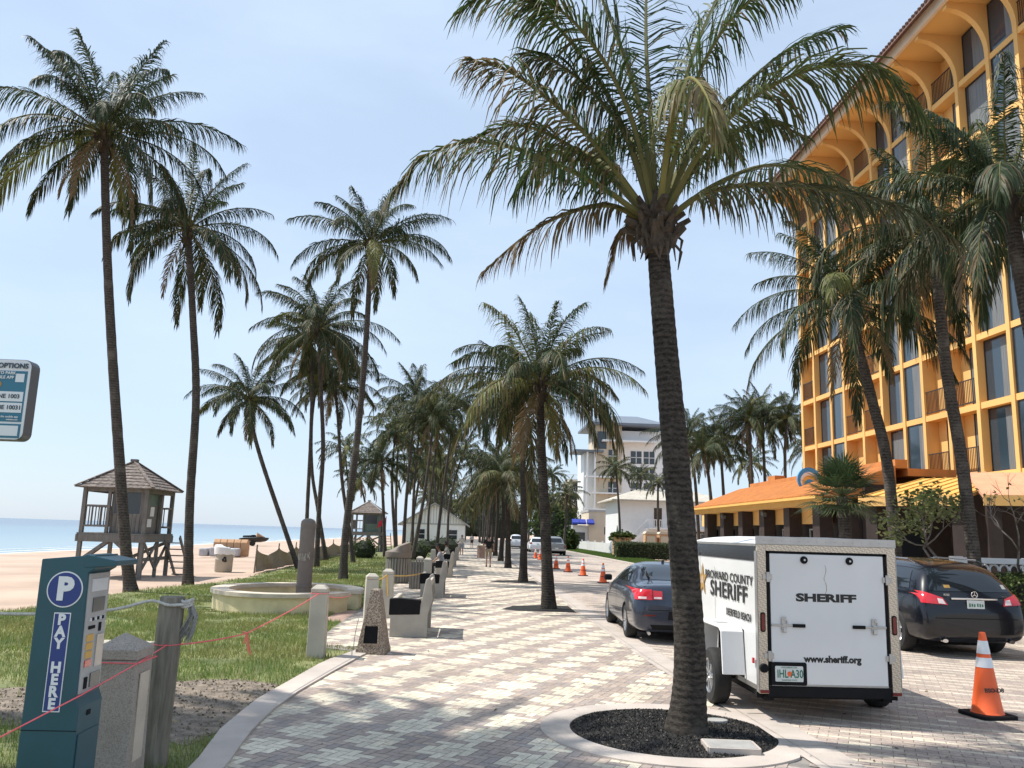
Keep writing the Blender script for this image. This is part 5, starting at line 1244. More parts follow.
hl = MB(); ys_ = [(-1.45, .42, .45, .75), (-1.0, .55, .38, .85), (0, .58, .35, .88), (.8, .5, .38, .9), (1.3, .25, .5, .88), (1.55, .03, .7, .84)]
vs_ = []
for y, w, z0, z1 in ys_: vs_ += [(-w, y, z1), (-w*.9, y, z0+.18), (0, y, z0), (w*.9, y, z0+.18), (w, y, z1)]
hl.add([(b, a, c) for a, b, c in vs_], [(5*i+k, 5*i+(k+1) % 5, 5*i+5+(k+1) % 5, 5*i+5+k) for i in range(5) for k in range(5)]+[tuple(range(5)), tuple(25+k for k in range(5))]); hl.build('hull', M['blackg'], jk, bevel=.02)
MB().prism([(-1.1, .88), (.25, .9), (.2, 1.12), (-.1, 1.14), (-.3, 1.08), (-1.05, 1.05)], -.2, .2, lambda a, b, h: (a, h, b)).build('seat', M['black'], jk, bevel=.04)
MB().prism([(.25, .9), (1.2, .9), (.9, 1.05), (.45, 1.3), (.3, 1.3)], -.3, .3, lambda a, b, h: (a, h, b)).build('cowl', M['tan'], jk, bevel=.05)
MB().tube([(.35, -.38, 1.34), (.42, 0, 1.32), (.35, .38, 1.34)], .025, 6).build('handlebar', M['black'], jk)
for s_ in (-1, 1): MB().lathe([(.12, -.1), (.26, -.09), (.28, 0), (.26, .09), (.12, .1)], 20, (0, 0, 0), 'Y').build('wheel', M['tyre'], jk, loc=(-.1, s_*.6, .28))
MB().bar((-.1, -.6, .28), (-.1, .6, .28), .06).build('axle', M['greypole'], jk)
dn = MB(); 
# silt fence: posts and sagging cloth
sf = thing('silt_fence', 'sagging tan silt cloth fence on wooden stakes along the lawn edge', 'fence', (0, 0, 0))
fx = [(-9.05, 36.6), (-9.1, 41), (-9.2, 45.5), (-9.3, 50), (-9.4, 55), (-9.55, 60), (-9.6, 66), (-9.7, 72)]
for x, y in fx: MB().bar((x, y, -.1), (x+.05, y, 1.15), .05).build('stake', M['wood'], sf)
for (x0, y0), (x1, y1) in zip(fx, fx[1:]):
    nb = MB(); n = 10; vs_ = []
    for k in range(n+1):
        u = k/n; sg_ = 4*u*(1-u); x, y = lerp(x0, x1, u), lerp(y0, y1, u); top_ = .95-.30*sg_; 
        for j in range(4): vs_.append((x+.06+.10*math.sin(j*1.6+k*.9)*sg_, y, top_*j/3))
    vs2 = [(a-.012, b, c) for a, b, c in vs_]; m_ = len(vs_)
    nb.add(vs_+vs2, [(4*k+j, 4*k+4+j, 4*k+5+j, 4*k+1+j) for k in range(n) for j in range(3)]+[(m_+4*k+j, m_+4*k+1+j, m_+4*k+5+j, m_+4*k+4+j) for k in range(n) for j in range(3)]); nb.build('cloth', M['net'], sf, smooth=True)
# ------------------------------------------------------------------ vehicles
def bool_cut(o, cutters):
    dg = None
    for c in cutters:
        md = o.modifiers.new('b', 'BOOLEAN'); md.operation = 'DIFFERENCE'; md.object = c; md.solver = 'EXACT'
    dg = bpy.context.evaluated_depsgraph_get(); dg.update()
    me = bpy.data.meshes.new_from_object(o.evaluated_get(dg)); o.modifiers.clear(); old = o.data; o.data = me; bpy.data.meshes.remove(old)
    for c in cutters: bpy.data.objects.remove(c)
def loft(secs, sub=2):
    """secs: [(y, [(x, z) ...])] half sections from the middle of the floor to the middle of the top"""
    n = len(secs[0][1]); vs_, fs_ = [], []
    full = 2*n-2
    for y, hp in secs:
        hp_ = [(max(0, x), z) for x, z in hp]
        ring = hp_ + [(-x, z) for x, z in hp_[-2:0:-1]]
        vs_ += [(x, y, z) for x, z in ring]
    for i in range(len(secs)-1):
        for k in range(full): fs_.append((i*full+k, i*full+(k+1) % full, (i+1)*full+(k+1) % full, (i+1)*full+k))
    for i, rv in ((0, False), (len(secs)-1, True)):       # end caps, as strips
        for k in range(n-1):
            a, b = k, k+1; c, d = (full-k-1) % full, (full-k) % full
            q = [i*full+a, i*full+b, i*full+c, i*full+d]
            q = list(dict.fromkeys(q)); 
            if len(q) >= 3: fs_.append(tuple(q))
    me = bpy.data.meshes.new('body'); me.from_pydata(vs_, [], fs_); bm = bmesh.new(); bm.from_mesh(me)
    bmesh.ops.recalc_face_normals(bm, faces=bm.faces[:]); bm.to_mesh(me); bm.free()
    o = bpy.data.objects.new('body', me); COL.objects.link(o)
    if sub:
        md = o.modifiers.new('s', 'SUBSURF'); md.levels = sub; md.render_levels = sub
        dg = bpy.context.evaluated_depsgraph_get(); dg.update()
        m2 = bpy.data.meshes.new_from_object(o.evaluated_get(dg)); o.modifiers.clear(); o.data = m2; bpy.data.meshes.remove(me)
    return o
def patch(bvh, quadpts, d, off, nu=12, nv=8, thick=.0):
    """lay a thin panel on the body: four corners, projected along d"""
    a, b, c, e = [V(p) for p in quadpts]; d = V(d).normalized(); vs_ = []
    for j in range(nv+1):
        for i in range(nu+1):
            u, v_ = i/nu, j/nv; p = a.lerp(b, u).lerp(e.lerp(c, u), v_)
            h, nrm, _, _ = bvh.ray_cast(p, d)
            if h is None:
                h, nrm, _, _ = bvh.find_nearest(p)
            if nrm.dot(d) > 0: nrm = -nrm
            vs_.append(h+nrm*off)
    fs_ = [(j*(nu+1)+i, j*(nu+1)+i+1, (j+1)*(nu+1)+i+1, (j+1)*(nu+1)+i) for j in range(nv) for i in range(nu)]
    return MB().add(vs_, fs_)
def wheel(t, x, y, r, w, side, spokes=10, rim='rim', arch=None):
    """side -1: outer face to -x"""
    o = MB().lathe([(r*.62, -w/2), (r*.9, -w/2), (r*.985, -w*.36), (r, -w*.2), (r, w*.2), (r*.985, w*.36), (r*.9, w/2), (r*.62, w/2)], 40, axis='X', cap=False).build('wheel', M['tyre'], t, smooth=True, angle=40, loc=(x, y, r))
    mb = MB(); s = side
    mb.lathe([(r*.66, s*w*.46), (r*.64, s*w*.49), (r*.58, s*w*.42), (r*.56, s*w*.05), (r*.2, s*w*.02)], 36, axis='X', cap=False)
    for k in range(spokes):
        a = 2*PI*k/spokes; ca, sa = math.cos(a), math.sin(a)
        mb.bar((s*w*.36, ca*r*.12, sa*r*.12), (s*w*.42, ca*r*.60, sa*r*.60), r*.11, w*.10)
    mb.lathe([(.001, s*w*.40), (r*.16, s*w*.38), (r*.2, s*w*.25)], 20, axis='X', cap=False)
    mb.build('rim', M[rim], o, smooth=True, angle=35)
    return o
def car(name, label, cat, loc, rz, secs, paint, wr, wb, roh, track, ww=.22, archr=1.12, spokes=10, group=None):
    t = thing(name, label, cat, loc, rz, group)
    b = loft(secs); b.parent = t; b.data.materials.clear(); b.data.materials.append(M[paint])
    hw = max(x for y, s in secs for x, z in s)
    cs = []
    for y in (roh, roh+wb):
        for s in (-1, 1):
            c = MB().lathe([(wr*archr, -.22), (wr*archr, .22)], 40, axis='X').build('cut', M[paint]); c.location = (s*hw, y, wr*1.0); cs.append(c)
    bpy.context.view_layer.update()
    # body is still at the thing's origin in world terms only if the thing is: cut in local space
    b.parent = None; bpy.context.view_layer.update(); bool_cut(b, cs); b.parent = t
    b.data.polygons.foreach_set('use_smooth', [True]*len(b.data.polygons)); b.data.set_sharp_from_angle(angle=R(42))
    me = b.data; bvh = BVHTree.FromPolygons([v_.co.copy() for v_ in me.vertices], [tuple(p.vertices) for p in me.polygons])
    for y in (roh, roh+wb):
        for s in (-1, 1):
            wheel(t, s*(track/2), y, wr, ww, s, spokes)
    MB().bb(-hw+.25, hw-.25, roh-.4, roh+wb+.4, .16, .5).build('underbody', M['black'], t)
    return t, b, bvh
def S(zb, wb_, z1, w1, z2, w2, z3, w3, zg, wg, zr, wr_, zt, wt=None):
    wt = wt if wt is not None else wr_*.6
    return [(0, zb), (wb_, zb), (w1, z1), (w2, z2), (w3, z3), (wg, zg), (wr_, zr), (wt, zt-.012), (0, zt)]
# --- saloon
sed = [(.00, S(.34, .62, .40, .70, .50, .74, .60, .72, .66, .66, .68, .50, .68)),
       (.05, S(.26, .70, .36, .80, .52, .84, .66, .82, .80, .72, .84, .55, .85)),
       (.10, S(.22, .75, .34, .85, .55, .885, .78, .86, .95, .76, 1.02, .60, 1.04)),
       (.20, S(.20, .78, .32, .885, .58, .915, .86, .89, 1.01, .79, 1.075, .62, 1.095)),
       (.55, S(.19, .80, .30, .90, .60, .925, .90, .90, 1.02, .82, 1.075, .66, 1.10)),
       (.85, S(.18, .82, .29, .91, .60, .928, .92, .90, 1.02, .835, 1.10, .66, 1.15)),
       (1.30, S(.18, .83, .28, .915, .60, .928, .93, .905, 1.02, .84, 1.26, .64, 1.34)),
       (1.75, S(.18, .83, .28, .915, .60, .928, .93, .905, 1.02, .84, 1.36, .60, 1.445)),
       (2.30, S(.18, .83, .28, .915, .60, .928, .93, .905, 1.02, .84, 1.385, .60, 1.468)),
       (2.80, S(.18, .83, .28, .915, .60, .928, .92, .905, 1.01, .84, 1.35, .60, 1.435)),
       (3.30, S(.18, .83, .28, .915, .60, .928, .90, .90, .99, .83, 1.18, .66, 1.26)),
       (3.70, S(.18, .83, .28, .91, .58, .925, .84, .89, .94, .82, 1.00, .68, 1.06)),
       (4.30, S(.19, .80, .28, .88, .55, .90, .76, .86, .84, .78, .90, .60, .94)),
       (4.70, S(.22, .70, .30, .78, .50, .80, .66, .76, .73, .68, .78, .50, .82)),
       (4.86, S(.28, .55, .34, .62, .46, .64, .56, .60, .60, .52, .62, .40, .64))]
def dress_saloon(t, b, bvh, light='red', plate=True):
    g = lambda q, d, off=.006, **k: patch(bvh, q, d, off, **k)
    g([(-.58, -.5, 1.135), (.58, -.5, 1.135), (.50, -.5, 1.40), (-.50, -.5, 1.40)], (0, 1, 0), .007, nu=16).build('rear_window', M['glass'], t, smooth=True)
    for s in (-1, 1):
        X = s*1.5
        g([(X, 1.35, 1.06), (X, 2.22, 1.06), (X, 2.22, 1.355), (X, 1.72, 1.325)], (-s, 0, 0), .006).build('side_window', M['glass'], t, smooth=True)
        g([(X, 2.28, 1.06), (X, 3.22, 1.04), (X, 2.86, 1.30), (X, 2.28, 1.355)], (-s, 0, 0), .006).build('side_window', M['glass'], t, smooth=True)
        for y in (1.28, 2.25, 3.25): g([(X, y, .34), (X, y+.012, .34), (X, y+.012, 1.03), (X, y, 1.03)], (-s, 0, 0), .003, nu=1).build('door_gap', M['black'], t)
        for y in (1.45, 2.42): g([(X, y, .90), (X, y+.2, .90), (X, y+.2, .925), (X, y, .925)], (-s, 0, 0), .022, nu=4, nv=2).build('door_handle', M['carblue'], t)
        # two-piece tail lights wrapping the corner
        lt = g([(s*.86, -.5, .80), (s*.55, -.5, .80), (s*.55, -.5, .985), (s*.86, -.5, .985)], (0, 1, 0), .012, nu=10).build('tail_light', M['red'], t, smooth=True)
        g([(s*.80, -.5, .815), (s*.66, -.5, .815), (s*.66, -.5, .855), (s*.80, -.5, .855)], (0, 1, 0), .016, nu=6, nv=3).build('lens', M['amber'], lt)
        l2 = g([(s*.535, -.5, .81), (s*.36, -.5, .81), (s*.36, -.5, .96), (s*.535, -.5, .97)], (0, 1, 0), .012, nu=8).build('tail_light', M['red'], t, smooth=True)
        g([(s*.52, -.5, .82), (s*.38, -.5, .82), (s*.38, -.5, .855), (s*.52, -.5, .855)], (0, 1, 0), .016, nu=6, nv=3).build('lens', M['amber'], l2)
        g([(s*.72, -.5, .505), (s*.50, -.5, .515), (s*.50, -.5, .535), (s*.70, -.5, .54)], (0, 1, 0), .006, nu=6, nv=2).build('reflector', M['redd'], t)
        MB().box((s*.99, 3.05, 1.06), (.17, .12, .13)).build('mirror', M['black'], t, bevel=.035)
    g([(-.62, -.5, .615), (.62, -.5, .615), (.62, -.5, .625), (-.62, -.5, .625)], (0, 1, 0), .003, nv=1).build('boot_gap', M['black'], t)
    g([(-.27, -.5, .45), (.27, -.5, .45), (.25, -.5, .60), (-.25, -.5, .60)], (0, 1, 0), .002, nu=6, nv=3).build('plate_recess', M['black'], t)
    pl = MB().box((0, -.012, .525), (.31, .008, .16)).build('number_plate', M['plate'], t)
    g([(-.55, -.5, .27), (.55, -.5, .27), (.60, -.5, .36), (-.60, -.5, .36)], (0, 1, 0), .004, nu=10, nv=3).build('bumper_insert', M['black'], t)
    em = MB(); em.bar((-.10, .035, .89), (.10, .035, .89), .02, .035); em.bar((-.03, .03, .89), (.03, .03, .89), .025, .075); em.build('emblem', M['chrome'], t, bevel=.008)
    MB().prism([(-.06, 0), (.06, 0), (.03, .055), (-.01, .06)], -.025, .025, lambda a, b_, h: (h, 1.86+a, 1.44+b_)).build('roof_antenna', M['black'], t, bevel=.012)
    MB().tube([(-.62, .0, .2), (-.62, .1, .22)], .03, 10).build('exhaust', M['steel'], t)
sedan, sb_, sbvh = car('parked_car', 'dark slate blue saloon parked by the trailer, half behind the big palm trunk', 'car', (4.02, 15.78, 0), R(-2), sed, 'carblue', .325, 2.74, 1.08, 1.60, group='parked cars')
dress_saloon(sedan, sb_, sbvh)
# --- black people carrier
suv = [(.00, S(.40, .62, .46, .74, .56, .78, .66, .76, .72, .68, .74, .5, .75)),
       (.06, S(.30, .74, .40, .86, .58, .895, .74, .87, .86, .80, .90, .6, .91)),
       (.14, S(.26, .80, .36, .91, .60, .94, .88, .91, 1.02, .86, 1.06, .64, 1.08)),
       (.24, S(.24, .82, .34, .93, .62, .955, .94, .925, 1.06, .88, 1.20, .68, 1.25)),
       (.42, S(.23, .84, .33, .94, .62, .96, .97, .93, 1.08, .89, 1.40, .70, 1.47)),
       (.62, S(.22, .85, .32, .945, .62, .962, .98, .935, 1.09, .89, 1.48, .70, 1.57)),
       (1.10, S(.22, .86, .32, .95, .62, .962, .99, .935, 1.09, .89, 1.51, .69, 1.625)),
       (1.90, S(.22, .86, .32, .95, .62, .962, .99, .935, 1.08, .89, 1.52, .68, 1.655)),
       (2.60, S(.22, .86, .32, .95, .62, .962, .98, .935, 1.06, .89, 1.49, .67, 1.625)),
       (3.20, S(.22, .86, .32, .95, .62, .962, .96, .93, 1.03, .88, 1.34, .68, 1.45)),
       (3.70, S(.22, .86, .32, .94, .60, .955, .90, .92, .98, .87, 1.08, .70, 1.16)),
       (4.30, S(.23, .82, .32, .90, .58, .92, .82, .88, .90, .80, .95, .6, 1.0)),
       (4.75, S(.27, .70, .34, .78, .52, .80, .68, .76, .75, .66, .79, .5, .82)),
       (4.92, S(.33, .52, .38, .60, .48, .62, .58, .58, .62, .5, .64, .4, .66))]
sv, vb_, vbvh = car('parked_car', 'black people carrier parked behind the trailer at the right, with red tail lights', 'car', (9.14, 14.9, 0), R(1), suv, 'carblack', .36, 2.98, 1.02, 1.66, .25, group='parked cars', spokes=7)
g = lambda q, d, off=.006, **k: patch(vbvh, q, d, off, **k)
g([(-.74, -.5, 1.10), (.74, -.5, 1.10), (.60, -.5, 1.47), (-.60, -.5, 1.47)], (0, 1, 0), .008, nu=18, nv=10).build('rear_window', M['glass'], sv, smooth=True)
for s in (-1, 1):
    X = s*1.6
    g([(X, .62, 1.12), (X, 1.55, 1.12), (X, 1.55, 1.47), (X, .80, 1.42)], (-s, 0, 0), .006).build('side_window', M['glass'], sv, smooth=True)
    g([(X, 1.62, 1.12), (X, 2.42, 1.11), (X, 2.42, 1.46), (X, 1.62, 1.48)], (-s, 0, 0), .006).build('side_window', M['glass'], sv, smooth=True)
    g([(X, 2.49, 1.11), (X, 3.45, 1.07), (X, 2.95, 1.38), (X, 2.49, 1.45)], (-s, 0, 0), .006).build('side_window', M['glass'], sv, smooth=True)
    lt = g([(s*.905, -.5, .90), (s*.50, -.5, .87), (s*.56, -.5, .99), (s*.90, -.5, 1.10)], (0, 1, 0), .012, nu=14, nv=8).build('tail_light', M['red'], sv, smooth=True)
    g([(s*.66, -.5, .895), (s*.535, -.5, .885), (s*.57, -.5, .965), (s*.66, -.5, .98)], (0, 1, 0), .017, nu=6, nv=5).build('lens', M['amber'], lt)
    for y in (1.58, 2.45, 3.5): g([(X, y, .36), (X, y+.012, .36), (X, y+.012, 1.1), (X, y, 1.1)], (-s, 0, 0), .003, nu=1).build('door_gap', M['black'], sv)
    MB().box((s*1.04, 3.25, 1.1), (.19, .12, .15)).build('mirror', M['carblack'], sv, bevel=.04)
    MB().tube([(s*.60, .08, .29), (s*.60, .01, .29)], .05, 12, flat=.6).build('exhaust', M['chrome'], sv)
    MB().tube([V((s*.66, y, z)) for y, z in ((.75, 1.56), (1.0, 1.625), (2.4, 1.645), (2.9, 1.55))], .014, 8).build('roof_rail', M['chrome'], sv)
MB().bar((-.42, .075, .985), (.42, .075, .985), .018, .032).build('trim_strip', M['chrome'], sv, bevel=.006)
em = MB(); em.tube([V((.055*math.cos(a), .06, 1.055+.055*math.sin(a))) for a in [i*PI/12 for i in range(25)]], .006, 6)
for k in range(3): a = R(90+120*k); em.bar((0, .06, 1.055), (.052*math.cos(a), .06, 1.055+.052*math.sin(a)), .008, .01)
em.build('emblem', M['chrome'], sv)
nb = MB().box((.0, .035, .885), (.31, .008, .16)).build('number_plate', M['plate'], sv)
for k in range(6): MB().bb(-.125+.043*k+(.014 if k > 2 else 0), -.098+.043*k+(.014 if k > 2 else 0), .0285, .0308, .855+.004*(k % 2), .915-.006*(k % 3)).build('plate_mark', M['plategreen'], nb)
g([(-.75, -.5, .655), (.75, -.5, .655), (.75, -.5, .667), (-.75, -.5, .667)], (0, 1, 0), .003, nv=1).build('tailgate_gap', M['black'], sv)
st1 = g([(-.47, -.5, 1.15), (-.36, -.5, 1.15), (-.36, -.5, 1.20), (-.47, -.5, 1.20)], (0, 1, 0), .012, nu=4, nv=3).build('window_sticker', M['gold'], sv)
g([(.60, -.5, 1.15), (.68, -.5, 1.15), (.66, -.5, 1.22), (.59, -.5, 1.22)], (0, 1, 0), .012, nu=4, nv=3).build('window_sticker', M['panel'], sv)
text('R350', .05, M['chrome'], sv, 'model_badge', (-.50, .075, 1.045), ext=.003)
MB().bar((.50, .085, 1.04), (.62, .085, 1.04), .01, .018).build('model_badge', M['chrome'], sv)
sv.scale = (1.03, 1., 1.05)
# --- far cars, built on the same loft
est = [(y, [(x, z*1.13 if z > .7 else z) for x, z in s]) for y, s in suv]
w1, wb1, wv1 = car('parked_car', 'white estate car seen from behind far up the road, right of the fourth palm', 'car', (7.55, 92, 0), 0, suv, 'carwhite', .36, 2.98, 1.02, 1.66, .25, group='parked cars', spokes=6)
g1 = lambda q, d, off=.006, **k: patch(wv1, q, d, off, **k)
g1([(-.74, -.5, 1.10), (.74, -.5, 1.10), (.60, -.5, 1.47), (-.60, -.5, 1.47)], (0, 1, 0), .01).build('rear_window', M['glass'], w1, smooth=True)
for s in (-1, 1):
    g1([(s*.9, -.5, .90), (s*.62, -.5, .88), (s*.66, -.5, 1.05), (s*.9, -.5, 1.10)], (0, 1, 0), .014).build('tail_light', M['redd'], w1)
    g1([(s*1.6, .62, 1.12), (s*1.6, 3.3, 1.08), (s*1.6, 2.95, 1.38), (s*1.6, .80, 1.42)], (-s, 0, 0), .008).build('side_window', M['glass'], w1, smooth=True)
MB().box((0, .035, .885), (.31, .01, .16)).build('number_plate', M['plate'], w1); MB().bb(-.7, .7, .02, .05, .42, .56).build('bumper_insert', M['black'], w1)
w2 = dup(w1, (6.3, 112, 0), 'white van like car farther off, peeping between the palm trunks', 0, (.98, 1, 1.12))
# pickup
pk = [(.00, S(.45, .7, .52, .84, .62, .88, .75, .88, .95, .87, 1.03, .84, 1.04)), (.06, S(.40, .76, .48, .90, .62, .93, .80, .93, .98, .91, 1.06, .86, 1.07)),
      (1.0, S(.36, .80, .45, .94, .65, .96, .85, .95, 1.0, .92, 1.06, .88, 1.08)), (1.85, S(.36, .80, .45, .94, .65, .96, .85, .95, 1.0, .92, 1.06, .88, 1.08)),
      (1.95, S(.36, .80, .45, .94, .65, .96, .92, .95, 1.08, .90, 1.66, .72, 1.72)), (2.4, S(.36, .80, .45, .94, .65, .96, .95, .95, 1.1, .90, 1.72, .72, 1.80)), (3.4, S(.36, .80, .45, .94, .65, .96, .95, .95, 1.1, .90, 1.70, .72, 1.79)),
      (3.9, S(.36, .80, .45, .94, .65, .96, .95, .94, 1.08, .89, 1.36, .74, 1.44)), (4.2, S(.36, .80, .45, .94, .65, .95, .92, .93, 1.02, .88, 1.10, .74, 1.14)), (5.2, S(.38, .78, .46, .90, .65, .92, .88, .90, .98, .84, 1.02, .7, 1.06)), (5.45, S(.45, .68, .52, .78, .65, .80, .80, .78, .86, .72, .9, .6, .93))]
p1, pb1, pv1 = car('pickup_truck', 'silver grey pickup truck parked at the far kerb behind the cones', 'pickup truck', (8.35, 80, 0), R(-1), pk, 'cargrey', .39, 3.4, 1.15, 1.66, .26, group=None, spokes=6)
g2 = lambda q, d, off=.006, **k: patch(pv1, q, d, off, **k)
g2([(-.66, 1.0, 1.2), (.66, 1.0, 1.2), (.60, 1.0, 1.6), (-.60, 1.0, 1.6)], (0, 1, 0), .01).build('rear_window', M['glass'], p1)
for s in (-1, 1):
    g2([(s*.88, -.5, .70), (s*.74, -.5, .70), (s*.74, -.5, 1.0), (s*.87, -.5, 1.0)], (0, 1, 0), .014).build('tail_light', M['redd'], p1)
    g2([(s*1.6, 2.1, 1.16), (s*1.6, 3.9, 1.12), (s*1.6, 3.5, 1.58), (s*1.6, 2.2, 1.62)], (-s, 0, 0), .008).build('side_window', M['glass'], p1)
MB().bb(-.85, .85, -.14, -.02, .46, .62).build('bumper', M['alu'], p1, bevel=.02); MB().bb(-.75, .75, .1, 1.75, 1.066, 1.10).build('bed_cover', M['black'], p1, bevel=.02); MB().box((0, -.15, .66), (.31, .01, .15)).build('number_plate', M['plate'], p1)

# ------------------------------------------------------------------ enclosed trailer
tr = thing('trailer', 'white enclosed sheriff trailer with a ramp door and tread plate corners', 'trailer', (4.06, 9.45, 0), R(0))
# local: x -.81...81, y 0 (rear)...2.6 (front), z .31...2.0
X, Lr, z0, z1 = .80, 2.58, .33, 2.01
bx = MB().bb(-X+.004, X-.004, .03, Lr, z0, z1-.10); bx.build('body', M['whitet'], tr, bevel=.006)
for s in (-1, 1): MB().bb(min(s*(X-.002), s*(X+.004)), max(s*(X-.002), s*(X+.004)), .50, 1.50, .36, .92).build('fender_shade', M['black'], tr)  # black plate standing in for the shade inside the fender
rf = MB(); n = 10; arcp = [(-X, z1-.085)]+[(-X+2*X*k/n, z1-.085+.085*math.sin(PI*k/n)**.6*1.0) for k in range(1, n)]+[(X, z1-.085)]
rf.prism([(-X-.006, z1-.10)]+arcp+[(X+.006, z1-.10)], .002, Lr+.05, lambda a, b, h: (a, h, b)); rf.build('roof', M['white'], tr, smooth=True, angle=30)
fr = MB(); fr.bb(-X-.012, -X+.006, .0, Lr, z1-.118, z1-.088); fr.bb(X-.006, X+.012, .0, Lr, z1-.118, z1-.088); fr.bb(-X-.012, X+.012, -.022, .0, z1-.095, z1-.005+.0)
fr.build('roof_trim', M['alu'], tr, bevel=.004)
for s in (-1, 1):
    MB().bb(s*X-.0045 if s > 0 else -X-.004, s*X+.004 if s > 0 else -X+.0045, .02, Lr-.08, z1-.285, z1-.12).build('black_band', M['blackg'], tr)
    pz = MB(); pz.bb(min(s*X, s*(X-.10)), max(s*X, s*(X-.10)), -.02, .028, z0-.03, z1-.096); pz.build('corner_post', M['diamond'], tr, bevel=.004)
    MB().bb(min(s*(X+.003), s*(X+.009)), max(s*(X+.003), s*(X+.009)), -.018, .055, z0-.02, z1-.17).build('corner_edge', M['alu'], tr)
    tl = MB(); tl.prism([(s*(X-.05)+a, 1.06+b) for a, b in rrect(.055, .215, .026)], -.03, -.021, lambda a, b, h: (a, h, b)); tlo = tl.build('tail_light', M['black'], tr)
    MB().prism([(s*(X-.05)+a, 1.06+b) for a, b in rrect(.038, .185, .018)], -.034, -.0305, lambda a, b, h: (a, h, b)).build('lens', M['redd'], tlo)
    MB().bb(s*(X-.055)-.05, s*(X-.055)+.05, -.03, -.021, z0-.025, z0+.01).build('marker_light', M['redd'], tr, bevel=.004)
MB().bb(-X+.101, X-.101, -.02, .028, z1-.165, z1-.097).build('header', M['diamond'], tr)
MB().bb(-X+.101, X-.101, -.012, .028, z0-.06, z0+.045).build('sill', M['black'], tr)
dx_, dz0, dz1 = X-.145, z0+.058, z1-.195
sl_ = MB()
for a in ((-dx_-.036, -dx_-.002, dz0-.005, dz1+.028), (dx_+.002, dx_+.036, dz0-.005, dz1+.028), (-dx_-.036, dx_+.036, dz1+.002, dz1+.029)): sl_.bb(a[0], a[1], -.008, .0295, a[2], a[3])
sl_.build('door_seal', M['black'], tr)
dr = MB().bb(-dx_, dx_, -.017, .029, dz0, dz1).build('ramp_door', M['whitet'], tr, bevel=.006)
MB().bb(-dx_-.001, dx_+.001, -.019, -.0172, dz0, dz0+.018).build('edge_trim', M['alu'], dr)
for s in (-1, 1):
    for z in (1.555, 1.06, .70):
        hb = MB(); 
        if z != 1.06: hb.bb(min(s*(dx_-.02), s*(dx_+.09)), max(s*(dx_-.02), s*(dx_+.09)), -.03, -.021, z-.03, z+.03); hb.bb(s*(dx_+.03)-.018, s*(dx_+.03)+.018, -.045, -.031, z-.055, z+.055); hb.build('hinge', M['alu'], tr, bevel=.003)
    # cam latches: flat bar, black grip, hasp
    lb_ = MB(); c_ = s*(dx_-.14); lb_.bb(min(s*(dx_-.0), s*(dx_-.24)), max(s*(dx_-.0), s*(dx_-.24)), -.032, -.018, 1.02, 1.045); lb_.bb(c_-.028, c_+.028, -.038, -.0325, .955, 1.125)
    lo = lb_.build('latch', M['alu'], dr, bevel=.004)
    MB().tube([(c_, -.043, 1.10), (c_+.03, -.045, 1.085), (c_+.03, -.045, 1.05), (c_-.02, -.045, 1.04)], .008, 6).build('hasp', M['steel'], lo)
    MB().box((c_+.005, -.045, .985), (.04, .018, .05)).build('padlock', M['steel'], lo, bevel=.006)
    MB().bb(min(s*(dx_-.24), s*(dx_-.385)), max(s*(dx_-.24), s*(dx_-.385)), -.038, -.018, 1.013, 1.05).build('grip', M['black'], lo, bevel=.006)
    rb_ = MB().lathe([(.012, -.045), (.034, -.045), (.042, -.03), (.042, -.018)], 24, (s*.262, 0, dz1-.062), 'Y').build('rubber_stop', M['black'], dr, smooth=True, angle=40)
    MB().lathe([(.004, -.0475), (.012, -.047), (.012, -.04)], 12, (s*.262, 0, dz1-.062), 'Y').build('bolt', M['steel'], rb_)
text('SHERIFF', .115, M['print'], dr, 'lettering', (-.02, -.0185, 1.335), sx=1.72, bold=.0055, space=1.0)
text('www.sheriff.org', .10, M['print'], dr, 'lettering', (.03, -.0185, .675), sx=1.0, bold=.0045)
scr = MB(); rs = random.Random(3); pp = [V((-.02+.012*math.sin(k*.9)+rs.uniform(-.004, .004), -.0178, 1.70-.028*k)) for k in range(14)]
for a, b in zip(pp, pp[1:]): scr.bar(a, b, .004, .002)
scr.build('scratch', M['redd'], dr)
pf = MB(); pf.prism([(-.47+a, .515+b) for a, b in rrect(.40, .245, .02)], -.028, -.0185, lambda a, b, h: (a, h, b)); pf = pf.build('plate_frame', M['black'], dr)
np_ = MB().prism([(-.47+a, .515+b) for a, b in rrect(.315, .165, .012)], -.0325, -.0285, lambda a, b, h: (a, h, b)).build('number_plate', M['plate'], pf)
text('IHL', .12, M['plategreen'], np_, 'lettering', (-.545, -.034, .512), sx=.72, bold=.002, ext=.001); text('A30', .12, M['plategreen'], np_, 'lettering', (-.385, -.034, .512), sx=.72, bold=.002, ext=.001)
MB().prism([(-.465+a*1., .515+b) for a, b in disc(.028, 16)], -.0345, -.0328, lambda a, b, h: (a, h, b)).build('orange_emblem', M['orange'], np_)
text('MYFLORIDA.COM', .022, M['plategreen'], np_, 'lettering', (-.47, -.034, .582), ext=.001); text('SUNSHINE STATE', .022, M['plategreen'], np_, 'lettering', (-.47, -.034, .449), ext=.001)
for k in range(15): MB().lathe([(.004, -.0262), (.007, -.0235), (.008, -.0222)], 8, (-.72+.103*k, 0, z1-.05), 'Y').build('rivet', M['panel'], tr)
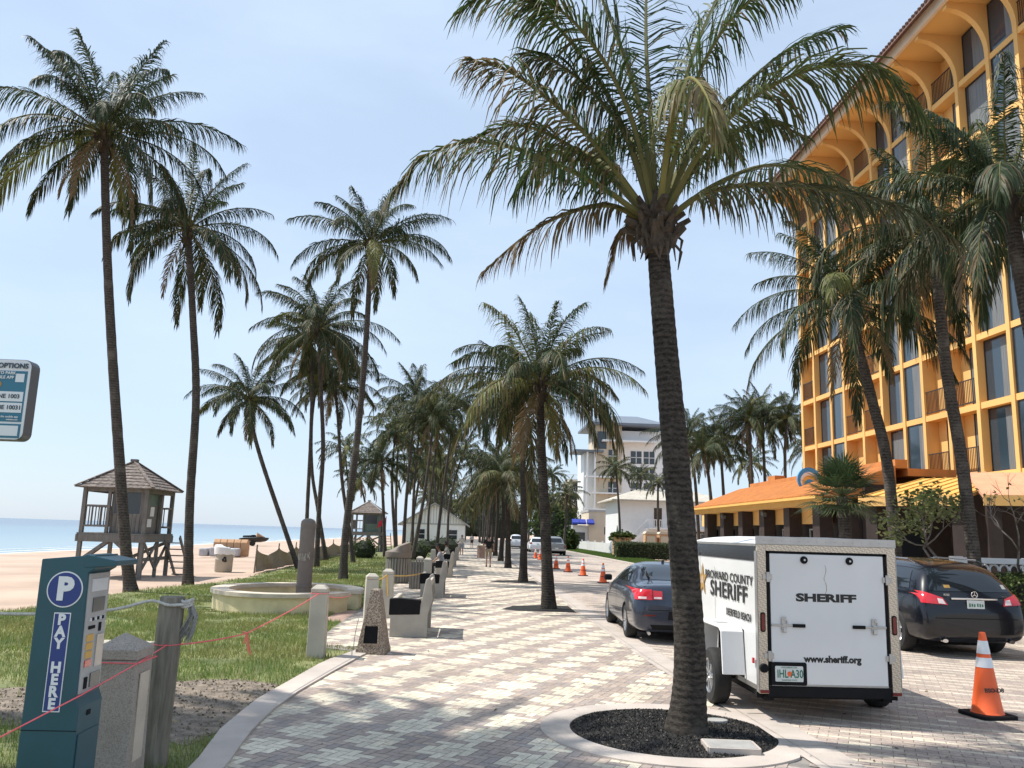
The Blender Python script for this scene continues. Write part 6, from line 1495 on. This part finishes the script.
# left side lettering: reads from the street side, text runs rearward
SR = (PI/2, 0, -PI/2); xl = -X-.006
text('BROWARD COUNTY', .15, M['print'], tr, 'lettering', (xl, 1.10, 1.49), SR, sx=1.30, bold=.0015, space=1.06)
text('SHERIFF', .27, M['print'], tr, 'lettering', (xl, 1.08, 1.315), SR, sx=1.5, bold=.005, space=1.08)
text('DEERFIELD BEACH', .12, M['print'], tr, 'lettering', (xl, .68, 1.07), SR, sx=.90, bold=.002, space=1.05)
ss = []
for k in range(10): a = R(90+36*k); r_ = .20 if k % 2 == 0 else .085; ss.append((r_*math.cos(a), r_*math.sin(a)))
star = MB().prism([(2.20+a, 1.40+b*1.15) for a, b in ss], xl-.003, xl+.001, lambda a, b, h: (h, a, b)).build('star_badge', M['gold'], tr)
MB().prism([(2.20+a, 1.40+b) for a, b in disc(.055, 18)], xl-.005, xl-.0032, lambda a, b, h: (h, a, b)).build('star_centre', M['sanddk'], star)
MB().bar((xl-.02, 2.36, 1.78), (xl-.02, 2.36, 1.50), .02).build('grab_handle', M['white'], tr, bevel=.008)
# side door outline, lower trim
MB().bb(-X-.010, -X-.0045, .06, Lr, z0, z0+.05).build('lower_trim', M['alu'], tr); MB().bb(X+.0045, X+.010, .06, Lr, z0, z0+.05).build('lower_trim', M['alu'], tr)
dg_ = MB()
for a in ((1.62, 1.63, .42, 1.60), (2.28, 2.29, .42, 1.60)): dg_.bb(-X-.0062, -X-.0045, *a)
dg_.build('side_door_gap', M['panel'], tr)
# chassis, tongue, wheels, fenders
chs = MB(); chs.bb(-.72, -.62, .05, Lr, .22, .325); chs.bb(.62, .72, .05, Lr, .22, .325); chs.bb(-.8, .8, .08, .16, .24, .325); chs.bar((-1., 1.0, .33), (1., 1.0, .33), .06)
chs.build('chassis', M['black'], tr)
tg = MB(); tg.bar((-.6, Lr-.2, .30), (0, Lr+1.1, .34), .06, .09); tg.bar((.6, Lr-.2, .30), (0, Lr+1.1, .34), .06, .09); tg.bb(-.05, .05, Lr+1.0, Lr+1.3, .32, .42); tg.tube([(0.12, Lr+.9, .05), (.12, Lr+.9, .6)], .03, 8)
tg.build('tow_bar', M['black'], tr)
for s in (-1, 1):
    wheel(tr, s*.985, 1.0, .325, .20, s, 8)
    fd = MB(); a_, b_ = s*(X+.006), s*(X+.27); x0_, x1_ = min(a_, b_), max(a_, b_)
    out = [(.44, .42), (.50, .90), (.60, .955), (1.42, .955), (1.50, .90), (1.58, .50)]; inn_ = [(.47, .42), (.53, .885), (.61, .925), (1.41, .925), (1.475, .885), (1.55, .50)]
    fd.prism(out+inn_[::-1], x0_, x1_, lambda a, b, h: (h, a, b)); lip = MB()
    fo = fd.build('fender', M['white'], tr, bevel=.006)
    MB().bb(x0_+.06, x1_-.06, .85, 1.05, .9565, .962).build('step_pad', M['panel'], fo)
MB().lathe([(.02, -.05), (.045, -.05), (.05, -.03), (.05, -.021)], 16, (-X+.05, 0, .57), 'Y').build('plug_socket', M['black'], tr)
MB().bb(-X-.03, -X-.010, .10, .14, .60, .66).build('side_marker', M['red'], tr, bevel=.004)

# ------------------------------------------------------------------ cones
cn_ = thing('traffic_cone', 'large orange traffic cone with two white collars at the right, nearest of all', 'traffic cone', (6.16, 9.98, 0), R(8), 'orange traffic cones on the road')
bs = MB().prism(rrect(.46, .46, .07), .0, .045); bs.build('base', M['black'], cn_, bevel=.012)
def cr(z): return .165-(.165-.034)*(z-.045)/(.90-.045)
MB().lathe([(cr(.045)+.01, .046), (cr(.07), .07), (cr(.3), .3), (cr(.6), .6), (.036, .89), (.03, .905), (.012, .905)], 32).build('cone', M['orange'], cn_, smooth=True, angle=45)
for z0_, z1_ in ((.53, .635), (.675, .815)): MB().lathe([(cr(z0_)+.003, z0_), (cr(z1_)+.003, z1_)], 32, cap=False).build('collar', M['reflw'], cn_, smooth=True)
text('BSO-D8', .06, M['print'], cn_, 'lettering', (-.012, -.142, .30), (R(81), 0, 0), sx=1.2, bold=.002)
for px, py, Y, l in ((603, 583, 35.8, 'orange cone just ahead of the slate blue car'), (583, 576, 41.6, 'second orange cone of the row from the slate blue car'), (568, 572, 45.5, 'third orange cone of the row, right of the second palm trunk'), (556, 569, 49.0, 'fourth orange cone of the row, half behind the second palm trunk'), (540, 560, 65.1, 'fifth orange cone, before the white cars'), (535.5, 558.5, 69., 'farthest orange cone, left before the white cars')):
    p = at(px, py, Y); dup(cn_, (p.x, Y, 0), l, R(3), (1.0, 1.0, .92))
cn_.scale = (1.04, 1.04, 1.06)
# ------------------------------------------------------------------ hotel
HX = 20.0; FH = 2.76; FZ = [4.85+FH*k for k in range(8)]
ht = thing('hotel', 'tall yellow orange hotel with deep balconies and arches under a brown tiled roof', 'hotel', (HX, 35, 0))
o0 = V((HX, 35, 0))
FY = [49.2, 47.35, 45.15, 43.5, 41.4, 39.35, 37.35, 35.65, 33.7, 31.65, 29.5, 27.75, 25.7, 23.65, 21.5, 19.75, 17.7]
TP = 'BWWBBWWBBWWBBWWB'
wall = MB()
def L_(x0, x1, y0, y1, z0, z1, mb): mb.bb(x0-HX, x1-HX, y0-35, y1-35, z0, z1)
L_(HX+1.35, HX+14, 17.7, 49.2, 0, FZ[7]-.0, wall)
w_o = wall.build('wall', M['stucco'], ht)
# fins: full height, deeper where a balcony meets a window
for i, y in enumerate(FY):
    f = MB(); w = .30 if i in (0, len(FY)-1) else .22
    deep = HX+1.349
    L_(HX, deep, y-w/2, y+w/2, 3.9, FZ[6]+.0, f); f.build('fin', M['stucco'], ht)
for k, z in enumerate(FZ[:7]):
    sl = MB(); L_(HX+1.2, HX+1.348, FY[-1]+.16, FY[0]-.16, z-.24, z-.01, sl)
    for i, c in enumerate(TP):
        a, b = FY[i+1]+.11+(.04 if i+1 == len(FY)-1 else 0), FY[i]-.11-(.04 if i == 0 else 0)
        x0 = HX+.03 if c == 'B' else HX+.05
        L_(x0, HX+1.349, a+.002, b-.002, z-.25, z, sl)
    sl.build('floor_slab', M['stucco'], ht)
win_n = 0; wr_ = random.Random(15)
wl_ = [(k, i) for k in range(7) for i in range(len(TP)) if 25 < FY[i] < 50]
for k, i in wl_:
    c = TP[i]; a, b = FY[i+1]+.12, FY[i]-.12; z0_, z1_ = FZ[k]+.004, FZ[k]+FH-.255
    if k == 6: z1_ = FZ[6]+2.15
    first = (c == 'W' and TP[i-1] == 'B'); dep = .60 if c == 'B' else (.34 if first else .10)
    if k < 6 or True:
        xg = HX+dep
        w = MB()
        if c == 'W':
            L_(xg, xg+.03, a, b, z0_, z1_, w); o = w.build('window', M['winglass'], ht)
            f = MB(); L_(xg-.02, xg-.001, a, a+.05, z0_, z1_, f); L_(xg-.02, xg-.001, b-.05, b, z0_, z1_, f); L_(xg-.021, xg-.002, a+.01, b-.01, z1_-.05, z1_-.002, f); f.build('frame', M['railing'], o)
            cu = MB(); m = 9; cw = (b-a)*wr_.choice((.3, .42, .5, .62, .85)); ys_ = [a+.06+cw*q/m for q in range(m+1)]
            # folded curtain just outside the pane, coloured dim as if behind it
            vs_ = []
            for q, y in enumerate(ys_): vs_ += [(xg-.004-.003*(q % 2)-HX, y-35, z0_+.05), (xg-.004-.003*(q % 2)-HX, y-35, z1_-.1)]
            cu.add(vs_, [(2*q, 2*q+2, 2*q+3, 2*q+1) for q in range(m)]); cu.build('curtain', M['curtain'], o)
        else:
            yd = a+(b-a)*.62
            L_(xg, xg+.03, a, yd, z0_, z1_, w); o = w.build('balcony_door', M['dkwin'], ht)
            f = MB(); L_(xg-.03, xg-.001, a, a+.05, z0_, z1_, f); L_(xg-.03, xg-.001, yd-.05, yd, z0_, z1_, f); L_(xg-.03, xg-.001, (a+yd)/2-.03, (a+yd)/2+.03, z0_, z1_, f); L_(xg-.031, xg-.002, a+.01, yd-.01, z1_-.05, z1_-.002, f); f.build('frame', M['railing'], o)
            f = MB(); L_(xg-.008, xg+.7, yd+.002, b-.0, z0_, z1_, f); f.build('wall', M['stucco'], ht)
            cu = MB(); L_(xg-.012, xg-.002, (a+yd)/2+.04, yd-.06, z0_+.05, z1_-.05, cu); cu.build('curtain', M['curtain'], o)
            r_ = MB(); 
            for zz in (.10, 1.05): L_(HX+.06, HX+.10, a, b, z0_+zz-.02, z0_+zz+.02, r_)
            nbar = 16
            for q in range(nbar): y = a+(b-a)*(q+.5)/nbar; L_(HX+.07, HX+.09, y-.012, y+.012, z0_+.1, z0_+1.05, r_)
            r_.build('railing', M['railing'], ht)
# top storey arches carrying the eaves
ZT = FZ[6]+2.2
for i in range(len(FY)-1):
    if FY[i] > 49.3 or FY[i] < 25: continue
for i, y in enumerate(FY):
    if y < 24: continue
    ar = MB(); n = 10; R_ = 1.55
    pr = [(HX, FZ[6]-.0), (HX+.9, FZ[6]), (HX+.9, ZT), (HX-1.6, ZT), (HX-1.6, ZT-.28)]
    for q in range(n+1):
        an = R(90-90*q/n); pr.append((HX-1.52+1.52*math.sin(R(90*q/n)), ZT-.28-1.75*(1-math.cos(R(90*q/n)))))
    ar.prism([(a-HX, b) for a, b in pr], y-35-.13, y-35+.13, lambda a, b, h: (a, h, b)); ar.build('arch_bracket', M['stucco'], ht)
sf_ = MB(); L_(HX-1.62, HX+1.4, 17.4, 49.5, ZT+.002, ZT+.2, sf_); sf_.build('soffit', M['stucco'], ht)
gt = MB(); L_(HX-1.78, HX-1.622, 17.3, 49.6, ZT-.1, ZT+.42, gt); gt.build('gutter', M['stucco_lt'], ht)
ro = MB(); ro.prism([(-2.15, ZT+.15), (-2.1, ZT+.38), (2.4, ZT+3.1), (2.4, ZT+2.8), (-1.75, ZT+.43)], 17-35, 50.0-35, lambda a, b, h: (a, h, b)); roo = ro.build('roof', M['roofbrown'], ht)
ti = MB()
for q in range(132): y = -17.9+q*.25; ti.tube([(-2.18, y, ZT+.30), (2.38, y, ZT+3.12)], .085, 6, flat=.8)
ti.build('tile_rolls', M['roofbrown'], roo)
co = MB(); L_(HX-.35, HX+.02, 17.6, 31.3, 4.45, 4.62, co); L_(HX-.45, HX+.02, 17.6, 31.5, 4.25, 4.448, co); co.build('base_cornice', M['stucco_lt'], ht)
gf_ = MB(); L_(HX+.6, HX+1.345, 17.8, 49.1, 0, 4.55, gf_); gf_.build('ground_floor', M['brown_shade'], ht)  # coloured dark for the shade under the awnings
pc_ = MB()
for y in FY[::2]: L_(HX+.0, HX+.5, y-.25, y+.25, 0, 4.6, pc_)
pc_.build('ground_piers', M['brown_shade'], ht)

# ------------------------------------------------------------------ restaurant wing with orange tile roof
rs_ = thing('restaurant', 'low restaurant wing with an orange tiled roof and dark windows beside the hotel', 'restaurant', (15.5, 43, 0))
def LR(x0, x1, y0, y1, z0, z1, mb): mb.bb(x0-15.5, x1-15.5, y0-43, y1-43, z0, z1)
Y0, Y1 = 32.6, 52.2
rf = MB(); rf.prism([(-1.55, 3.75), (-1.55, 3.86), (1.5, 5.1), (1.5, 3.75)], Y0-43, Y1-43, lambda a, b, h: (a, h, b)); rfo = rf.build('roof', M['rooforange'], rs_)
rl = MB()
for k in range(66): y = Y0-43+.15+k*.295; rl.tube([(-1.6, y, 3.855), (1.48, y, 5.11)], .07, 6, flat=.7)
rl.build('tile_rolls', M['rooforange'], rfo)
fa = MB(); LR(13.88, 13.96, Y0, Y1, 3.50, 3.79, fa); LR(13.62, 13.878, Y0-.1, Y1+.1, 3.69, 3.80, fa); fa.build('fascia', M['awnyellow'], rs_)
pa = MB(); LR(17.0, 17.5, Y0, Y1-2, 5.0, 5.35, pa); LR(17.5, HX-.5, Y0, Y1-1, 4.7, 5.0, pa); LR(17.02, 17.6, 46, 47.2, 5.35, 5.6, pa); pa.build('parapet', M['rooforange'], rs_)
wl2 = MB(); LR(15.2, 19.4, Y0+.2, Y1-.3, 0, 3.5, wl2); wl2.build('wall', M['brown_shade'], rs_)
so_ = MB(); LR(13.96, 15.2, Y0+.05, Y1-.05, 3.46, 3.58, so_); so_.build('soffit', M['stucco'], rs_)
for k in range(6):
    y = Y0+1.5+k*3.25; p_ = MB(); LR(14.3, 14.85, y-.35, y+.35, 0, 3.458, p_); p_.build('pier', M['brown_shade'], rs_)
    w = MB(); LR(15.12, 15.19, y+.55, y+2.6, .9, 2.55, w); wo = w.build('window', M['dkwin'], rs_); f = MB(); 
    LR(15.079, 15.118, y+.56, y+2.6, 2.49, 2.548, f)
    for q in (.55, 1.2, 1.9, 2.55): LR(15.08, 15.119, y+q, y+q+.06, .9, 2.55, f)
    f.build('frame', M['panel'], wo)
    hd = MB(); LR(14.86, 15.19, y+.4, y+2.85, 2.75, 3.45, hd); hd.build('header', M['stucco'], rs_)
    if k % 2 == 0: MB().bar((14.25-15.5, y-.6-43, 3.2), (14.25-15.5, y-.3-43, 3.3), .18).build('spotlight', M['greypole'], rs_)
sgn = thing('roof_sign', 'round blue sign with yellow waves on the orange roof, half behind the fan palm', 'sign', (at(809, 482, 38.5).x, 38.5, 4.45))
cz = 0.42
MB().prism([(a, cz+b) for a, b in disc(.56, 40)], -.06, .06, lambda a, b, h: (a, h, b)).build('disc', M['signblue'], sgn)
MB().prism([(a, cz-.08+b) for a, b in disc(.43, 36)], -.075, -.061, lambda a, b, h: (a, h, b)).build('white_ring', M['whitep'], sgn)
MB().prism([(a, cz-.16+b) for a, b in disc(.35, 36)], -.09, -.076, lambda a, b, h: (a, h, b)).build('yellow_disc', M['awnyellow'], sgn)
MB().prism([(a, cz-.26+b) for a, b in disc(.26, 36)], -.105, -.091, lambda a, b, h: (a, h, b)).build('blue_disc', M['signblue'], sgn)
MB().tube([(0, 0, -.6), (0, 0, cz)], .05, 8).build('bracket', M['greypole'], sgn)
# drive canopies right of it
def canopy(name, label, e0, e1, depth, rise, zt, mt, seams):
    e0, e1 = V(e0), V(e1); d = (e1-e0).normalized(); nrm = V((-d.y, d.x, 0)); 
    if nrm.x < 0: nrm = -nrm
    t = thing(name, label, 'canopy', (e0.x, e0.y, 0)); L = (e1-e0).length; a = math.atan2(d.y, d.x); t.rotation_euler = (0, 0, a)
    s = 1 if (Matrix.Rotation(a, 3, 'Z') @ V((0, 1, 0))).dot(nrm) > 0 else -1
    MB().prism([(0, zt-.02), (0, zt+.10), (s*depth, zt+rise+.1), (s*depth, zt+rise-.02)], 0, L, lambda q, b, h: (h, q, b)).build('roof', M[mt], t)
    sm_ = MB()
    for k in range(seams): x = .05+(L-.1)*k/(seams-1); sm_.bar((x, 0, zt+.11), (x, s*depth, zt+rise+.11), .035, .05)
    sm_.build('seams', M[mt], t)
    MB().bb(-.02, L+.02, min(-s*.06, -s*.002), max(-s*.06, -s*.002), zt-.22, zt+.12).build('fascia', M['stucco'], t)
    for x in (.3, L-.3): MB().box((x, s*.4, (zt-.22)/2), (.4, .4, zt-.22)).build('column', M['brown_shade'], t)
    return t
canopy('entrance_canopy', 'yellow sloping hotel entrance canopy between the two hotel palm trunks', (13.9, 29.3, 0), (16.05, 26.5, 0), 5.2, 1.0, 3.5, 'awnyellow', 9)
canopy('entrance_canopy', 'salmon pink canopy roof at the right edge below the hotel cornice', (16.4, 26.0, 0), (20.0, 24.4, 0), 3.4, 1.0, 3.5, 'awnpink', 8)
bk_ = thing('entrance_wall', 'hotel entrance wall coloured dark for shade behind the parked black car', 'wall', (18, 34, 0)); MB().bb(-2.4, 1.4, -1.6, -1.3, 0, 4.3).build('panel', M['brown_shade'], bk_); MB().bb(1.0, 1.3, -13, -1.6, 0, 4.2).build('panel', M['brown_shade'], bk_)  # backs the canopies; the shade is in its dark colour
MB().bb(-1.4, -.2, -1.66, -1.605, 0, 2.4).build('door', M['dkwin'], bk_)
# white pierced wall
pw_ = thing('pierced_wall', 'white decorative pierced garden wall behind the black people carrier', 'garden wall', (12.35, 20.9, 0))
a = MB(); Lw = 6.2
a.bb(0, Lw, -.07, .07, 0, .95); a.bb(0, Lw, -.09, .09, 1.56, 1.70)
for k in range(32): a.bb(.03+.195*k, .08+.195*k, -.05, .05, .95, 1.16)
a.bb(0, Lw, -.06, .06, 1.16, 1.22)
for x in (0, 1.9, 3.8, 5.7): a.bb(x-.12, x+.12, -.11, .11, 0, 1.72)
a.build('frame', M['white'], pw_)
rg2 = MB()
for k in range(23):
    if k*.262+.19 < Lw: 
        c_ = V((.19+.262*k, 0, 1.39)); rg2.tube([c_+V((.12*math.cos(q), 0, .15*math.sin(q))) for q in [j*PI/10 for j in range(17)]], .03, 6)
rg2.build('ring_blocks', M['white'], pw_, smooth=True)
MB().bb(0, Lw, .25, .3, 0, 1.3).build('backing', M['brown_shade'], pw_)

# ------------------------------------------------------------------ far buildings
def house(name, label, cat, loc, group=None): return thing(name, label, cat, loc, 0, group)
bh = house('beach_house', 'white boarded beach house with a grey gable roof among the palms', 'beach house', (-4.1, 98, 0))
W2 = 3.6; b_ = MB(); b_.prism([(-W2, 0), (W2, 0), (W2, 2.85), (0, 5.0), (-W2, 2.85)], 0, 8, lambda a, b, h: (a, h, b)); wlo = b_.build('wall', M['white'], bh)
r_ = MB()
for s in (-1, 1): r_.prism([(s*(W2+.55), 2.50), (s*(W2+.55), 2.66), (0, 5.22), (0, 5.05)], -.5, 8.4, lambda a, b, h: (a, h, b))
r_.build('roof', M['houseroof'], bh)
bt = MB()
for k in range(22): x = -W2+.2+k*.33; bt.bb(x-.03, x+.03, -.03, -.001, 2.75, 2.85+max(0, (1-abs(x)/W2)*2.1))
bt.bb(-W2, W2, -.05, -.031, 2.68, 2.84); bt.build('battens', M['panel'], wlo)
for x in (-1.55, 2.2): 
    for zz in (1.05, 1.62):
        wo = MB().bb(x-.5, x+.5, -.06, -.002, zz, zz+.5).build('window', M['dkwin'], bh); MB().bb(x-.58, x+.58, -.05, -.001, zz-.06, zz-.01).build('sill', M['white'], wo)
# white two storey house
wh = house('white_house', 'white two storey house with an outside stair and white balcony railings', 'house', (16.9, 95, 0))
MB().bb(0, 12.5, 0, 9, 0, 6.0).build('wall', M['white'], wh)
r_ = MB(); r_.add([(-.9, -.9, 6.0), (13.4, -.9, 6.0), (13.4, 10, 6.0), (-.9, 10, 6.0), (-.9, -.9, 6.15), (13.4, -.9, 6.15), (13.4, 10, 6.15), (-.9, 10, 6.15), (3.0, 4.2, 7.6), (9.5, 4.2, 7.6)], [(0, 3, 2, 1), (0, 1, 5, 4), (1, 2, 6, 5), (2, 3, 7, 6), (3, 0, 4, 7), (4, 5, 9, 8), (5, 6, 9), (6, 7, 8, 9), (7, 4, 8)]); r_.build('roof', M['conc_light'], wh)
MB().bb(3.2, 12, -1.3, -.002, 2.9, 3.05).build('balcony_floor', M['white'], wh)
rl_ = MB(); rl_.bb(3.2, 12, -1.3, -1.24, 3.9, 3.98)
for k in range(44): rl_.bb(3.25+.2*k, 3.31+.2*k, -1.29, -1.25, 3.06, 3.9)
rl_.build('railing', M['white'], wh)
for x, z, w, h in ((4.1, 3.2, .9, 2.1), (7.2, 3.6, 1.6, 1.5), (9.6, 3.6, 1.4, 1.5), (3.9, .6, 1.6, 1.6), (6.3, .4, 2.2, 2.2), (9.5, .5, 2., 2.)):
    wo = MB().bb(x, x+w, -.05, -.003, z, z+h).build('window', M['dkwin'], wh); MB().bb(x-.08, x+w+.08, -.07, -.004, z-.1, z-.01).build('sill', M['white'], wo)
st_ = MB()
for k in range(14): st_.bb(-.6+.27*k*.9, -.3+.27*k*.9, -1.2, -.3, 2.9-.21*k-.06, 2.9-.21*k) if False else st_.bb(.1+.21*k, .35+.21*k, -1.25, -.3, .2*k+.1, .2*k+.16)
st_.bar((0, -1.28, .9), (3.1, -1.28, 3.95), .06, .10); st_.bar((0, -1.28, 0.1), (3.1, -1.28, 2.95), .08, .28); st_.build('stair', M['white'], wh)
MB().bb(6., 12.4, -2.3, -2.1, 2.55, 2.75).build('pergola_beam', M['railing'], wh)
# tower block
tw = house('tower_block', 'white and beige apartment tower with a slate blue hip roof', 'apartment tower', (20.5, 150, 0))
MB().bb(2.0, 6.7, 0, 10, 0, 21.9).build('beige_wall', M['beige'], tw); MB().bb(6.701, 20, 1.2, 16, 0, 21.2).build('white_wall', M['white'], tw)
MB().bb(0, 1.999, 1.5, 10, 0, 17).build('corner_wall', M['white'], tw)
r_ = MB(); r_.add([(.4, -1.8, 21.9), (15, -1.8, 21.9), (15, 14, 21.9), (.4, 14, 21.9), (.4, -1.8, 22.3), (15, -1.8, 22.3), (15, 14, 22.3), (.4, 14, 22.3), (5.5, 4.5, 24.4), (10.5, 4.5, 24.4)], [(0, 3, 2, 1), (0, 1, 5, 4), (1, 2, 6, 5), (2, 3, 7, 6), (3, 0, 4, 7), (4, 5, 9, 8), (5, 6, 9), (6, 7, 8, 9), (7, 4, 8)]); r_.build('roof', M['slateroof'], tw)
MB().bb(-2.2, 3.2, -1.5, 6, 16.9, 17.25).build('lower_roof', M['slateroof'], tw); MB().bb(3.0, 13, -1.5, 1.2, 18.9, 19.2).build('canopy', M['white'], tw)
for k in range(6):
    for x, w in ((8.6, 2.0), (11., 2.), (4.3, 1.6), (14.5, 2.)):
        z = 16.6-2.9*k; y = 1.2 if x > 6.7 else 0
        wo = MB().bb(x, x+w, y-.06, y-.004, z-1.4, z+.9).build('window', M['dkwin'], tw); f = MB()
        f.bb(x+w/2-.06, x+w/2+.06, y-.09, y-.061, z-1.4, z+.9); f.bb(x, x+w, y-.09, y-.062, z-.3, z-.2); f.build('mullion', M['white'], wo)
    if k: MB().bb(0, 6.6, -1.2, -.003, 17.0-2.9*k-1.75, 17.0-2.9*k-1.5).build('balcony', M['white'], tw)
for x in (.3, 1.7): MB().bb(x-.15, x+.15, -1.1, -.8, 0, 16.9).build('column', M['white'], tw)
MB().bb(2.2, 3.9, -.06, -.004, 17.6, 20.8).build('window', M['dkwin'], tw)
# stepped balconies
sbk = house('stepped_apartments', 'pale apartment block with long stepped balconies left of the tower', 'apartment block', (17.2, 168, 0))
for k in range(5):
    x0 = .6*k; MB().bb(x0+1., 13, 1.5*k, 20, 2.7*k, 2.7*k+2.6).build('storey', M['beige'], sbk); MB().bb(x0, 13, 1.5*k-1.4, 1.5*k-.003, 2.7*k+2.4, 2.7*k+2.7).build('balcony_slab', M['white'], sbk)
    q = MB(); q.bb(x0, 13, 1.5*k-1.4, 1.5*k-1.34, 2.7*k+3.55, 2.7*k+3.62)
    for j in range(30): q.bb(x0+.42*j, x0+.42*j+.07, 1.5*k-1.39, 1.5*k-1.35, 2.7*k+2.7, 2.7*k+3.55)
    q.build('railing', M['white'], sbk); MB().bb(x0+1.6, 12, 1.5*k-.06, 1.5*k-.004, 2.7*k+.3, 2.7*k+2.1).build('window', M['dkwin'], sbk)
# beige shop with blue awnings
bs_ = house('beige_building', 'small beige building with blue awnings behind the white fence', 'building', (16.8, 118, 0))
MB().bb(0, 6.2, 0, 8, 0, 5.3).build('wall', M['beige'], bs_); MB().bb(-.1, 6.3, -.1, 8.1, 5.301, 5.6).build('parapet', M['houseroof'], bs_); MB().bb(-2.2, -.003, 1., 8, 0, 3.4).build('porch_wall', M['white'], bs_)
for k in range(3):
    x = -2.3+1.0*k; a = MB(); a.prism([(0, 3.35), (-1.1, 2.85), (-1.1, 2.6), (0, 2.6)], x, x+.94, lambda p, b, h: (h, p+(1. if k < 2 else 0), b+.9)); a.build('awning', M['awnblue'], bs_)
MB().bb(2.2, 3.2, -.05, -.003, 2.2, 3.2).build('window', M['dkwin'], bs_); MB().bb(-1.9, -.4, .93, .997, .6, 2.4).build('window', M['dkwin'], bs_)
wf = thing('picket_fence', 'long white picket fence along the far side of the road', 'fence', (15.6, 86, .08))
q = MB(); q.bb(-.03, .03, 0, 48, .9, 1.0); q.bb(-.03, .03, 0, 48, .12, .24); q.bb(-.02, .02, 0, 48, 0, .60)
for k in range(240): q.bb(-.05, -.031, .2*k, .2*k+.14, .05, 1.14)
q.build('pickets', M['white'], wf)
for k in range(9): MB().bb(-.09, .09, 6*k-.09, 6*k+.09, 0, 1.32).build('post', M['white'], wf)
# tan cabinets behind the hedge, planter
tc1 = thing('portable_toilet', 'left tan cabin of the pair behind the clipped hedge', 'portable toilet', (17.4, 80, 0), 0, 'tan cabins behind the hedge')
MB().bb(-.55, .55, 0, 1.1, 0, 2.3).build('cabin', M['tan'], tc1, bevel=.03); MB().prism([(-.6, 2.301), (.6, 2.301), (.45, 2.52), (-.45, 2.52)], -.05, 1.15, lambda a, b, h: (a, h, b)).build('roof', M['beige'], tc1); MB().bb(-.40, .40, -.03, -.003, .15, 2.1).build('door', M['beige'], tc1); MB().bb(.28, .34, -.06, -.031, 1.0, 1.15).build('handle', M['black'], tc1)
dup(tc1, (18.75, 80, 0), 'right tan cabin of the pair behind the clipped hedge'); 
pl3 = thing('planter_box', 'orange brown planter box with leafy plants behind the hedge', 'planter', (15.4, 84, 0)); MB().bb(-.9, .9, 0, .8, 0, 1.9).build('box', M['tan'], pl3, bevel=.03); lf = MB(); rp_2 = random.Random(7)
for k in range(10): leafclump(lf, V((-.9+.2*k, .4, 2.0)), .3, 70, .5, [(.07, .11, .03), (.12, .15, .05)], rp_2)
lf.build('plants', M['bush'], pl3, attr=True)
um = thing('parasol', 'closed green parasol by the white house stair', 'parasol', (15.9, 90, 0)); MB().tube([(0, 0, 0), (0, 0, 3.1)], .04, 6).build('pole', M['white'], um); MB().lathe([(.03, 3.15), (.14, 2.4), (.2, 1.5), (.05, 1.45)], 10).build('cloth', M['green_dk'], um)
